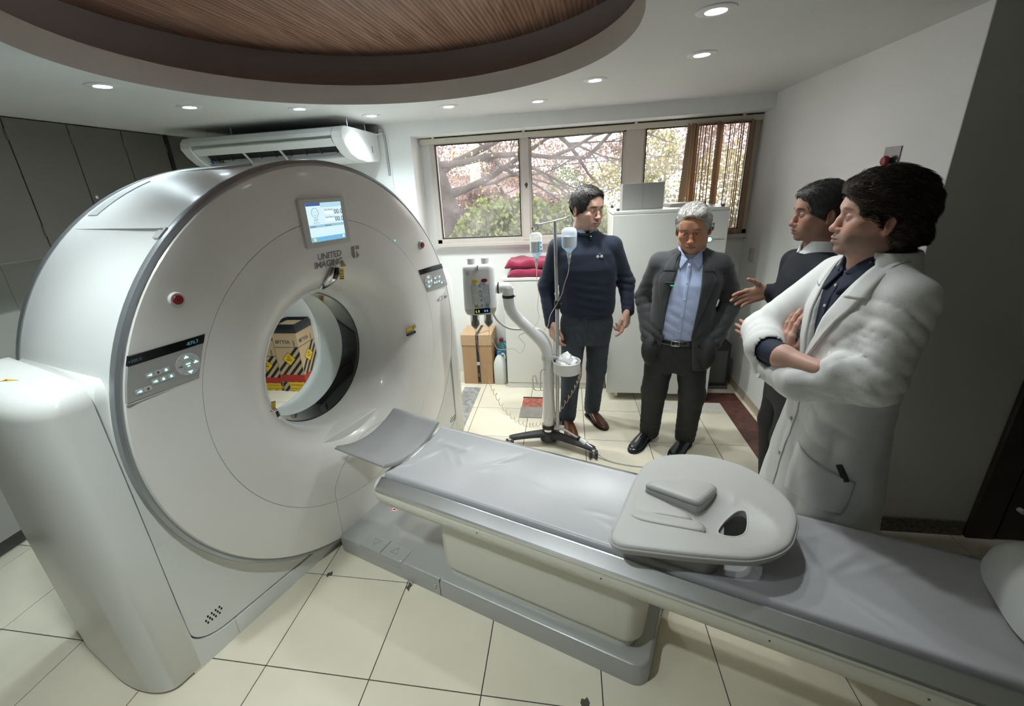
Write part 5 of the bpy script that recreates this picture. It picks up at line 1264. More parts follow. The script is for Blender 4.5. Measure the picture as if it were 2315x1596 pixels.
def head_parts(g, h=.0021):
    f = head_field(g); V, Q = f.mesh(h, (-.115, -.15, -.175), (.115, .135, .155)); V = relax(V, Q, 1, .35)
    skin = np.array(g['skin']); C = np.tile(skin, (len(V), 1))
    x, y, z = V.T
    def mixc(w, col):
        w = np.clip(w, 0, 1)[:, None]; C[:] = C * (1 - w) + np.array(col) * w
    n = snoise(x, y, z, 90); C *= (1 + .05 * n)[:, None]
    mixc(.35 * np.exp(-(((np.abs(x) - .042) / .022) ** 2 + ((z + .03) / .022) ** 2)) * (y < -.03), (skin[0] * 1.02, skin[1] * .72, skin[2] * .68))
    mixc(.45 * np.exp(-((x / .016) ** 2 + ((z + .036) / .016) ** 2)) * (y < -.09), (skin[0] * 1.0, skin[1] * .72, skin[2] * .68))
    mixc(.5 * (np.abs(x) > .074), (skin[0] * .98, skin[1] * .72, skin[2] * .66))
    st = g.get('stubble')
    if st:
        w = np.clip((-.036 - z) / .02, 0, 1) * np.clip((.045 - y) / .02, 0, 1) * np.clip((z + .135) / .03, 0, 1); w = np.maximum(w, np.clip((-.05 - z) / .008, 0, 1) * (np.abs(x) < .03) * (y < -.07) * .9)
        w = w * np.clip(1.15 - np.exp(-((x / .03) ** 2 + ((z + .045) / .02) ** 2)) * 0, 0, 1); mixc(w * st[0] * (1 + .3 * n), st[1])
    lip = np.exp(-((z + .0725) / .0085) ** 4) * np.exp(-(x / .023) ** 4) * (y < -.078); mixc(lip * .75, g.get('lip', (.42, .16, .14)))
    mixc(.8 * np.exp(-((z + .0722) / .0022) ** 2) * (np.abs(x) < .024) * (y < -.078), (.12, .04, .035))
    bz = .0235 + .0035 * (1 - ((np.abs(x) - .03) / .02) ** 2) + g.get('browdz', 0) * (np.abs(x) - .03)
    mixc(g.get('broww', .9) * np.exp(-((z - bz) / .0048) ** 4) * np.exp(-((np.abs(x) - .032) / .019) ** 6) * (y < -.045), g['brow'])
    lw = np.exp(-((z - .0045) / .0020) ** 2) * np.exp(-((np.abs(x) - .031) / .014) ** 4) * (y < -.07); mixc(.85 * lw, (.05, .03, .025))
    el = np.exp(-((np.abs(x) - .031) / .0120) ** 4 - ((z - .0) / .0034) ** 4) * (y < -.074)
    mixc(el, (.40, .36, .34)); gx = g.get('gaze', 0.0)
    mixc(el * (np.hypot(np.where(x > 0, x - .031, x + .031) - gx, z - .0005) < .0058), (.035, .02, .014))
    mixc(.5 * np.exp(-((z + .012) / .004) ** 2 - ((np.abs(x) - .031) / .012) ** 2) * (y < -.06), skin * .72)
    return f, V, Q, C
def hair_parts(g, f, style, h=.0028):
    hf = Field(); t = g.get('hair_t', .012); W = g.get('w', 1.0)
    hf.ell((0, .018, .040), (.078 * W + t, .098 + t, .092 + t), 0)
    style(hf, W, t)
    V, Q = hf.mesh(h, (-.15, -.15, -.18), (.15, .19, .19))
    return hf, V, Q
def strands(hf, V, comb, N, L, r, seed, lift=.0015, wav=0.0, keep=None):
    rs = np.random.RandomState(seed); P = V[rs.randint(0, len(V), N)] + rs.randn(N, 3) * .001
    if keep is not None: P = P[keep(P)]; N = len(P)
    steps = 7; path = [P.copy()]; seg = (L * rs.uniform(.6, 1.3, (N, 1))) / steps; ph = rs.rand(N) * 6.28; ln = rs.uniform(.3, 1.6, (N, 1)) * lift
    for k in range(steps):
        G = hf.grad(P, .003); D = comb(P) + rs.randn(N, 3) * .10; D -= G * (D * G).sum(1, keepdims=True)
        D /= np.maximum(1e-9, np.linalg.norm(D, axis=1, keepdims=True)); B = np.cross(D, G)
        if wav: D = D + B * (wav * np.sin(k * 1.6 + ph))[:, None]
        P = P + D * seg; d = hf.at(P)[:, None]; P = P - hf.grad(P, .003) * (d - ln * (1 + .3 * k)); path.append(P.copy())
    A = np.stack(path, 1); n = steps + 1; vs = np.zeros((N, n, 3, 3))
    for k in range(n):
        T = A[:, min(k + 1, n - 1)] - A[:, max(k - 1, 0)]; T /= np.maximum(1e-9, np.linalg.norm(T, axis=1, keepdims=True)); G = hf.grad(A[:, k], .004); B = np.cross(T, G)
        rr = r * (1 - .8 * (k / (n - 1)) ** 2)
        for j in range(3): vs[:, k, j] = A[:, k] + rr * (B * math.cos(2.094 * j) + G * math.sin(2.094 * j))
    base = (np.arange(N) * n * 3)[:, None, None, None]; kk = (np.arange(n - 1) * 3)[None, :, None, None]; jj = np.arange(3)[None, None, :, None]; j2 = (np.arange(3) + 1)[None, None, :, None] % 3
    q = np.concatenate([base + kk + jj, base + kk + j2, base + kk + 3 + j2, base + kk + 3 + jj], 3).reshape(-1, 4)
    return vs.reshape(-1, 3), q
# ---- hand: wrist at the origin, fingers along +y, thumb towards +x; palm faces sgn * z
def hand_field(sgn, curl=(.25, .35, .25), spread=.06, thumb=.0, s=1.0, curls=None, tcurl=0.0, stub=.035):
    f = Field(); K = [(.030, .090), (.010, .096), (-.010, .091), (-.028, .080)]
    Ls = [(.042, .025, .019), (.046, .029, .020), (.042, .027, .019), (.033, .020, .017)]
    for i, (kx, ky) in enumerate(K):
        f.cap((kx * .62 * s, .004, 0), (kx * s, ky * s, 0), .0150 * s, .0120 * s, .012)
    f.cap((0, -stub, 0), (0, .008, 0), .0235 * s, .025 * s, .02); f.ell((.016 * s, .040 * s, sgn * .006 * s), (.020 * s, .032 * s, .014 * s), .012); f.ell((-.020 * s, .040 * s, sgn * .005), (.015 * s, .032 * s, .012 * s), .012)
    for i, (kx, ky) in enumerate(K):
        p = np.array((kx, ky, 0)); a = 0; sp = (1.5 - i) * spread; cu = curls[i] if curls else curl
        for j in range(3):
            a += cu[j]; d = np.array((math.sin(sp) * math.cos(a), math.cos(sp) * math.cos(a), sgn * math.sin(a)))
            q = p + d * Ls[i][j]; r = (.0098, .0090, .0082, .0070)
            f.cap(p * s, q * s, r[j] * s * (1 if i < 3 else .88), r[j + 1] * s * (1 if i < 3 else .88), .004 if j else .007); p = q
    b = np.array((.020, .022, sgn * .004)); o = thumb
    d1 = np.array((math.sin(.75 + o), math.cos(.75 + o), sgn * .35)); d1 /= np.linalg.norm(d1); m = b + d1 * .042
    d2 = np.array((math.sin(.45 + o - tcurl), math.cos(.45 + o - tcurl), sgn * .30)); d2 /= np.linalg.norm(d2); ip = m + d2 * .032
    d3 = np.array((math.sin(.30 + o - tcurl * 2), math.cos(.30 + o - tcurl * 2), sgn * .22)); d3 /= np.linalg.norm(d3); tp = ip + d3 * .024
    f.cap(b * s, m * s, .0150 * s, .0120 * s, .012); f.cap(m * s, ip * s, .0115 * s, .0100 * s, .005); f.cap(ip * s, tp * s, .0100 * s, .0078 * s, .004)
    return f
def hand_part(f, o, xd, yd, skin, h=.0024):
    V, Q = f.mesh(h); M = np.array(frame((0, 0, 0), xd, yd).to_3x3())
    x, y, z = V.T; n = snoise(x, y, z, 120); C = np.tile(np.array(skin), (len(V), 1)) * (1 + .06 * n)[:, None]
    w = np.clip((y - .10) / .08, 0, 1)[:, None] * .35; C = C * (1 - w) + np.array((skin[0] * 1.0, skin[1] * .72, skin[2] * .68)) * w
    # M from fingers/thumb axes (y first)
    yv = Vector(yd).normalized(); xv = Vector(xd); xv = (xv - yv * xv.dot(yv)).normalized(); zv = xv.cross(yv)
    M = np.array([xv, yv, zv]).T
    return V @ M.T + np.array(o), Q, C
def folds(lst, base=.0015, f=22):
    def d(x, y, z):
        v = base * snoise(x, y, z, f) + base * .6 * snoise(x, y, z * 1.4, f * 2.3)
        for c, n, lam, amp, rad in lst:
            n = np.array(n, float) / np.linalg.norm(n); px, py, pz = x - c[0], y - c[1], z - c[2]; u = px * n[0] + py * n[1] + pz * n[2]
            w = np.exp(-(px * px + py * py + pz * pz) / (rad * rad)); v = v + amp * w * (1.25 - 2.1 * np.sqrt(np.abs(np.sin(3.1416 * u / lam + 1.8 * snoise(x, y, z, 9)))) ) * (.6 + .5 * snoise(x, y, z, 20))
        return v
    return d
def ribbon(f, L, R, d, off=.002, n=6, k=3, thick=.003, fly=.0, steps=40, start=.25):
    # strip between edge lines L and R, laid onto the surface of f by moving along d
    A = np.array([tuple(p) for p in catmull(L, k)]); B = np.array([tuple(p) for p in catmull(R, k)]); d = np.array(d, float); d /= np.linalg.norm(d)
    m = len(A); G = np.stack([A + (B - A) * t for t in np.linspace(0, 1, n + 1)], 1).reshape(-1, 3)
    P = G - d * ((G @ d)[:, None]) + d * ((G @ d)[:, None] - start); dist = np.zeros(len(P))
    for _ in range(steps): 
        v = f.at(P); P = P + d * np.clip(v * .8, -.02, .04)[:, None]
    bad = np.abs(f.at(P)) > .006
    if bad.any() and (~bad).any():
        ok = np.where(~bad)[0]
        for i in np.where(bad)[0]:
            q = G[i] - G[ok]; q = q - np.outer(q @ d, d); j = ok[np.argmin((q * q).sum(1))]; P[i] = P[i] - d * ((P[i] - P[j]) @ d)
    fl = np.tile(np.linspace(0, 1, n + 1), m)[:, None] * fly
    T = P - d * (off + thick) - d * fl; U = P - d * (off * .2)
    V = np.concatenate([T, U]); K = len(T); q = []; w = n + 1
    for i in range(m - 1):
        for j in range(n):
            a = i * w + j; q.append((a, a + 1, a + w + 1, a + w)); q.append((K + a, K + a + w, K + a + w + 1, K + a + 1))
    for i in range(m - 1):
        for j in (0, n): a = i * w + j; q.append((a, a + w, K + a + w, K + a))
    for j in range(n):
        for i in (0, m - 1): a = i * w + j; q.append((a, a + 1, K + a + 1, K + a))
    return V, np.array(q)
def fix_normals(o):
    bm = bmesh.new(); bm.from_mesh(o.data); bmesh.ops.recalc_face_normals(bm, faces=bm.faces); bm.to_mesh(o.data); bm.free(); return o
def project(f, p, d, start=.25):
    P = np.array([p], float) - np.array(d, float) * start
    for _ in range(50): P = P + np.array(d, float) * np.clip(f.at(P) * .8, -.02, .04)[:, None]
    return Vector(P[0])
def shoe(name, heel, toe, m, parent, sole, lace=True, w=.047, hgt=.075):
    H = Vector((heel[0], heel[1], 0)); T = Vector((toe[0], toe[1], 0)); L = (T - H).length; d = (T - H).normalized(); s = Vector((-d.y, d.x, 0))
    def sec(t, wd, z0, z1, k=14): 
        out_ = []
        for j in range(k):
            a = 2 * PI * j / k; c, sn = math.cos(a), math.sin(a); zz = z0 + (z1 - z0) * (.5 + .5 * sn) if sn > 0 else z0 + (z1 - z0) * .5 * (1 + sn) ** .6
            out_.append(H + d * (L * t) + s * (wd * (abs(c) ** .8) * (1 if c > 0 else -1)) + Vector((0, 0, zz)))
        return out_
    pr = [(.005, .018, .02, .05), (.02, .028, .016, .075), (.07, .034, .014, hgt + .012), (.17, .036, .014, hgt + .018), (.30, .037, .014, hgt + .012), (.40, .040, .014, hgt), (.52, .045, .013, hgt * .84), (.65, w, .012, hgt * .66), (.78, w * .96, .012, hgt * .56), (.89, w * .78, .012, hgt * .50), (.96, w * .50, .013, hgt * .40), (.995, w * .16, .016, hgt * .28)]
    o = MB().rings([sec(*p) for p in pr]).build(name, m, parent, 70)
    so = [(.0, .02), (.03, .032), (.15, .038), (.35, .037), (.5, .044), (.66, w + .004), (.80, w * 1.0), (.9, w * .82), (.97, w * .5), (1.0, w * .1)]
    poly = [H + d * (L * t) + s * q for t, q in so] + [H + d * (L * t) - s * q for t, q in so[::-1]]; P2 = [(p.x, p.y) for p in poly]
    MB().prism(P2, .0005, .015).build('sole', sole, o, 30); 
    P3 = [(p.x, p.y) for p in [H + d * (L * t) + s * q for t, q in so[:4]] + [H + d * (L * t) - s * q for t, q in so[3::-1]]]
    if lace:
        for k in range(4):
            t = .40 + k * .055; zc = hgt * (1.02 - .17 * k) + .006
            MB().tube([H + d * (L * t) + s * .022 + Vector((0, 0, zc - .008)), H + d * (L * (t + .01)) + Vector((0, 0, zc + .004)), H + d * (L * t) - s * .022 + Vector((0, 0, zc - .008))], .0022, 6).build('lace', PRINTB, o)
        c = H + d * (L * .38) + Vector((0, 0, hgt + .012))
        MB().tube(catmull([c, c + s * .02 + Vector((0, 0, .012)), c + s * .045, c + s * .03 - Vector((0, 0, .012)), c], 5), .0016, 6).build('lace_bow', PRINTB, o)
    return o
def disc(name, c, n, r, m, parent, t=.002):
    n = Vector(n).normalized(); return MB().cyl(Vector(c) - n * .001, Vector(c) + n * t, r, r * .9, 14).build(name, m, parent)
SKINM = mat('skin', (.6, .4, .32), .48, sss=.08, attr='skin', bump=.06, bscale=400)
def place_head(g, M3, o, s):
    f, V, Q, C = head_parts(g); return f, V, Q, C
# ---- simple under-body so that every figure is one continuous skin surface
def under_body(J, h=.012):
    h = J.get('h', h)
    f = Field()
    f.loft([(J['hip_z'] - .10, J['pc'][0], J['pc'][1], .11, .08), (J['hip_z'] + .08, J['pc'][0], J['pc'][1], .13, .085), (J['sh_z'] - .14, J['tc'][0], J['tc'][1], .145, .085), (J['sh_z'] + .0, J['tc'][0], J['tc'][1], .12, .06), (J['sh_z'] + .05, J['nk'][0], J['nk'][1], .05, .05)], 0)
    f.cap((J['nk'][0], J['nk'][1], J['sh_z']), J['neck_top'], .05, .05, .03)
    for a in J['arms']: f.chain(a[0], a[1], .03)
    for l in J['legs']: f.chain(l, [.075, .05, .035], .03)
    V, Q = f.mesh(h); return V, Q
# ================================================================== THE FOUR PEOPLE
def assemble(p, g, ho, hR, hs, hands, J, hair_style, hairm, comb, nst, sl, sr, wav=0.0, keep=None, lift=.0015):
    f, V, Q, C = head_parts(g); T = lambda X: (X * hs) @ hR.T + np.array(ho)
    parts = [(T(V), Q)]; cols = [C]
    for hf, o, xd, yd in hands:
        v, q, c = hand_part(hf, o, xd, yd, g['skin']); parts.append((v, q)); cols.append(c)
    v, q = under_body(J); parts.append((v, q)); cols.append(np.tile(np.array(g['skin']), (len(v), 1)))
    b = np_mesh('body', parts, SKINM, p, cols)
    hf, HV, HQ = hair_parts(g, f, hair_style)
    SV, SQ = strands(hf, HV, comb, nst, sl, sr, 3, lift, wav, keep)
    np_mesh('hair', [(T(HV), HQ), (T(SV), SQ)], hairm, p)
    # eyebrow hairs stand proud of the skin
    return b
def cut_z(f, z, ylo=-9, yhi=9, k=.01):
    f.fun(lambda x, y, zz: np.maximum(np.maximum(zz - z, ylo - y), y - yhi) + 0 * x, (-.2, -.2, -.3), (.2, .25, z), k, -1)
def face_cut(f, W, c=(0, -.10, -.035), r=(.070, .075, .112)):
    f.ell(c, (r[0] * W, r[1], r[2]), .008, -1)
def ears_cut(f, W, r=(.03, .021, .034), c=(.088, .014, -.012)):
    for s in (-1, 1): f.ell((s * c[0] * W, c[1], c[2]), r, .006, -1)
def cloth(name, f, h, m, p, rel=1):
    V, Q = f.mesh(h)
    if rel: V = relax(V, Q, rel, .4)
    return np_mesh(name, [(V, Q)], m, p)
def patch(name, V, Q, m, p): return fix_normals(np_mesh(name, [(V, Q)], m, p))
NAVY = mat('navy_knit', (.010, .017, .036), .85, var=.06, vscale=60, bump=.25, bscale=420, sheen=.08)
JEAN = mat('dark_denim', (.042, .053, .068), .8, var=.25, vscale=9, bump=.25, bscale=320)
SHIRTB = mat('pale_blue_shirt', (.42, .50, .74), .7, bump=.08, bscale=300)
SUIT = mat('charcoal_suit', (.030, .032, .036), .72, var=.06, vscale=80, bump=.15, bscale=500, sheen=.2)
SUITT = mat('charcoal_trousers', (.022, .022, .023), .75, var=.06, vscale=70, bump=.15, bscale=480)
COAT = mat('white_lab_coat', (.66, .665, .66), .75, var=.03, vscale=8, bump=.12, bscale=260)
NSHIRT = mat('dark_navy_shirt', (.012, .018, .040), .75, bump=.08, bscale=300)
BROWNL = mat('brown_leather', (.085, .028, .014), .22, coat=.4, var=.2, vscale=12)
BLACKL = mat('black_leather', (.010, .011, .014), .18, coat=.5)
SOLEB = mat('dark_sole', (.02, .015, .012), .6)
PEARL = mat('pearl_button', (.62, .60, .54), .35)

# ---------------------------------------------------------------- 1: navy sweater and jeans
p1 = thing('person', 'person in a navy crew-neck sweater and dark jeans standing by the drip pole', 'person', (2.71, 1.97, 0), .05)
g1 = dict(skin=(.52, .31, .24), brow=(.03, .02, .016), w=1.07, jaw=1.14, nose=1.0, stubble=(.28, (.30, .20, .17)), lip=(.42, .18, .16), hair_t=.013, neck=.98, gaze=.002)
A1 = [[(.152, .005, 1.385), (.258, .04, 1.13), (.270, -.02, .94)], [.05, .04, .03]]; B1 = [[(-.212, .005, 1.388), (-.290, .04, 1.12), (-.262, -.02, .86)], [.05, .04, .03]]
J1 = dict(hip_z=.92, sh_z=1.42, pc=(0, .02), tc=(-.02, .0), nk=(-.03, .01), neck_top=(-.025, .02, 1.53), arms=[A1, B1], legs=[[(-.09, .03, .86), (-.115, -.01, .47), (-.135, .035, .09)], [(.075, .045, .86), (.078, .08, .47), (.062, .165, .09)]])
hR1 = rotm(.66, .10, .05)
def st1(f, W, t):
    f.ell((.0, -.035, .092), (.060, .05, .030), .03)
    face_cut(f, W, (.008, -.112, -.016), (.076, .088, .118)); ears_cut(f, W); cut_z(f, -.070); cut_z(f, -.028, -9, .0, .006)
HAIR1 = mat('black_hair', (.012, .010, .009), .38, bump=.5, bscale=140)
hl = hand_field(1, s=1.12, curls=[(.35, .45, .3), (.45, .55, .4), (.50, .6, .4), (.55, .6, .4)], thumb=-.25)
hr = hand_field(-1, s=1.12, curls=[(.30, .35, .25), (.75, 1.0, .6), (.85, 1.1, .6), (.9, 1.1, .6)], thumb=-.30)
assemble(p1, g1, (-.020, -.018, 1.622), hR1, 1.035,
         [(hl, (-.258, -.028, .862), (.55, -.83, 0), (.18, -.16, -.97)), (hr, (.268, -.028, .945), (-.5, -.85, 0), (-.10, -.16, -.98))],
         J1, st1, HAIR1, lambda P: np.stack([.7 + 0 * P[:, 0], -.5 + 3 * P[:, 1] * 0, -.25 - 6 * np.abs(P[:, 0])], 1), 900, .035, .0011)
f = Field()
f.loft([(.915, -.008, .012, .172, .118), (.935, -.008, .012, .186, .128), (1.0, -.008, .01, .194, .132), (1.10, -.01, .005, .192, .130), (1.25, -.02, .0, .200, .130), (1.35, -.028, .0, .190, .114), (1.41, -.03, .006, .162, .092), (1.455, -.03, .010, .115, .076), (1.488, -.03, .012, .086, .068)], 0, soft=.0)
f.cap((-.03, .01, 1.43), (.145, .005, 1.385), .045, .056, .04).cap((-.03, .01, 1.43), (-.205, .005, 1.388), .045, .056, .04)
f.chain(A1[0], [.060, .054, .041], .03).chain(B1[0], [.060, .055, .041], .03)
for a in (A1, B1): f.cap(Vector(a[0][1]).lerp(Vector(a[0][2]), .84), a[0][2], .040, .0415, .004)
f.disp = folds([((.25, .02, 1.12), (.2, 0, 1), .05, .006, .10), ((-.28, .02, 1.10), (-.2, 0, 1), .05, .006, .10), ((0, -.1, .97), (.2, 0, 1), .06, .005, .17), ((.13, -.08, 1.36), (1, 0, .9), .06, .004, .10), ((-.19, -.08, 1.36), (-1, 0, .9), .06, .004, .10), ((.265, -.02, .98), (0, 0, 1), .035, .004, .07), ((-.265, -.02, .92), (0, 0, 1), .035, .004, .07)], .0016)
sw1 = f
swo = cloth('sweater', f, .0075, NAVY, p1)
cf = Field(); ring = [(-.028 + .078 * math.cos(a), .008 + .074 * math.sin(a), 1.482 + .014 * math.sin(a)) for a in [2 * PI * k / 20 for k in range(21)]]
cf.chain(ring, [.011] * 21, .004); cloth('neckband', cf, .004, NAVY, p1)
cf = Field(); cf.loft([(1.475, -.028, .010, .079, .076), (1.552, -.026, .018, .068, .066)], 0, n=2.0)
cf.loft([(1.40, -.028, .010, .073, .070), (1.565, -.026, .018, .056, .054)], .003, -1, n=2.0)
cf.fun(lambda x, y, z: np.maximum(np.abs(x + .02) - .012 - np.maximum(0, (z - 1.485)) * .55, y + .0) + 0 * z, (-.12, -.1, 1.4), (.1, 0, 1.6), .002, -1)
cloth('shirt_collar', cf, .0034, SHIRTB, p1)
f = Field()
f.loft([(.70, -.005, .03, .150, .10), (.82, -.005, .025, .172, .118), (.93, -.006, .018, .170, .116)], 0)
f.chain([(-.092, .028, .84), (-.116, -.012, .47), (-.134, .035, .085)], [.098, .070, .060], .03).chain([(.078, .045, .84), (.080, .080, .47), (.064, .165, .085)], [.098, .070, .060], .03)
f.disp = folds([((-.11, 0, .47), (.1, .1, 1), .05, .006, .13), ((.08, .07, .47), (.1, .1, 1), .05, .006, .13), ((-.135, .03, .14), (0, 0, 1), .038, .008, .09), ((.063, .16, .14), (0, 0, 1), .038, .008, .09), ((0, -.08, .76), (1, 0, .5), .05, .005, .12)], .0022, 18)
jn = f; cloth('jeans', f, .0075, JEAN, p1)
V, Q = ribbon(jn, [(-.004, 0, .91), (-.004, 0, .84), (.0, 0, .77)], [(.016, 0, .91), (.018, 0, .84), (.008, 0, .77)], (0, 1, 0), .001, 3, 4, .002); patch('jeans_fly', V, Q, JEAN, p1)
for s in (-1, 1):
    V, Q = ribbon(jn, [(s * .07, 0, .905), (s * .10, 0, .868), (s * .155, 0, .855)], [(s * .066, 0, .90), (s * .098, 0, .862), (s * .155, 0, .849)], (0, 1, 0), .001, 2, 5, .0022); patch('pocket_seam', V, Q, JEAN, p1)
shoe('shoe', (-.148, .085), (-.098, -.215), BROWNL, p1, SOLEB); shoe('shoe', (.035, .215), (.155, -.045), BROWNL, p1, SOLEB)
c = project(sw1, (.055, 0, 1.335), (0, 1, 0)); mb = MB()
for k, (dx, dz) in enumerate(((-.012, 0), (.012, 0))):
    P = [(dx + (.013 if i % 2 else .006) * math.cos(i * PI / 5 + .3), dz + (.013 if i % 2 else .006) * math.sin(i * PI / 5 + .3)) for i in range(10)]
    mb.prism([(c.x + a, c.z + b) for a, b in P], c.y - .004, c.y + .002, 'xz')
mb.tube([(c.x - .006, c.y - .003, c.z + .014), (c.x - .003, c.y - .003, c.z + .022)], .0008, 5).tube([(c.x + .006, c.y - .003, c.z + .014), (c.x + .003, c.y - .003, c.z + .022)], .0008, 5)
mb.build('sweater_emblem', mat('emblem_white', (.75, .74, .70), .7), p1, 0)
c = project(sw1, (.0, 0, 1.455), (0, 1, 0)); mc = MB().box(c.x - .009, c.x + .009, c.y - .016, c.y, c.z - .018, c.z + .018).build('clip_microphone', BLACKPL, p1, bevel=.003)
MB().ball((c.x, c.y - .017, c.z + .006), .003).build('microphone_light', _mats['green_led'], mc)

# ---------------------------------------------------------------- 2: grey-haired, dark suit
p2 = thing('person', 'grey-haired person in an open charcoal suit and pale blue shirt, hands in pockets', 'person', (3.23, 1.76, 0), -.242)
g2 = dict(skin=(.46, .225, .135), brow=(.10, .07, .055), w=1.07, jaw=1.14, nose=1.08, stubble=(.22, (.38, .24, .18)), lip=(.36, .15, .11), hair_t=.009, neck=1.16, browdz=-.12, broww=.7, gaze=-.003)
A2 = [[(.240, .02, 1.285), (.330, .085, 1.06), (.246, -.040, .825)], [.05, .04, .03]]; B2 = [[(-.100, .02, 1.293), (-.182, .085, 1.06), (-.130, -.045, .82)], [.05, .04, .03]]
J2 = dict(hip_z=.82, sh_z=1.33, pc=(.035, .02), tc=(.07, .0), nk=(.072, .01), neck_top=(.07, .0, 1.43), arms=[A2, B2], legs=[[(-.05, .02, .78), (-.072, -.02, .44), (-.085, .06, .09)], [(.125, .02, .78), (.160, -.02, .44), (.150, .055, .09)]])
hR2 = rotm(-.10, .26, -.05)
def st2(f, W, t):
    f.ell((.0, -.030, .100), (.058, .055, .026), .03); f.ell((.03, -.05, .102), (.035, .035, .018), .02)
    face_cut(f, W, (.0, -.112, -.012), (.074, .080, .116)); ears_cut(f, W); cut_z(f, -.062); cut_z(f, -.030, -9, .0, .006)
    f.disp = lambda x, y, z: .0022 * snoise(x, y, z, 130)
HAIR2 = mat('silver_hair', (.40, .385, .36), .45, var=.35, vscale=60, bump=.5, bscale=150)
hd = hand_field(1, s=.95, curls=[(.9, 1.0, .6)] * 4, thumb=-.5, tcurl=.4, stub=.005)
assemble(p2, g2, (.066, -.045, 1.505), hR2, 1.03, [(hd, (-.122, -.040, .815), (.5, -.8, 0), (.15, -.05, -1)), (hand_field(-1, s=.95, curls=[(.9, 1.0, .6)] * 4, thumb=-.5, tcurl=.4, stub=.005), (.238, -.036, .82), (-.5, -.8, 0), (-.20, -.05, -1))],
         J2, st2, HAIR2, lambda P: np.stack([.35 + 0 * P[:, 0], .9 + 0 * P[:, 1], .1 - 5 * np.maximum(0, np.abs(P[:, 0]) - .05) * 6], 1), 1300, .030, .0012, .25)
f = Field()
f.loft([(.79, .035, .015, .150, .108), (.90, .038, .008, .160, .122), (1.02, .05, .0, .165, .122), (1.18, .06, .0, .170, .112), (1.30, .07, .006, .150, .088), (1.365, .072, .012, .075, .062)], 0)
f.disp = folds([((.03, -.1, .92), (.4, 0, 1), .06, .005, .16), ((.04, -.1, 1.1), (1, 0, .3), .08, .003, .2)], .0015)
sh2 = f; cloth('shirt', f, .008, SHIRTB, p2)
cf = Field(); cf.loft([(1.325, .072, .012, .092, .088), (1.36, .071, .008, .084, .080), (1.405, .070, .016, .072, .070)], 0, n=2.0)
cf.loft([(1.29, .072, .012, .083, .079), (1.415, .07, .016, .060, .058)], .003, -1, n=2.0)
cf.fun(lambda x, y, z: np.maximum(np.abs(x - .066) - .006 - np.maximum(0, (z - 1.325)) * .75, y + .0) + 0 * z, (-.12, -.12, 1.25), (.2, 0, 1.5), .002, -1)
cloth('shirt_collar', cf, .0036, SHIRTB, p2)
for s in (-1, 1):
    x = .068
    V, Q = ribbon(sh2, [(x + s * .010, 0, 1.335), (x + s * .040, 0, 1.345), (x + s * .075, 0, 1.365)], [(x + s * .050, 0, 1.278), (x + s * .062, 0, 1.30), (x + s * .082, 0, 1.345)], (0, 1, 0), .006, 4, 4, .003); patch('collar_leaf', V, Q, SHIRTB, p2)
V, Q = ribbon(sh2, [(.056, 0, 1.31), (.050, 0, 1.15), (.040, 0, .98), (.034, 0, .83)], [(.078, 0, 1.31), (.072, 0, 1.15), (.062, 0, .98), (.056, 0, .83)], (0, 1, 0), .0008, 3, 5, .0016); patch('shirt_placket', V, Q, SHIRTB, p2)
for z in (1.295, 1.20, 1.10, 1.0, .90): c = project(sh2, (.066 - (1.3 - z) * .045, 0, z), (0, 1, 0)); disc('shirt_button', c - Vector((0, .004, 0)), (0, -1, 0), .0055, PEARL, p2)
# trousers
f = Field()
f.loft([(.60, .04, .02, .165, .11), (.72, .038, .016, .170, .122), (.80, .036, .014, .160, .118), (.835, .036, .014, .156, .115)], 0)
f.chain([(-.048, .02, .74), (-.075, -.02, .44), (-.088, .055, .075)], [.100, .078, .066], .03).chain([(.125, .02, .74), (.160, -.02, .44), (.150, .052, .075)], [.100, .078, .066], .03)
f.ell((-.115, -.075, .75), (.058, .062, .10), .03).ell((.215, -.075, .76), (.058, .062, .10), .03)
f.disp = folds([((-.075, 0, .44), (.2, .1, 1), .07, .006, .14), ((.16, 0, .44), (.2, .1, 1), .07, .006, .14), ((-.088, .03, .13), (0, .2, 1), .045, .008, .09), ((.15, .03, .13), (0, .2, 1), .045, .008, .09), ((.04, -.1, .66), (1, 0, .8), .06, .006, .12)], .002, 16)
tr2 = f; cloth('trousers', f, .008, SUITT, p2)
V, Q = ribbon(tr2, [(-.11, 0, .835), (.035, 0, .828), (.18, 0, .835)], [(-.11, 0, .805), (.035, 0, .798), (.18, 0, .805)], (0, 1, 0), .0025, 3, 8, .003); bl = patch('belt', V, Q, BLACKL, p2)
c = project(tr2, (.030, 0, .815), (0, 1, 0)); MB().tube([(c.x - .022, c.y - .011, c.z - .016), (c.x + .022, c.y - .011, c.z - .016), (c.x + .022, c.y - .011, c.z + .016), (c.x - .022, c.y - .011, c.z + .016), (c.x - .022, c.y - .011, c.z - .016)], .0028, 8).build('belt_buckle', CHROME, bl)
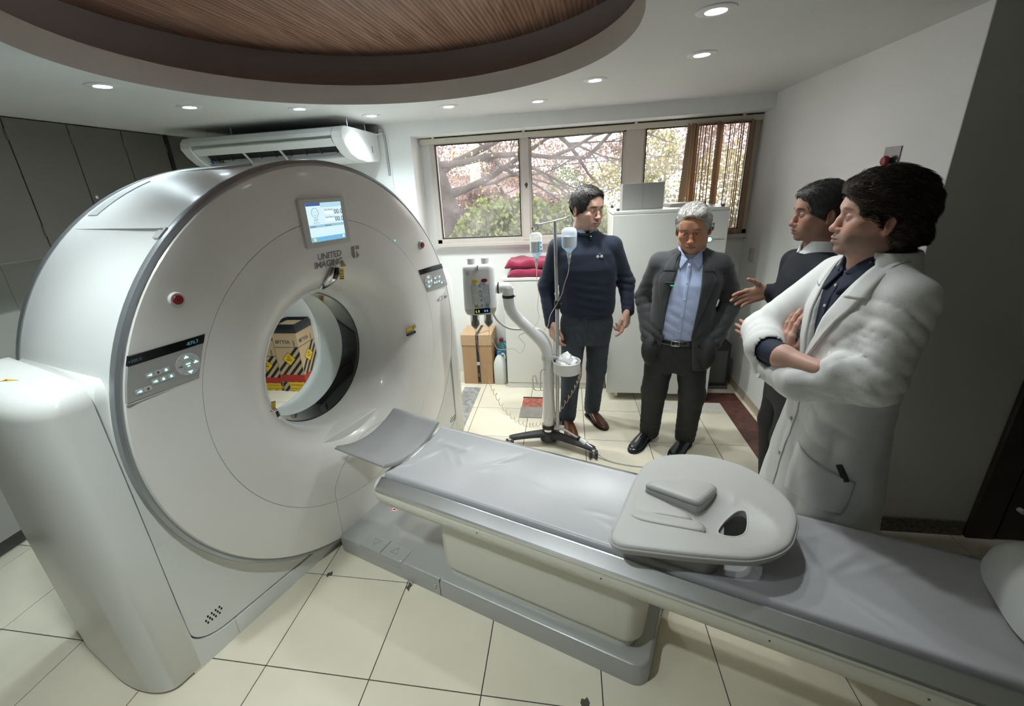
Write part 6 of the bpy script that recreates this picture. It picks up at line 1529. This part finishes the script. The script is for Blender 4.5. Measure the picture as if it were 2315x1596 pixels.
# jacket: outer shell with an open front
f = Field()
f.loft([(.635, .045, .025, .205, .138), (.72, .040, .02, .198, .140), (.90, .045, .012, .186, .138), (1.05, .055, .008, .186, .136), (1.20, .065, .006, .196, .128), (1.29, .070, .010, .190, .105), (1.345, .072, .018, .140, .078), (1.385, .072, .026, .080, .060)], 0, n=2.6)
f.cap((.07, .02, 1.340), (.240, .018, 1.290), .046, .058, .035).cap((.07, .02, 1.340), (-.100, .018, 1.298), .046, .058, .035)
f.chain(A2[0], [.066, .062, .050], .025).chain(B2[0], [.066, .062, .050], .025)
def opening(x, y, z):
    t = np.clip((z - .86) / .47, 0, 1)
    xl = np.where(z > .86, -.035 + (.012 + .035) * t, -.035 - (.86 - z) * .30); xr = np.where(z > .86, .075 + .055 * (1 - np.abs(t - .55)) + 0 * t, .118 + (.86 - z) * .12)
    xr = np.where(z > .86, np.interp(z, [.86, 1.0, 1.15, 1.30, 1.40], [.118, .128, .140, .138, .135]), xr); xl = np.where(z > .86, np.interp(z, [.86, 1.0, 1.15, 1.30, 1.40], [-.052, -.040, -.022, .006, .012]), xl)
    return np.maximum(np.maximum(xl - x, x - xr), y + .015)
f.fun(opening, (-.2, -.25, .5), (.25, 0, 1.45), .006, -1)
f.disp = folds([((.33, .07, 1.08), (.3, .2, 1), .055, .008, .11), ((-.18, .07, 1.06), (-.3, .2, 1), .055, .008, .11), ((-.15, -.04, .80), (.5, 0, 1), .05, .008, .12), ((.25, -.04, .80), (-.5, 0, 1), .05, .008, .12), ((.18, -.1, 1.0), (1, 0, -.8), .09, .004, .16)], .0018)
jk2 = f; cloth('jacket', f, .0078, SUIT, p2)
# solid version (no opening) to lay lapels on
jf = Field(); jf.p = [q for q in jk2.p if q[4] > 0]; jf.disp = jk2.disp
for s, L, R in ((1, [(.118, 0, .88), (.130, 0, 1.02), (.140, 0, 1.16), (.138, 0, 1.28), (.128, 0, 1.37)], [(.122, 0, .88), (.176, 0, 1.05), (.215, 0, 1.20), (.205, 0, 1.245), (.150, 0, 1.36)]),
                (-1, [(-.052, 0, .88), (-.040, 0, 1.02), (-.022, 0, 1.16), (.004, 0, 1.28), (.016, 0, 1.37)], [(-.056, 0, .88), (-.080, 0, 1.05), (-.098, 0, 1.20), (-.080, 0, 1.245), (-.010, 0, 1.36)])):
    V, Q = ribbon(jf, L, R, (0, 1, 0), .002, 6, 5, .004); patch('lapel', V, Q, SUIT, p2)
V, Q = ribbon(jf, [(.150, 0, 1.265), (.150, 0, 1.32), (.128, 0, 1.375)], [(.206, 0, 1.262), (.190, 0, 1.315), (.145, 0, 1.378)], (0, 1, 0), .003, 4, 4, .004); patch('jacket_collar', V, Q, SUIT, p2)
V, Q = ribbon(jf, [(-.008, 0, 1.265), (-.005, 0, 1.32), (.018, 0, 1.375)], [(-.078, 0, 1.262), (-.055, 0, 1.315), (.0, 0, 1.378)], (0, 1, 0), .003, 4, 4, .004); patch('jacket_collar', V, Q, SUIT, p2)
for x, z in ((-.045, .90), (-.052, .80)): c = project(jf, (x - .02, 0, z), (0, 1, 0)); disc('jacket_button', c - Vector((0, .003, 0)), (0, -1, 0), .009, BLACKPL, p2, .003)
V, Q = ribbon(jf, [(.155, 0, 1.135), (.205, 0, 1.150)], [(.156, 0, 1.122), (.206, 0, 1.137)], (0, 1, 0), .001, 2, 4, .003); patch('breast_pocket', V, Q, SUIT, p2)
shoe('shoe', (-.088, .095), (-.190, -.170), BLACKL, p2, SOLEB); shoe('shoe', (.178, .085), (.070, -.155), BLACKL, p2, SOLEB)
c = project(jf, (-.030, 0, 1.195), (0, 1, 0)); mc = MB().box(c.x - .030, c.x + .022, c.y - .018, c.y - .004, c.z - .006, c.z + .010).build('clip_microphone', BLACKPL, p2, bevel=.003); MB().box(c.x + .002, c.x + .020, c.y - .0185, c.y - .006, c.z - .012, c.z - .006).build('microphone_light', mat('green_dim', (.05, .35, .12), .4, emit=(.05, .6, .2), estr=.5), mc)

# ---------------------------------------------------------------- 3: person partly hidden by the lab coat
p3 = thing('person', 'person in a dark sweater over a white collar gesturing beside the right wall', 'person', (3.72, 1.25, 0), -1.65)
g3 = dict(skin=(.36, .195, .14), brow=(.02, .015, .012), w=1.0, jaw=1.0, nose=1.12, stubble=(.40, (.17, .115, .09)), lip=(.34, .15, .13), hair_t=.012, neck=1.05)
A3 = [[(-.19, .0, 1.345), (-.22, -.02, 1.13), (-.115, -.13, 1.205)], [.05, .04, .03]]; B3 = [[(.19, .0, 1.345), (.235, .01, 1.10), (.16, -.16, 1.03)], [.05, .04, .03]]
J3 = dict(hip_z=.90, sh_z=1.38, pc=(0, .02), tc=(0, 0), nk=(0, .01), neck_top=(0, .0, 1.49), arms=[A3, B3], legs=[[(-.09, .03, .84), (-.10, 0, .46), (-.10, .04, .09)], [(.09, .03, .84), (.10, 0, .46), (.10, .04, .09)]])
def st3(f, W, t):
    f.ell((.0, -.04, .085), (.060, .055, .035), .03); face_cut(f, W, (.0, -.108, -.035), (.064, .072, .115)); ears_cut(f, W); cut_z(f, -.065); cut_z(f, -.038, -9, .0, .006)
HAIR3 = mat('dark_grey_hair', (.022, .021, .020), .42, var=.5, vscale=70, bump=.5, bscale=140)
h3 = hand_field(1, s=1.05, curls=[(.35, .25, .15), (.30, .25, .2), (.35, .3, .2), (.35, .35, .2)], thumb=.35, spread=.05)
h4 = hand_field(-1, s=1.05, curls=[(.3, .3, .2)] * 4, thumb=.0, spread=.09)
assemble(p3, g3, (.0, -.010, 1.600), rotm(.0, .03, 0), 1.02, [(h3, (-.113, -.135, 1.207), (-.1, .25, .95), (.08, -.93, -.28)), (h4, (.155, -.17, 1.03), (0, .2, .95), (-.55, -.80, .12))],
         J3, st3, HAIR3, lambda P: np.stack([.1 + 0 * P[:, 0], .8 + 0 * P[:, 1], -.3 - 8 * np.maximum(0, np.abs(P[:, 0]) - .04) * 4], 1), 800, .030, .0011)
f = Field()
f.loft([(.86, 0, .012, .180, .125), (1.0, 0, .01, .184, .126), (1.2, 0, .0, .190, .124), (1.31, 0, .0, .185, .108), (1.385, 0, .006, .150, .082), (1.43, 0, .012, .085, .068)], 0)
f.cap((0, .01, 1.385), (.185, .0, 1.345), .045, .056, .04).cap((0, .01, 1.385), (-.185, .0, 1.345), .045, .056, .04).chain(A3[0], [.060, .052, .040], .03).chain(B3[0], [.060, .052, .040], .03)
f.disp = folds([((-.2, -.03, 1.14), (0, -.5, 1), .045, .006, .1)], .0016); cloth('sweater', f, .009, mat('dark_knit', (.008, .010, .016), .85, bump=.2, bscale=400), p3)
cf = Field(); cf.loft([(1.42, 0, .010, .082, .080), (1.48, 0, .012, .066, .064)], 0, n=2.0); cf.loft([(1.38, 0, .010, .075, .073), (1.49, 0, .012, .054, .052)], .003, -1, n=2.0)
cf.fun(lambda x, y, z: np.maximum(np.abs(x) - .006 - np.maximum(0, (z - 1.42)) * .6, y) + 0 * z, (-.1, -.12, 1.38), (.1, 0, 1.55), .002, -1)
cloth('shirt_collar', cf, .0036, mat('white_shirt', (.66, .67, .68), .7), p3)
f = Field(); f.loft([(.62, 0, .025, .155, .10), (.78, 0, .022, .172, .118), (.92, 0, .016, .168, .116)], 0)
for l in J3['legs']: f.chain(l, [.098, .072, .062], .03)
cloth('trousers', f, .011, SUITT, p3); shoe('shoe', (-.10, .10), (-.12, -.185), BLACKL, p3, SOLEB, False); shoe('shoe', (.10, .10), (.12, -.185), BLACKL, p3, SOLEB, False)

# ---------------------------------------------------------------- 4: white lab coat, arms crossed
p4 = thing('person', 'person with wavy dark hair in a white lab coat with arms crossed beside the table', 'person', (3.60, .65, 0), -1.59)
g4 = dict(skin=(.56, .33, .26), brow=(.06, .04, .032), w=1.04, jaw=1.10, nose=1.06, stubble=(.60, (.22, .155, .13)), lip=(.46, .22, .19), hair_t=.020, neck=1.2, chin=.002, broww=.6)
# left arm (towards the camera) lies below, its hand reaches up to the right upper arm; right forearm lies on top
AL = [[(.190, .03, 1.388), (.240, -.040, 1.125), (.10, -.200, 1.060), (-.05, -.245, 1.065)], [.05, .042, .036, .03]]
AR = [[(-.190, .01, 1.395), (-.225, -.215, 1.155), (-.10, -.262, 1.135), (.03, -.235, 1.135)], [.05, .042, .036, .03]]
J4 = dict(h=.008, hip_z=.92, sh_z=1.42, pc=(0, .02), tc=(0, 0), nk=(0, .02), neck_top=(0, .01, 1.53), arms=[[AL[0][:3], [.05, .042, .036]], [[AR[0][0], AR[0][1], AR[0][2], AR[0][3], (.150, -.165, 1.135)], [.05, .044, .044, .041, .031]]], legs=[[(-.09, .03, .84), (-.10, 0, .46), (-.10, .04, .09)], [(.09, .03, .84), (.10, 0, .46), (.10, .04, .09)]])
def st4(f, W, t):
    f.ell((.0, .062, .010), (.086, .058, .092), .03); f.ell((.0, .078, -.062), (.070, .042, .048), .03); f.ell((0, .01, .080), (.082, .092, .048), .03)
    f.ell((0, -.058, .084), (.062, .046, .034), .025)
    for s in (-1, 1): f.ell((s * .080, .060, -.035), (.020, .036, .050), .02)
    f.ell((.020, .116, -.044), (.035, .022, .022), .015)
    face_cut(f, W, (.0, -.112, -.035), (.092, .082, .105)); ears_cut(f, W, (.040, .021, .034), (.098, .012, -.014)); cut_z(f, -.115); cut_z(f, -.030, -9, .000, .008)
    for s in (-1, 1): f.ell((s * .090, -.045, -.045), (.04, .052, .07), .01, -1)
    f.disp = lambda x, y, z: .0035 * np.sin(150 * (z + .35 * y) + 2.5 * snoise(x, y, z, 30)) * .5 + .0035 * snoise(x, y, z, 75)
HAIR4 = mat('dark_brown_hair', (.034, .020, .012), .36, var=.5, vscale=40, bump=.5, bscale=120)
h4l = hand_field(-1, s=1.08, curls=[(.10, .25, .2), (.10, .25, .2), (.12, .25, .2), (.15, .3, .2)], thumb=-.2, spread=.03)
h4r = hand_field(1, s=1.08, curls=[(.4, .5, .3)] * 4, thumb=-.3)
assemble(p4, g4, (.0, -.012, 1.628), rotm(-.22, -.07, .0), 1.06, [(h4l, (-.100, -.178, 1.078), (.95, .3, 0), (-.14, .10, 1)), (h4r, (.140, -.150, 1.135), (0, -.3, .9), (.55, .83, .0))],
         J4, st4, HAIR4, lambda P: np.stack([.15 + 0 * P[:, 0], .85 + 0 * P[:, 1], .25 - 9 * np.maximum(0, P[:, 1] - .02) - 5 * np.maximum(0, np.abs(P[:, 0]) - .05)], 1), 4200, .050, .0010, .5, None, .003)
# navy shirt
f = Field(); f.loft([(.95, 0, .01, .165, .115), (1.24, 0, .0, .175, .118), (1.365, 0, .002, .165, .105), (1.435, 0, .012, .125, .082), (1.48, 0, .02, .085, .074)], 0); sh4 = f
cloth('shirt', f, .010, NSHIRT, p4)
cf = Field(); cf.loft([(1.445, 0, .016, .106, .102), (1.49, 0, .018, .096, .092), (1.535, 0, .030, .086, .082)], 0, n=2.0); cf.loft([(1.40, 0, .016, .094, .090), (1.55, 0, .030, .071, .067)], .003, -1, n=2.0)
cf.fun(lambda x, y, z: np.maximum(np.abs(x) - .004 - np.maximum(0, (z - 1.43)) * .75, y) + 0 * z, (-.15, -.14, 1.37), (.15, 0, 1.6), .002, -1)
cloth('shirt_collar', cf, .0040, NSHIRT, p4)
for s in (-1, 1):
    V, Q = ribbon(sh4, [(s * .006, 0, 1.453), (s * .04, 0, 1.470), (s * .085, 0, 1.505)], [(s * .042, 0, 1.375), (s * .072, 0, 1.405), (s * .108, 0, 1.475)], (0, 1, 0), .010, 4, 4, .003); patch('collar_leaf', V, Q, NSHIRT, p4)
for z in (1.40, 1.325): c = project(sh4, (.0, 0, z), (0, 1, 0)); disc('shirt_button', c - Vector((0, .004, 0)), (0, -1, 0), .0058, PEARL, p4)
V_, Q_ = ribbon(sh4, [(-.012, 0, 1.43), (-.012, 0, 1.2)], [(.012, 0, 1.43), (.012, 0, 1.2)], (0, 1, 0), .0008, 3, 8, .0016); patch('shirt_placket', V_, Q_, NSHIRT, p4)
# rolled shirt cuff on the right forearm
cf = Field(); a = Vector((-.045, -.258, 1.135)); b = Vector((.020, -.238, 1.135)); cf.cap(a, b, .050, .049, 0); cloth('shirt_cuff', cf, .005, NSHIRT, p4)
# coat
f = Field()
f.loft([(.36, .0, .01, .222, .215), (.60, .0, .01, .212, .185), (.85, .0, .01, .205, .150), (1.0, 0, .008, .200, .142), (1.15, 0, .002, .205, .142), (1.30, 0, .004, .205, .132), (1.39, 0, .012, .180, .108), (1.455, 0, .022, .130, .092), (1.50, 0, .030, .100, .084)], 0, n=2.3)
f.cap((0, .02, 1.440), (.186, .03, 1.392), .050, .064, .04).cap((0, .02, 1.440), (-.186, .015, 1.398), .050, .062, .04)
f.cap((.05, .03, 1.468), (.186, .03, 1.394), .048, .060, .03).cap((-.05, .03, 1.468), (-.186, .02, 1.400), .048, .058, .03)
f.cap((.232, -.05, 1.15), (.185, -.12, 1.155), .056, .048, .03)
f.chain(AL[0], [.071, .067, .059, .053], .03).chain(AR[0][:2] + [(-.07, -.258, 1.135)], [.074, .074, .072], .022)
def open4(x, y, z):
    hw = np.interp(z, [1.12, 1.22, 1.34, 1.445, 1.53], [.0, .022, .050, .078, .090]); return np.maximum(np.maximum(np.abs(x) - hw, y + .02), 1.12 - z)
f.fun(open4, (-.1, -.2, 1.1), (.1, 0, 1.55), .006, -1)
f.fun(lambda x, y, z: np.sqrt((x + .055) ** 2 * 0 + (y + .256) ** 2 + (z - 1.135) ** 2) - .052 + 0 * x + np.maximum(0, -.090 - x) * 3, (-.08, -.31, 1.08), (.0, -.2, 1.19), .006, -1)
f.disp = folds([((.225, -.03, 1.16), (.2, .9, .9), .042, .010, .10), ((.215, .0, 1.30), (-.1, .7, 1), .045, .009, .12), ((.02, -.23, 1.06), (.9, .2, .5), .04, .008, .08), ((.25, .0, 1.12), (.3, .3, 1), .06, .009, .12), ((.20, .0, 1.28), (-.2, .8, 1), .055, .008, .13), ((.15, -.14, 1.06), (.7, -.5, .6), .05, .009, .11), ((-.215, -.18, 1.18), (.2, .8, .8), .05, .009, .10), ((-.16, -.24, 1.14), (1, -.2, .3), .05, .008, .09), ((.1, -.1, .95), (.3, .2, 1), .08, .007, .17), ((.16, -.02, .62), (.7, .9, .05), .13, .012, .30), ((.0, -.18, .60), (1, .2, .05), .12, .010, .30), ((.12, -.10, 1.22), (.9, .2, -.7), .07, .006, .13)], .0022, 17)
ct4 = f; cloth('lab_coat', f, .0078, COAT, p4)
cf4 = Field(); cf4.p = [q for q in ct4.p[:3]]; cf4.disp = ct4.disp
D4 = (-.25, 1, 0)
for s in (-1, 1):
    L = [(s * .002, 0, 1.10), (s * .028, 0, 1.22), (s * .055, 0, 1.34), (s * .080, 0, 1.435), (s * .094, 0, 1.50)]; R = [(s * .006, 0, 1.10), (s * .072, 0, 1.22), (s * .128, 0, 1.345), (s * .132, 0, 1.40), (s * .116, 0, 1.50)]
    V, Q = ribbon(cf4, L, R, (0, 1, 0), .002, 6, 5, .005, .004); patch('coat_lapel', V, Q, COAT, p4)
    V, Q = ribbon(cf4, [(s * .082, 0, 1.378), (s * .088, 0, 1.445), (s * .096, 0, 1.505)], [(s * .146, 0, 1.383), (s * .138, 0, 1.445), (s * .119, 0, 1.51)], (0, 1, 0), .005, 5, 5, .005, .004); patch('coat_collar', V, Q, COAT, p4)
cn = Field(); cn.loft([(1.425, 0, .020, .145, .126), (1.47, 0, .026, .127, .115), (1.518, 0, .034, .108, .100), (1.524, 0, .034, .104, .096)], 0, n=2.0); cn.loft([(1.38, 0, .020, .138, .119), (1.46, 0, .026, .115, .103), (1.54, 0, .034, .086, .078)], .003, -1, n=2.0)
cn.fun(lambda x, y, z: y + .035 + 0 * x + 0 * z, (-.2, -.2, 1.3), (.2, -.03, 1.6), .004, -1); cloth('coat_collar', cn, .0045, COAT, p4)
cfb = Field(); cfb.p = ct4.p[:1]; cfb.disp = ct4.disp
for z in (1.085, .86, .70): c = project(cfb, (.004, 0, z), (0, 1, 0)); disc('coat_button', c - Vector((0, .004, 0)), (0, -1, 0), .0095, PEARL, p4, .004)
V, Q = ribbon(cfb, [(.026, 0, 1.08), (.024, 0, .80), (.03, 0, .40)], [(.030, 0, 1.08), (.028, 0, .80), (.034, 0, .40)], (0, 1, 0), .001, 2, 10, .003); patch('coat_placket', V, Q, COAT, p4)
# pockets on the near side
dn = (-.65, .76, 0)
V, Q = ribbon(cfb, [(.055, -.12, .80), (.050, -.12, .70), (.060, -.12, .60)], [(.215, 0, .72), (.212, 0, .64), (.20, 0, .58)], dn, .003, 8, 5, .004, .006); patch('coat_pocket', V, Q, COAT, p4)
c = project(cfb, (.175, -.02, .765), dn); MB().box(-.010, .010, -.006, .004, -.05, .018, Matrix.Translation(c) @ Matrix.Rotation(.9, 4, 'Z') @ Matrix.Rotation(-.5, 4, 'Y')).build('pocket_phone', BLACKPL, p4, bevel=.003)
V, Q = ribbon(cf4, [(.075, 0, 1.19), (.080, 0, 1.12), (.085, 0, 1.08)], [(.165, 0, 1.17), (.165, 0, 1.11), (.165, 0, 1.07)], (-.3, 1, 0), .002, 6, 4, .003, .003); patch('breast_pocket', V, Q, COAT, p4)
# sleeve tabs with buttons
for c, n in (((-.175, -.292, 1.175), (.1, -1, .4)), ((-.02, -.288, 1.045), (.3, -1, .2))):
    M = frame(c, (1, -.1, -.05), (0, .3, 1)); MB().prism(rrect(-.03, .03, -.013, .013, .010), -.004, .002, 'xy', M).build('sleeve_tab', COAT, p4, bevel=.001); disc('sleeve_button', M @ Vector((-.016, 0, .002)), n, .0065, PEARL, p4, .003)
# cuff edge of the right sleeve
cu4 = Field(); ring = [(-.070, -.257 + .064 * math.cos(a), 1.133 + .066 * math.sin(a)) for a in [2 * PI * k / 18 for k in range(19)]]; cu4.chain(ring, [.0075] * 19, .003); cloth('sleeve_edge', cu4, .0035, COAT, p4)
f = Field(); f.loft([(.62, 0, .025, .155, .10), (.78, 0, .022, .170, .115), (.92, 0, .016, .165, .112)], 0)
for l in J4['legs']: f.chain(l, [.095, .072, .062], .03)
cloth('trousers', f, .012, SUITT, p4); shoe('shoe', (-.10, .10), (-.12, -.185), BLACKL, p4, SOLEB, False); shoe('shoe', (.10, .10), (.12, -.185), BLACKL, p4, SOLEB, False)
# ================================================================== OUTSIDE THE WINDOW
GZ = -3.2
struct(MB().box(-25, 30, 3.6, 45, GZ - .2, GZ).build('ground', mat('street_ground', (.18, .18, .16), .9, var=.2, vscale=1), None, 0))
def leafmat(name, c1, c2, sc=2.2):
    if name in _mats: return _mats[name]
    m = bpy.data.materials.new(name); m.use_nodes = True; _mats[name] = m; nt = m.node_tree; N = nt.nodes; L = nt.links; b = N['Principled BSDF']; b.inputs['Roughness'].default_value = .7
    g = N.new('ShaderNodeNewGeometry'); n = N.new('ShaderNodeTexNoise'); n.inputs['Scale'].default_value = sc; n.inputs['Detail'].default_value = 4; L.new(g.outputs['Position'], n.inputs['Vector'])
    ad = N.new('ShaderNodeMath'); ad.operation = 'MULTIPLY_ADD'; L.new(g.outputs['Random Per Island'], ad.inputs[0]); ad.inputs[1].default_value = .45; L.new(n.outputs['Fac'], ad.inputs[2])
    r = N.new('ShaderNodeValToRGB'); r.color_ramp.elements[0].position = .42; r.color_ramp.elements[1].position = .95; r.color_ramp.elements[0].color = (*c1, 1); r.color_ramp.elements[1].color = (*c2, 1)
    L.new(ad.outputs[0], r.inputs['Fac']); L.new(r.outputs['Color'], b.inputs['Base Color'])
    tr = N.new('ShaderNodeBsdfTranslucent'); L.new(r.outputs['Color'], tr.inputs[0]); mx = N.new('ShaderNodeMixShader'); mx.inputs[0].default_value = .35
    L.new(b.outputs[0], mx.inputs[1]); L.new(tr.outputs[0], mx.inputs[2]); L.new(mx.outputs[0], N['Material Output'].inputs['Surface'])
    return m
def foliage(name, blobs, n, size, m, parent, seed=1, hang=0.0):
    rs = np.random.RandomState(seed); W = np.array([b[1][0] * b[1][1] * b[1][2] for b in blobs]) ** .67; W /= W.sum(); V = []
    for (c, r), w in zip(blobs, W):
        k = int(n * w); d = rs.randn(k, 3); d /= np.linalg.norm(d, axis=1)[:, None]; P = np.array(c) + d * np.array(r) * (rs.uniform(.45, 1.0, (k, 1)) ** .6)
        t = rs.randn(k, 3); t[:, 2] -= hang * 2; t /= np.linalg.norm(t, axis=1)[:, None]; u = np.cross(t, rs.randn(k, 3)); u /= np.linalg.norm(u, axis=1)[:, None]; s = size * rs.uniform(.6, 1.4, (k, 1))
        V.append(np.stack([P, P + (t * .5 + u * .32) * s, P + t * s, P + (t * .5 - u * .32) * s], 1).reshape(-1, 3))
    V = np.concatenate(V); Q = np.arange(len(V)).reshape(-1, 4); o = np_mesh(name, [(V, Q)], m, parent); o['kind'] = 'stuff'; return o
BARK = mat('dark_bark', (.030, .025, .022), .9, var=.4, vscale=20, bump=.8, bscale=30); BARK2 = mat('brown_bark', (.12, .09, .065), .9, var=.3, vscale=15, bump=.6, bscale=25)
def branches(mb, p, d, L, r, lev, rnd):
    pts = [Vector(p)]; dd = Vector(d).normalized()
    for k in range(5):
        dd = (dd + Vector((rnd.uniform(-.28, .28), rnd.uniform(-.28, .28), rnd.uniform(-.2, .22)))).normalized(); pts.append(pts[-1] + dd * (L / 5))
    mb.tube(pts, [r * (1 - .13 * k) for k in range(6)], 7 if lev > 1 else 5)
    if lev > 0:
        for k in range(3 if lev > 1 else 4):
            q = pts[rnd.randint(2, 5)]; a = (dd + Vector((rnd.uniform(-1, 1), rnd.uniform(-.7, .7), rnd.uniform(-.7, .7)))).normalized(); branches(mb, q, a, L * rnd.uniform(.5, .75), r * .5, lev - 1, rnd)
# bare tree close to the window
t = thing('bare_tree', 'dark leaning tree trunk with bare crooked branches close to the window', 'tree', (.50, 7.0, GZ))
mb = MB().tube(catmull([(-.10, 0, 0), (-.02, 0, 2.0), (-.05, 0, 3.8), (-.15, 0, 4.7), (-.42, 0, 5.6), (-.9, 0, 6.8)], 4), [.36 - .009 * k for k in range(21)], 14); mb.build('trunk', BARK, t, 60)
rnd = random.Random(12)
for k, (p, d, L, r) in enumerate([((-.12, 0, 4.85), (.9, .1, .22), 2.1, .075), ((-.1, -.1, 4.6), (.9, -.2, -.1), 1.5, .05), ((-.3, 0, 5.2), (.8, .1, .45), 2.4, .075), ((-.2, .1, 4.9), (.7, .5, .3), 2.2, .06), ((-.4, 0, 5.4), (1, .0, .15), 2.8, .07), ((1.6, .1, 6.0), (.7, .1, -.5), 1.6, .05)]):
    mb = MB(); branches(mb, p, d, L, r, 2, rnd); mb.build('branch', BARK, t, 60)
foliage('sparse_leaves', [((.9, .2, 5.5), (1.2, .6, .7)), ((.2, .3, 5.3), (.5, .4, .4))], 420, .045, leafmat('yellow_leaf', (.18, .15, .04), (.36, .32, .08)), t, 2)
# utility pole and wires
t = thing('utility_pole', 'grey concrete utility pole standing beyond the bare tree', 'pole', (.56, 9.2, GZ))
MB().cyl((0, 0, 0), (-.03, 0, 9), .14, .10, 18).build('pole_shaft', mat('pole_concrete', (.26, .25, .24), .85, var=.12, vscale=8), t); MB().box(-.9, .9, -.05, .05, 8.2, 8.32).build('cross_arm', BARK2, t)
for k, (z0, z1, yy, lb) in enumerate(((2.14, 2.30, 9.2, 'dark overhead wire crossing the upper window'), (1.55, 1.62, 10.5, 'thin pale overhead wire behind the person in the sweater'), (.98, 1.0, 9.8, 'lowest overhead wire seen through the window'))):
    tag(MB().tube(catmull([(.55, yy, z0), (3.0, yy + .2, z0 + .04), (6, yy + .5, (z0 + z1) / 2 + .05), (12, yy + 1, z1 + .3), (14, yy + 1.2, z1 + .4)], 6), .011, 6).build('overhead_wire', mat('wire_grey', (.35, .34, .34), .6) if k else BLACKPL), lb, 'wire')
# shrubs and trees
def shrub(label, loc, blobs, n, size, m, seed, trunk=True, name='shrub'):
    t = thing(name, label, 'tree' if name == 'tree' else 'shrub', loc)
    h = max(c[2] for c, r in blobs)
    MB().tube([(0, 0, 0), (.05, .02, h * .5), (.0, 0, h * .95)], [.06 * size * 13, .05 * size * 13, .02 * size * 13], 9).build('trunk' if name == 'tree' else 'stem', BARK2, t, 60)
    foliage('foliage', blobs, n, size, m, t, seed, .3); return t
GREENR = leafmat('green_red_leaf', (.020, .045, .010), (.15, .19, .045)); REDL = leafmat('reddish_leaf', (.06, .03, .03), (.17, .11, .075)); YG = leafmat('yellow_green_leaf', (.05, .065, .012), (.22, .21, .045)); PINKL = leafmat('pinkish_leaf', (.10, .07, .06), (.26, .18, .15)); DKG = leafmat('dark_green_leaf', (.025, .05, .018), (.11, .15, .05))
shrub('green shrub with reddish tips below the window glass', (1.35, 6.4, GZ), [((0, 0, 4.1), (.7, .5, .75)), ((.5, .2, 4.3), (.5, .4, .55)), ((-.4, .1, 3.9), (.45, .4, .6))], 8788, 0.090, GREENR, 3)
shrub('leafy green shrub in front of the middle window pane', (2.7, 7.0, GZ), [((0, 0, 4.0), (.9, .5, .75)), ((.7, .2, 3.8), (.6, .4, .5))], 7436, 0.090, GREENR, 4)
shrub('reddish shrub behind the leafy green shrubs', (1.9, 8.6, GZ), [((0, 0, 4.1), (1.3, .6, .8)), ((-1.2, .2, 4.3), (.8, .5, .8))], 7436, 0.099, REDL, 5)
shrub('tall yellow-green conifer beyond the middle pane', (4.3, 14, GZ), [((0, 0, 4.2), (1.5, 1.0, 1.6)), ((-.8, 0, 3.0), (1.4, 1.0, 1.4)), ((.8, 0, 5.6), (.9, .8, .9)), ((.5, 0, 2.6), (1.8, 1, 1.2))], 10920, 0.105, YG, 6, name='tree')
shrub('broad yellow-green conifer beyond the right pane', (7.0, 13, GZ), [((0, 0, 4.2), (1.6, 1.0, 1.6)), ((-.9, 0, 3.2), (1.3, 1.0, 1.3)), ((.9, 0, 3.4), (1.5, 1.0, 1.6))], 10920, 0.105, YG, 7, name='tree')
shrub('pinkish autumn tree rising behind the conifers', (6.3, 18, GZ), [((0, 0, 6.2), (2.4, 1.2, 1.2)), ((2.4, 0, 5.8), (2.0, 1.2, 1.4)), ((-2.2, 0, 5.5), (1.6, 1, 1.0))], 8320, 0.124, PINKL, 8, name='tree')
shrub('hazy pinkish tree behind the utility pole', (.6, 20, GZ), [((0, 0, 6.0), (2.2, 1.2, 1.1)), ((-2.6, 0, 6.3), (2.0, 1.2, 1.3))], 6760, 0.124, PINKL, 9, name='tree')
shrub('dark green tree behind the blind', (8.6, 10.5, GZ), [((0, 0, 4.4), (1.4, .9, 1.8)), ((-.9, 0, 3.4), (1.0, .8, 1.2))], 7280, 0.093, DKG, 10, name='tree')
shrub('dark green tree between the house and the conifer', (2.5, 16, GZ), [((0, 0, 4.3), (.9, .8, 1.3)), ((.4, 0, 3.0), (1.2, .8, 1.2))], 5200, 0.099, DKG, 11, name='tree')
# house across the street
hs_ = thing('house', 'pale pinkish house with low roof across the street', 'house', (-.6, 22, GZ))
HW = mat('pink_house_wall', (.36, .29, .28), .85, var=.08, vscale=1.5)
MB().box(-4.5, 3.2, 0, 6, 0, 4.6).build('house_wall', HW, hs_); MB().prism([(-4.9, 4.6), (3.6, 4.6), (2.4, 5.6), (-3.8, 5.6)], -.4, 6.4, 'xz').build('roof', mat('grey_pink_roof', (.34, .27, .26), .8, var=.2, vscale=6), hs_)
for x in (-3.4, -1.4, .6, 2.2):
    w = MB().box(x - .42, x + .42, -.06, .02, 2.9, 4.0).build('window', mat('house_window_frame', (.6, .58, .55), .6), hs_); MB().box(x - .34, x + .34, -.08, -.05, 2.98, 3.92).build('pane', mat('house_glass', (.06, .07, .08), .15), w)
gw = tag(MB().box(.4, 3.0, 17.2, 17.4, GZ, 1.35).box(.3, 3.1, 17.15, 17.45, 1.35, 1.45).build('garden_wall', mat('bright_wall', (.6, .58, .57), .8), None, 0), 'bright white garden wall across the street', 'wall')
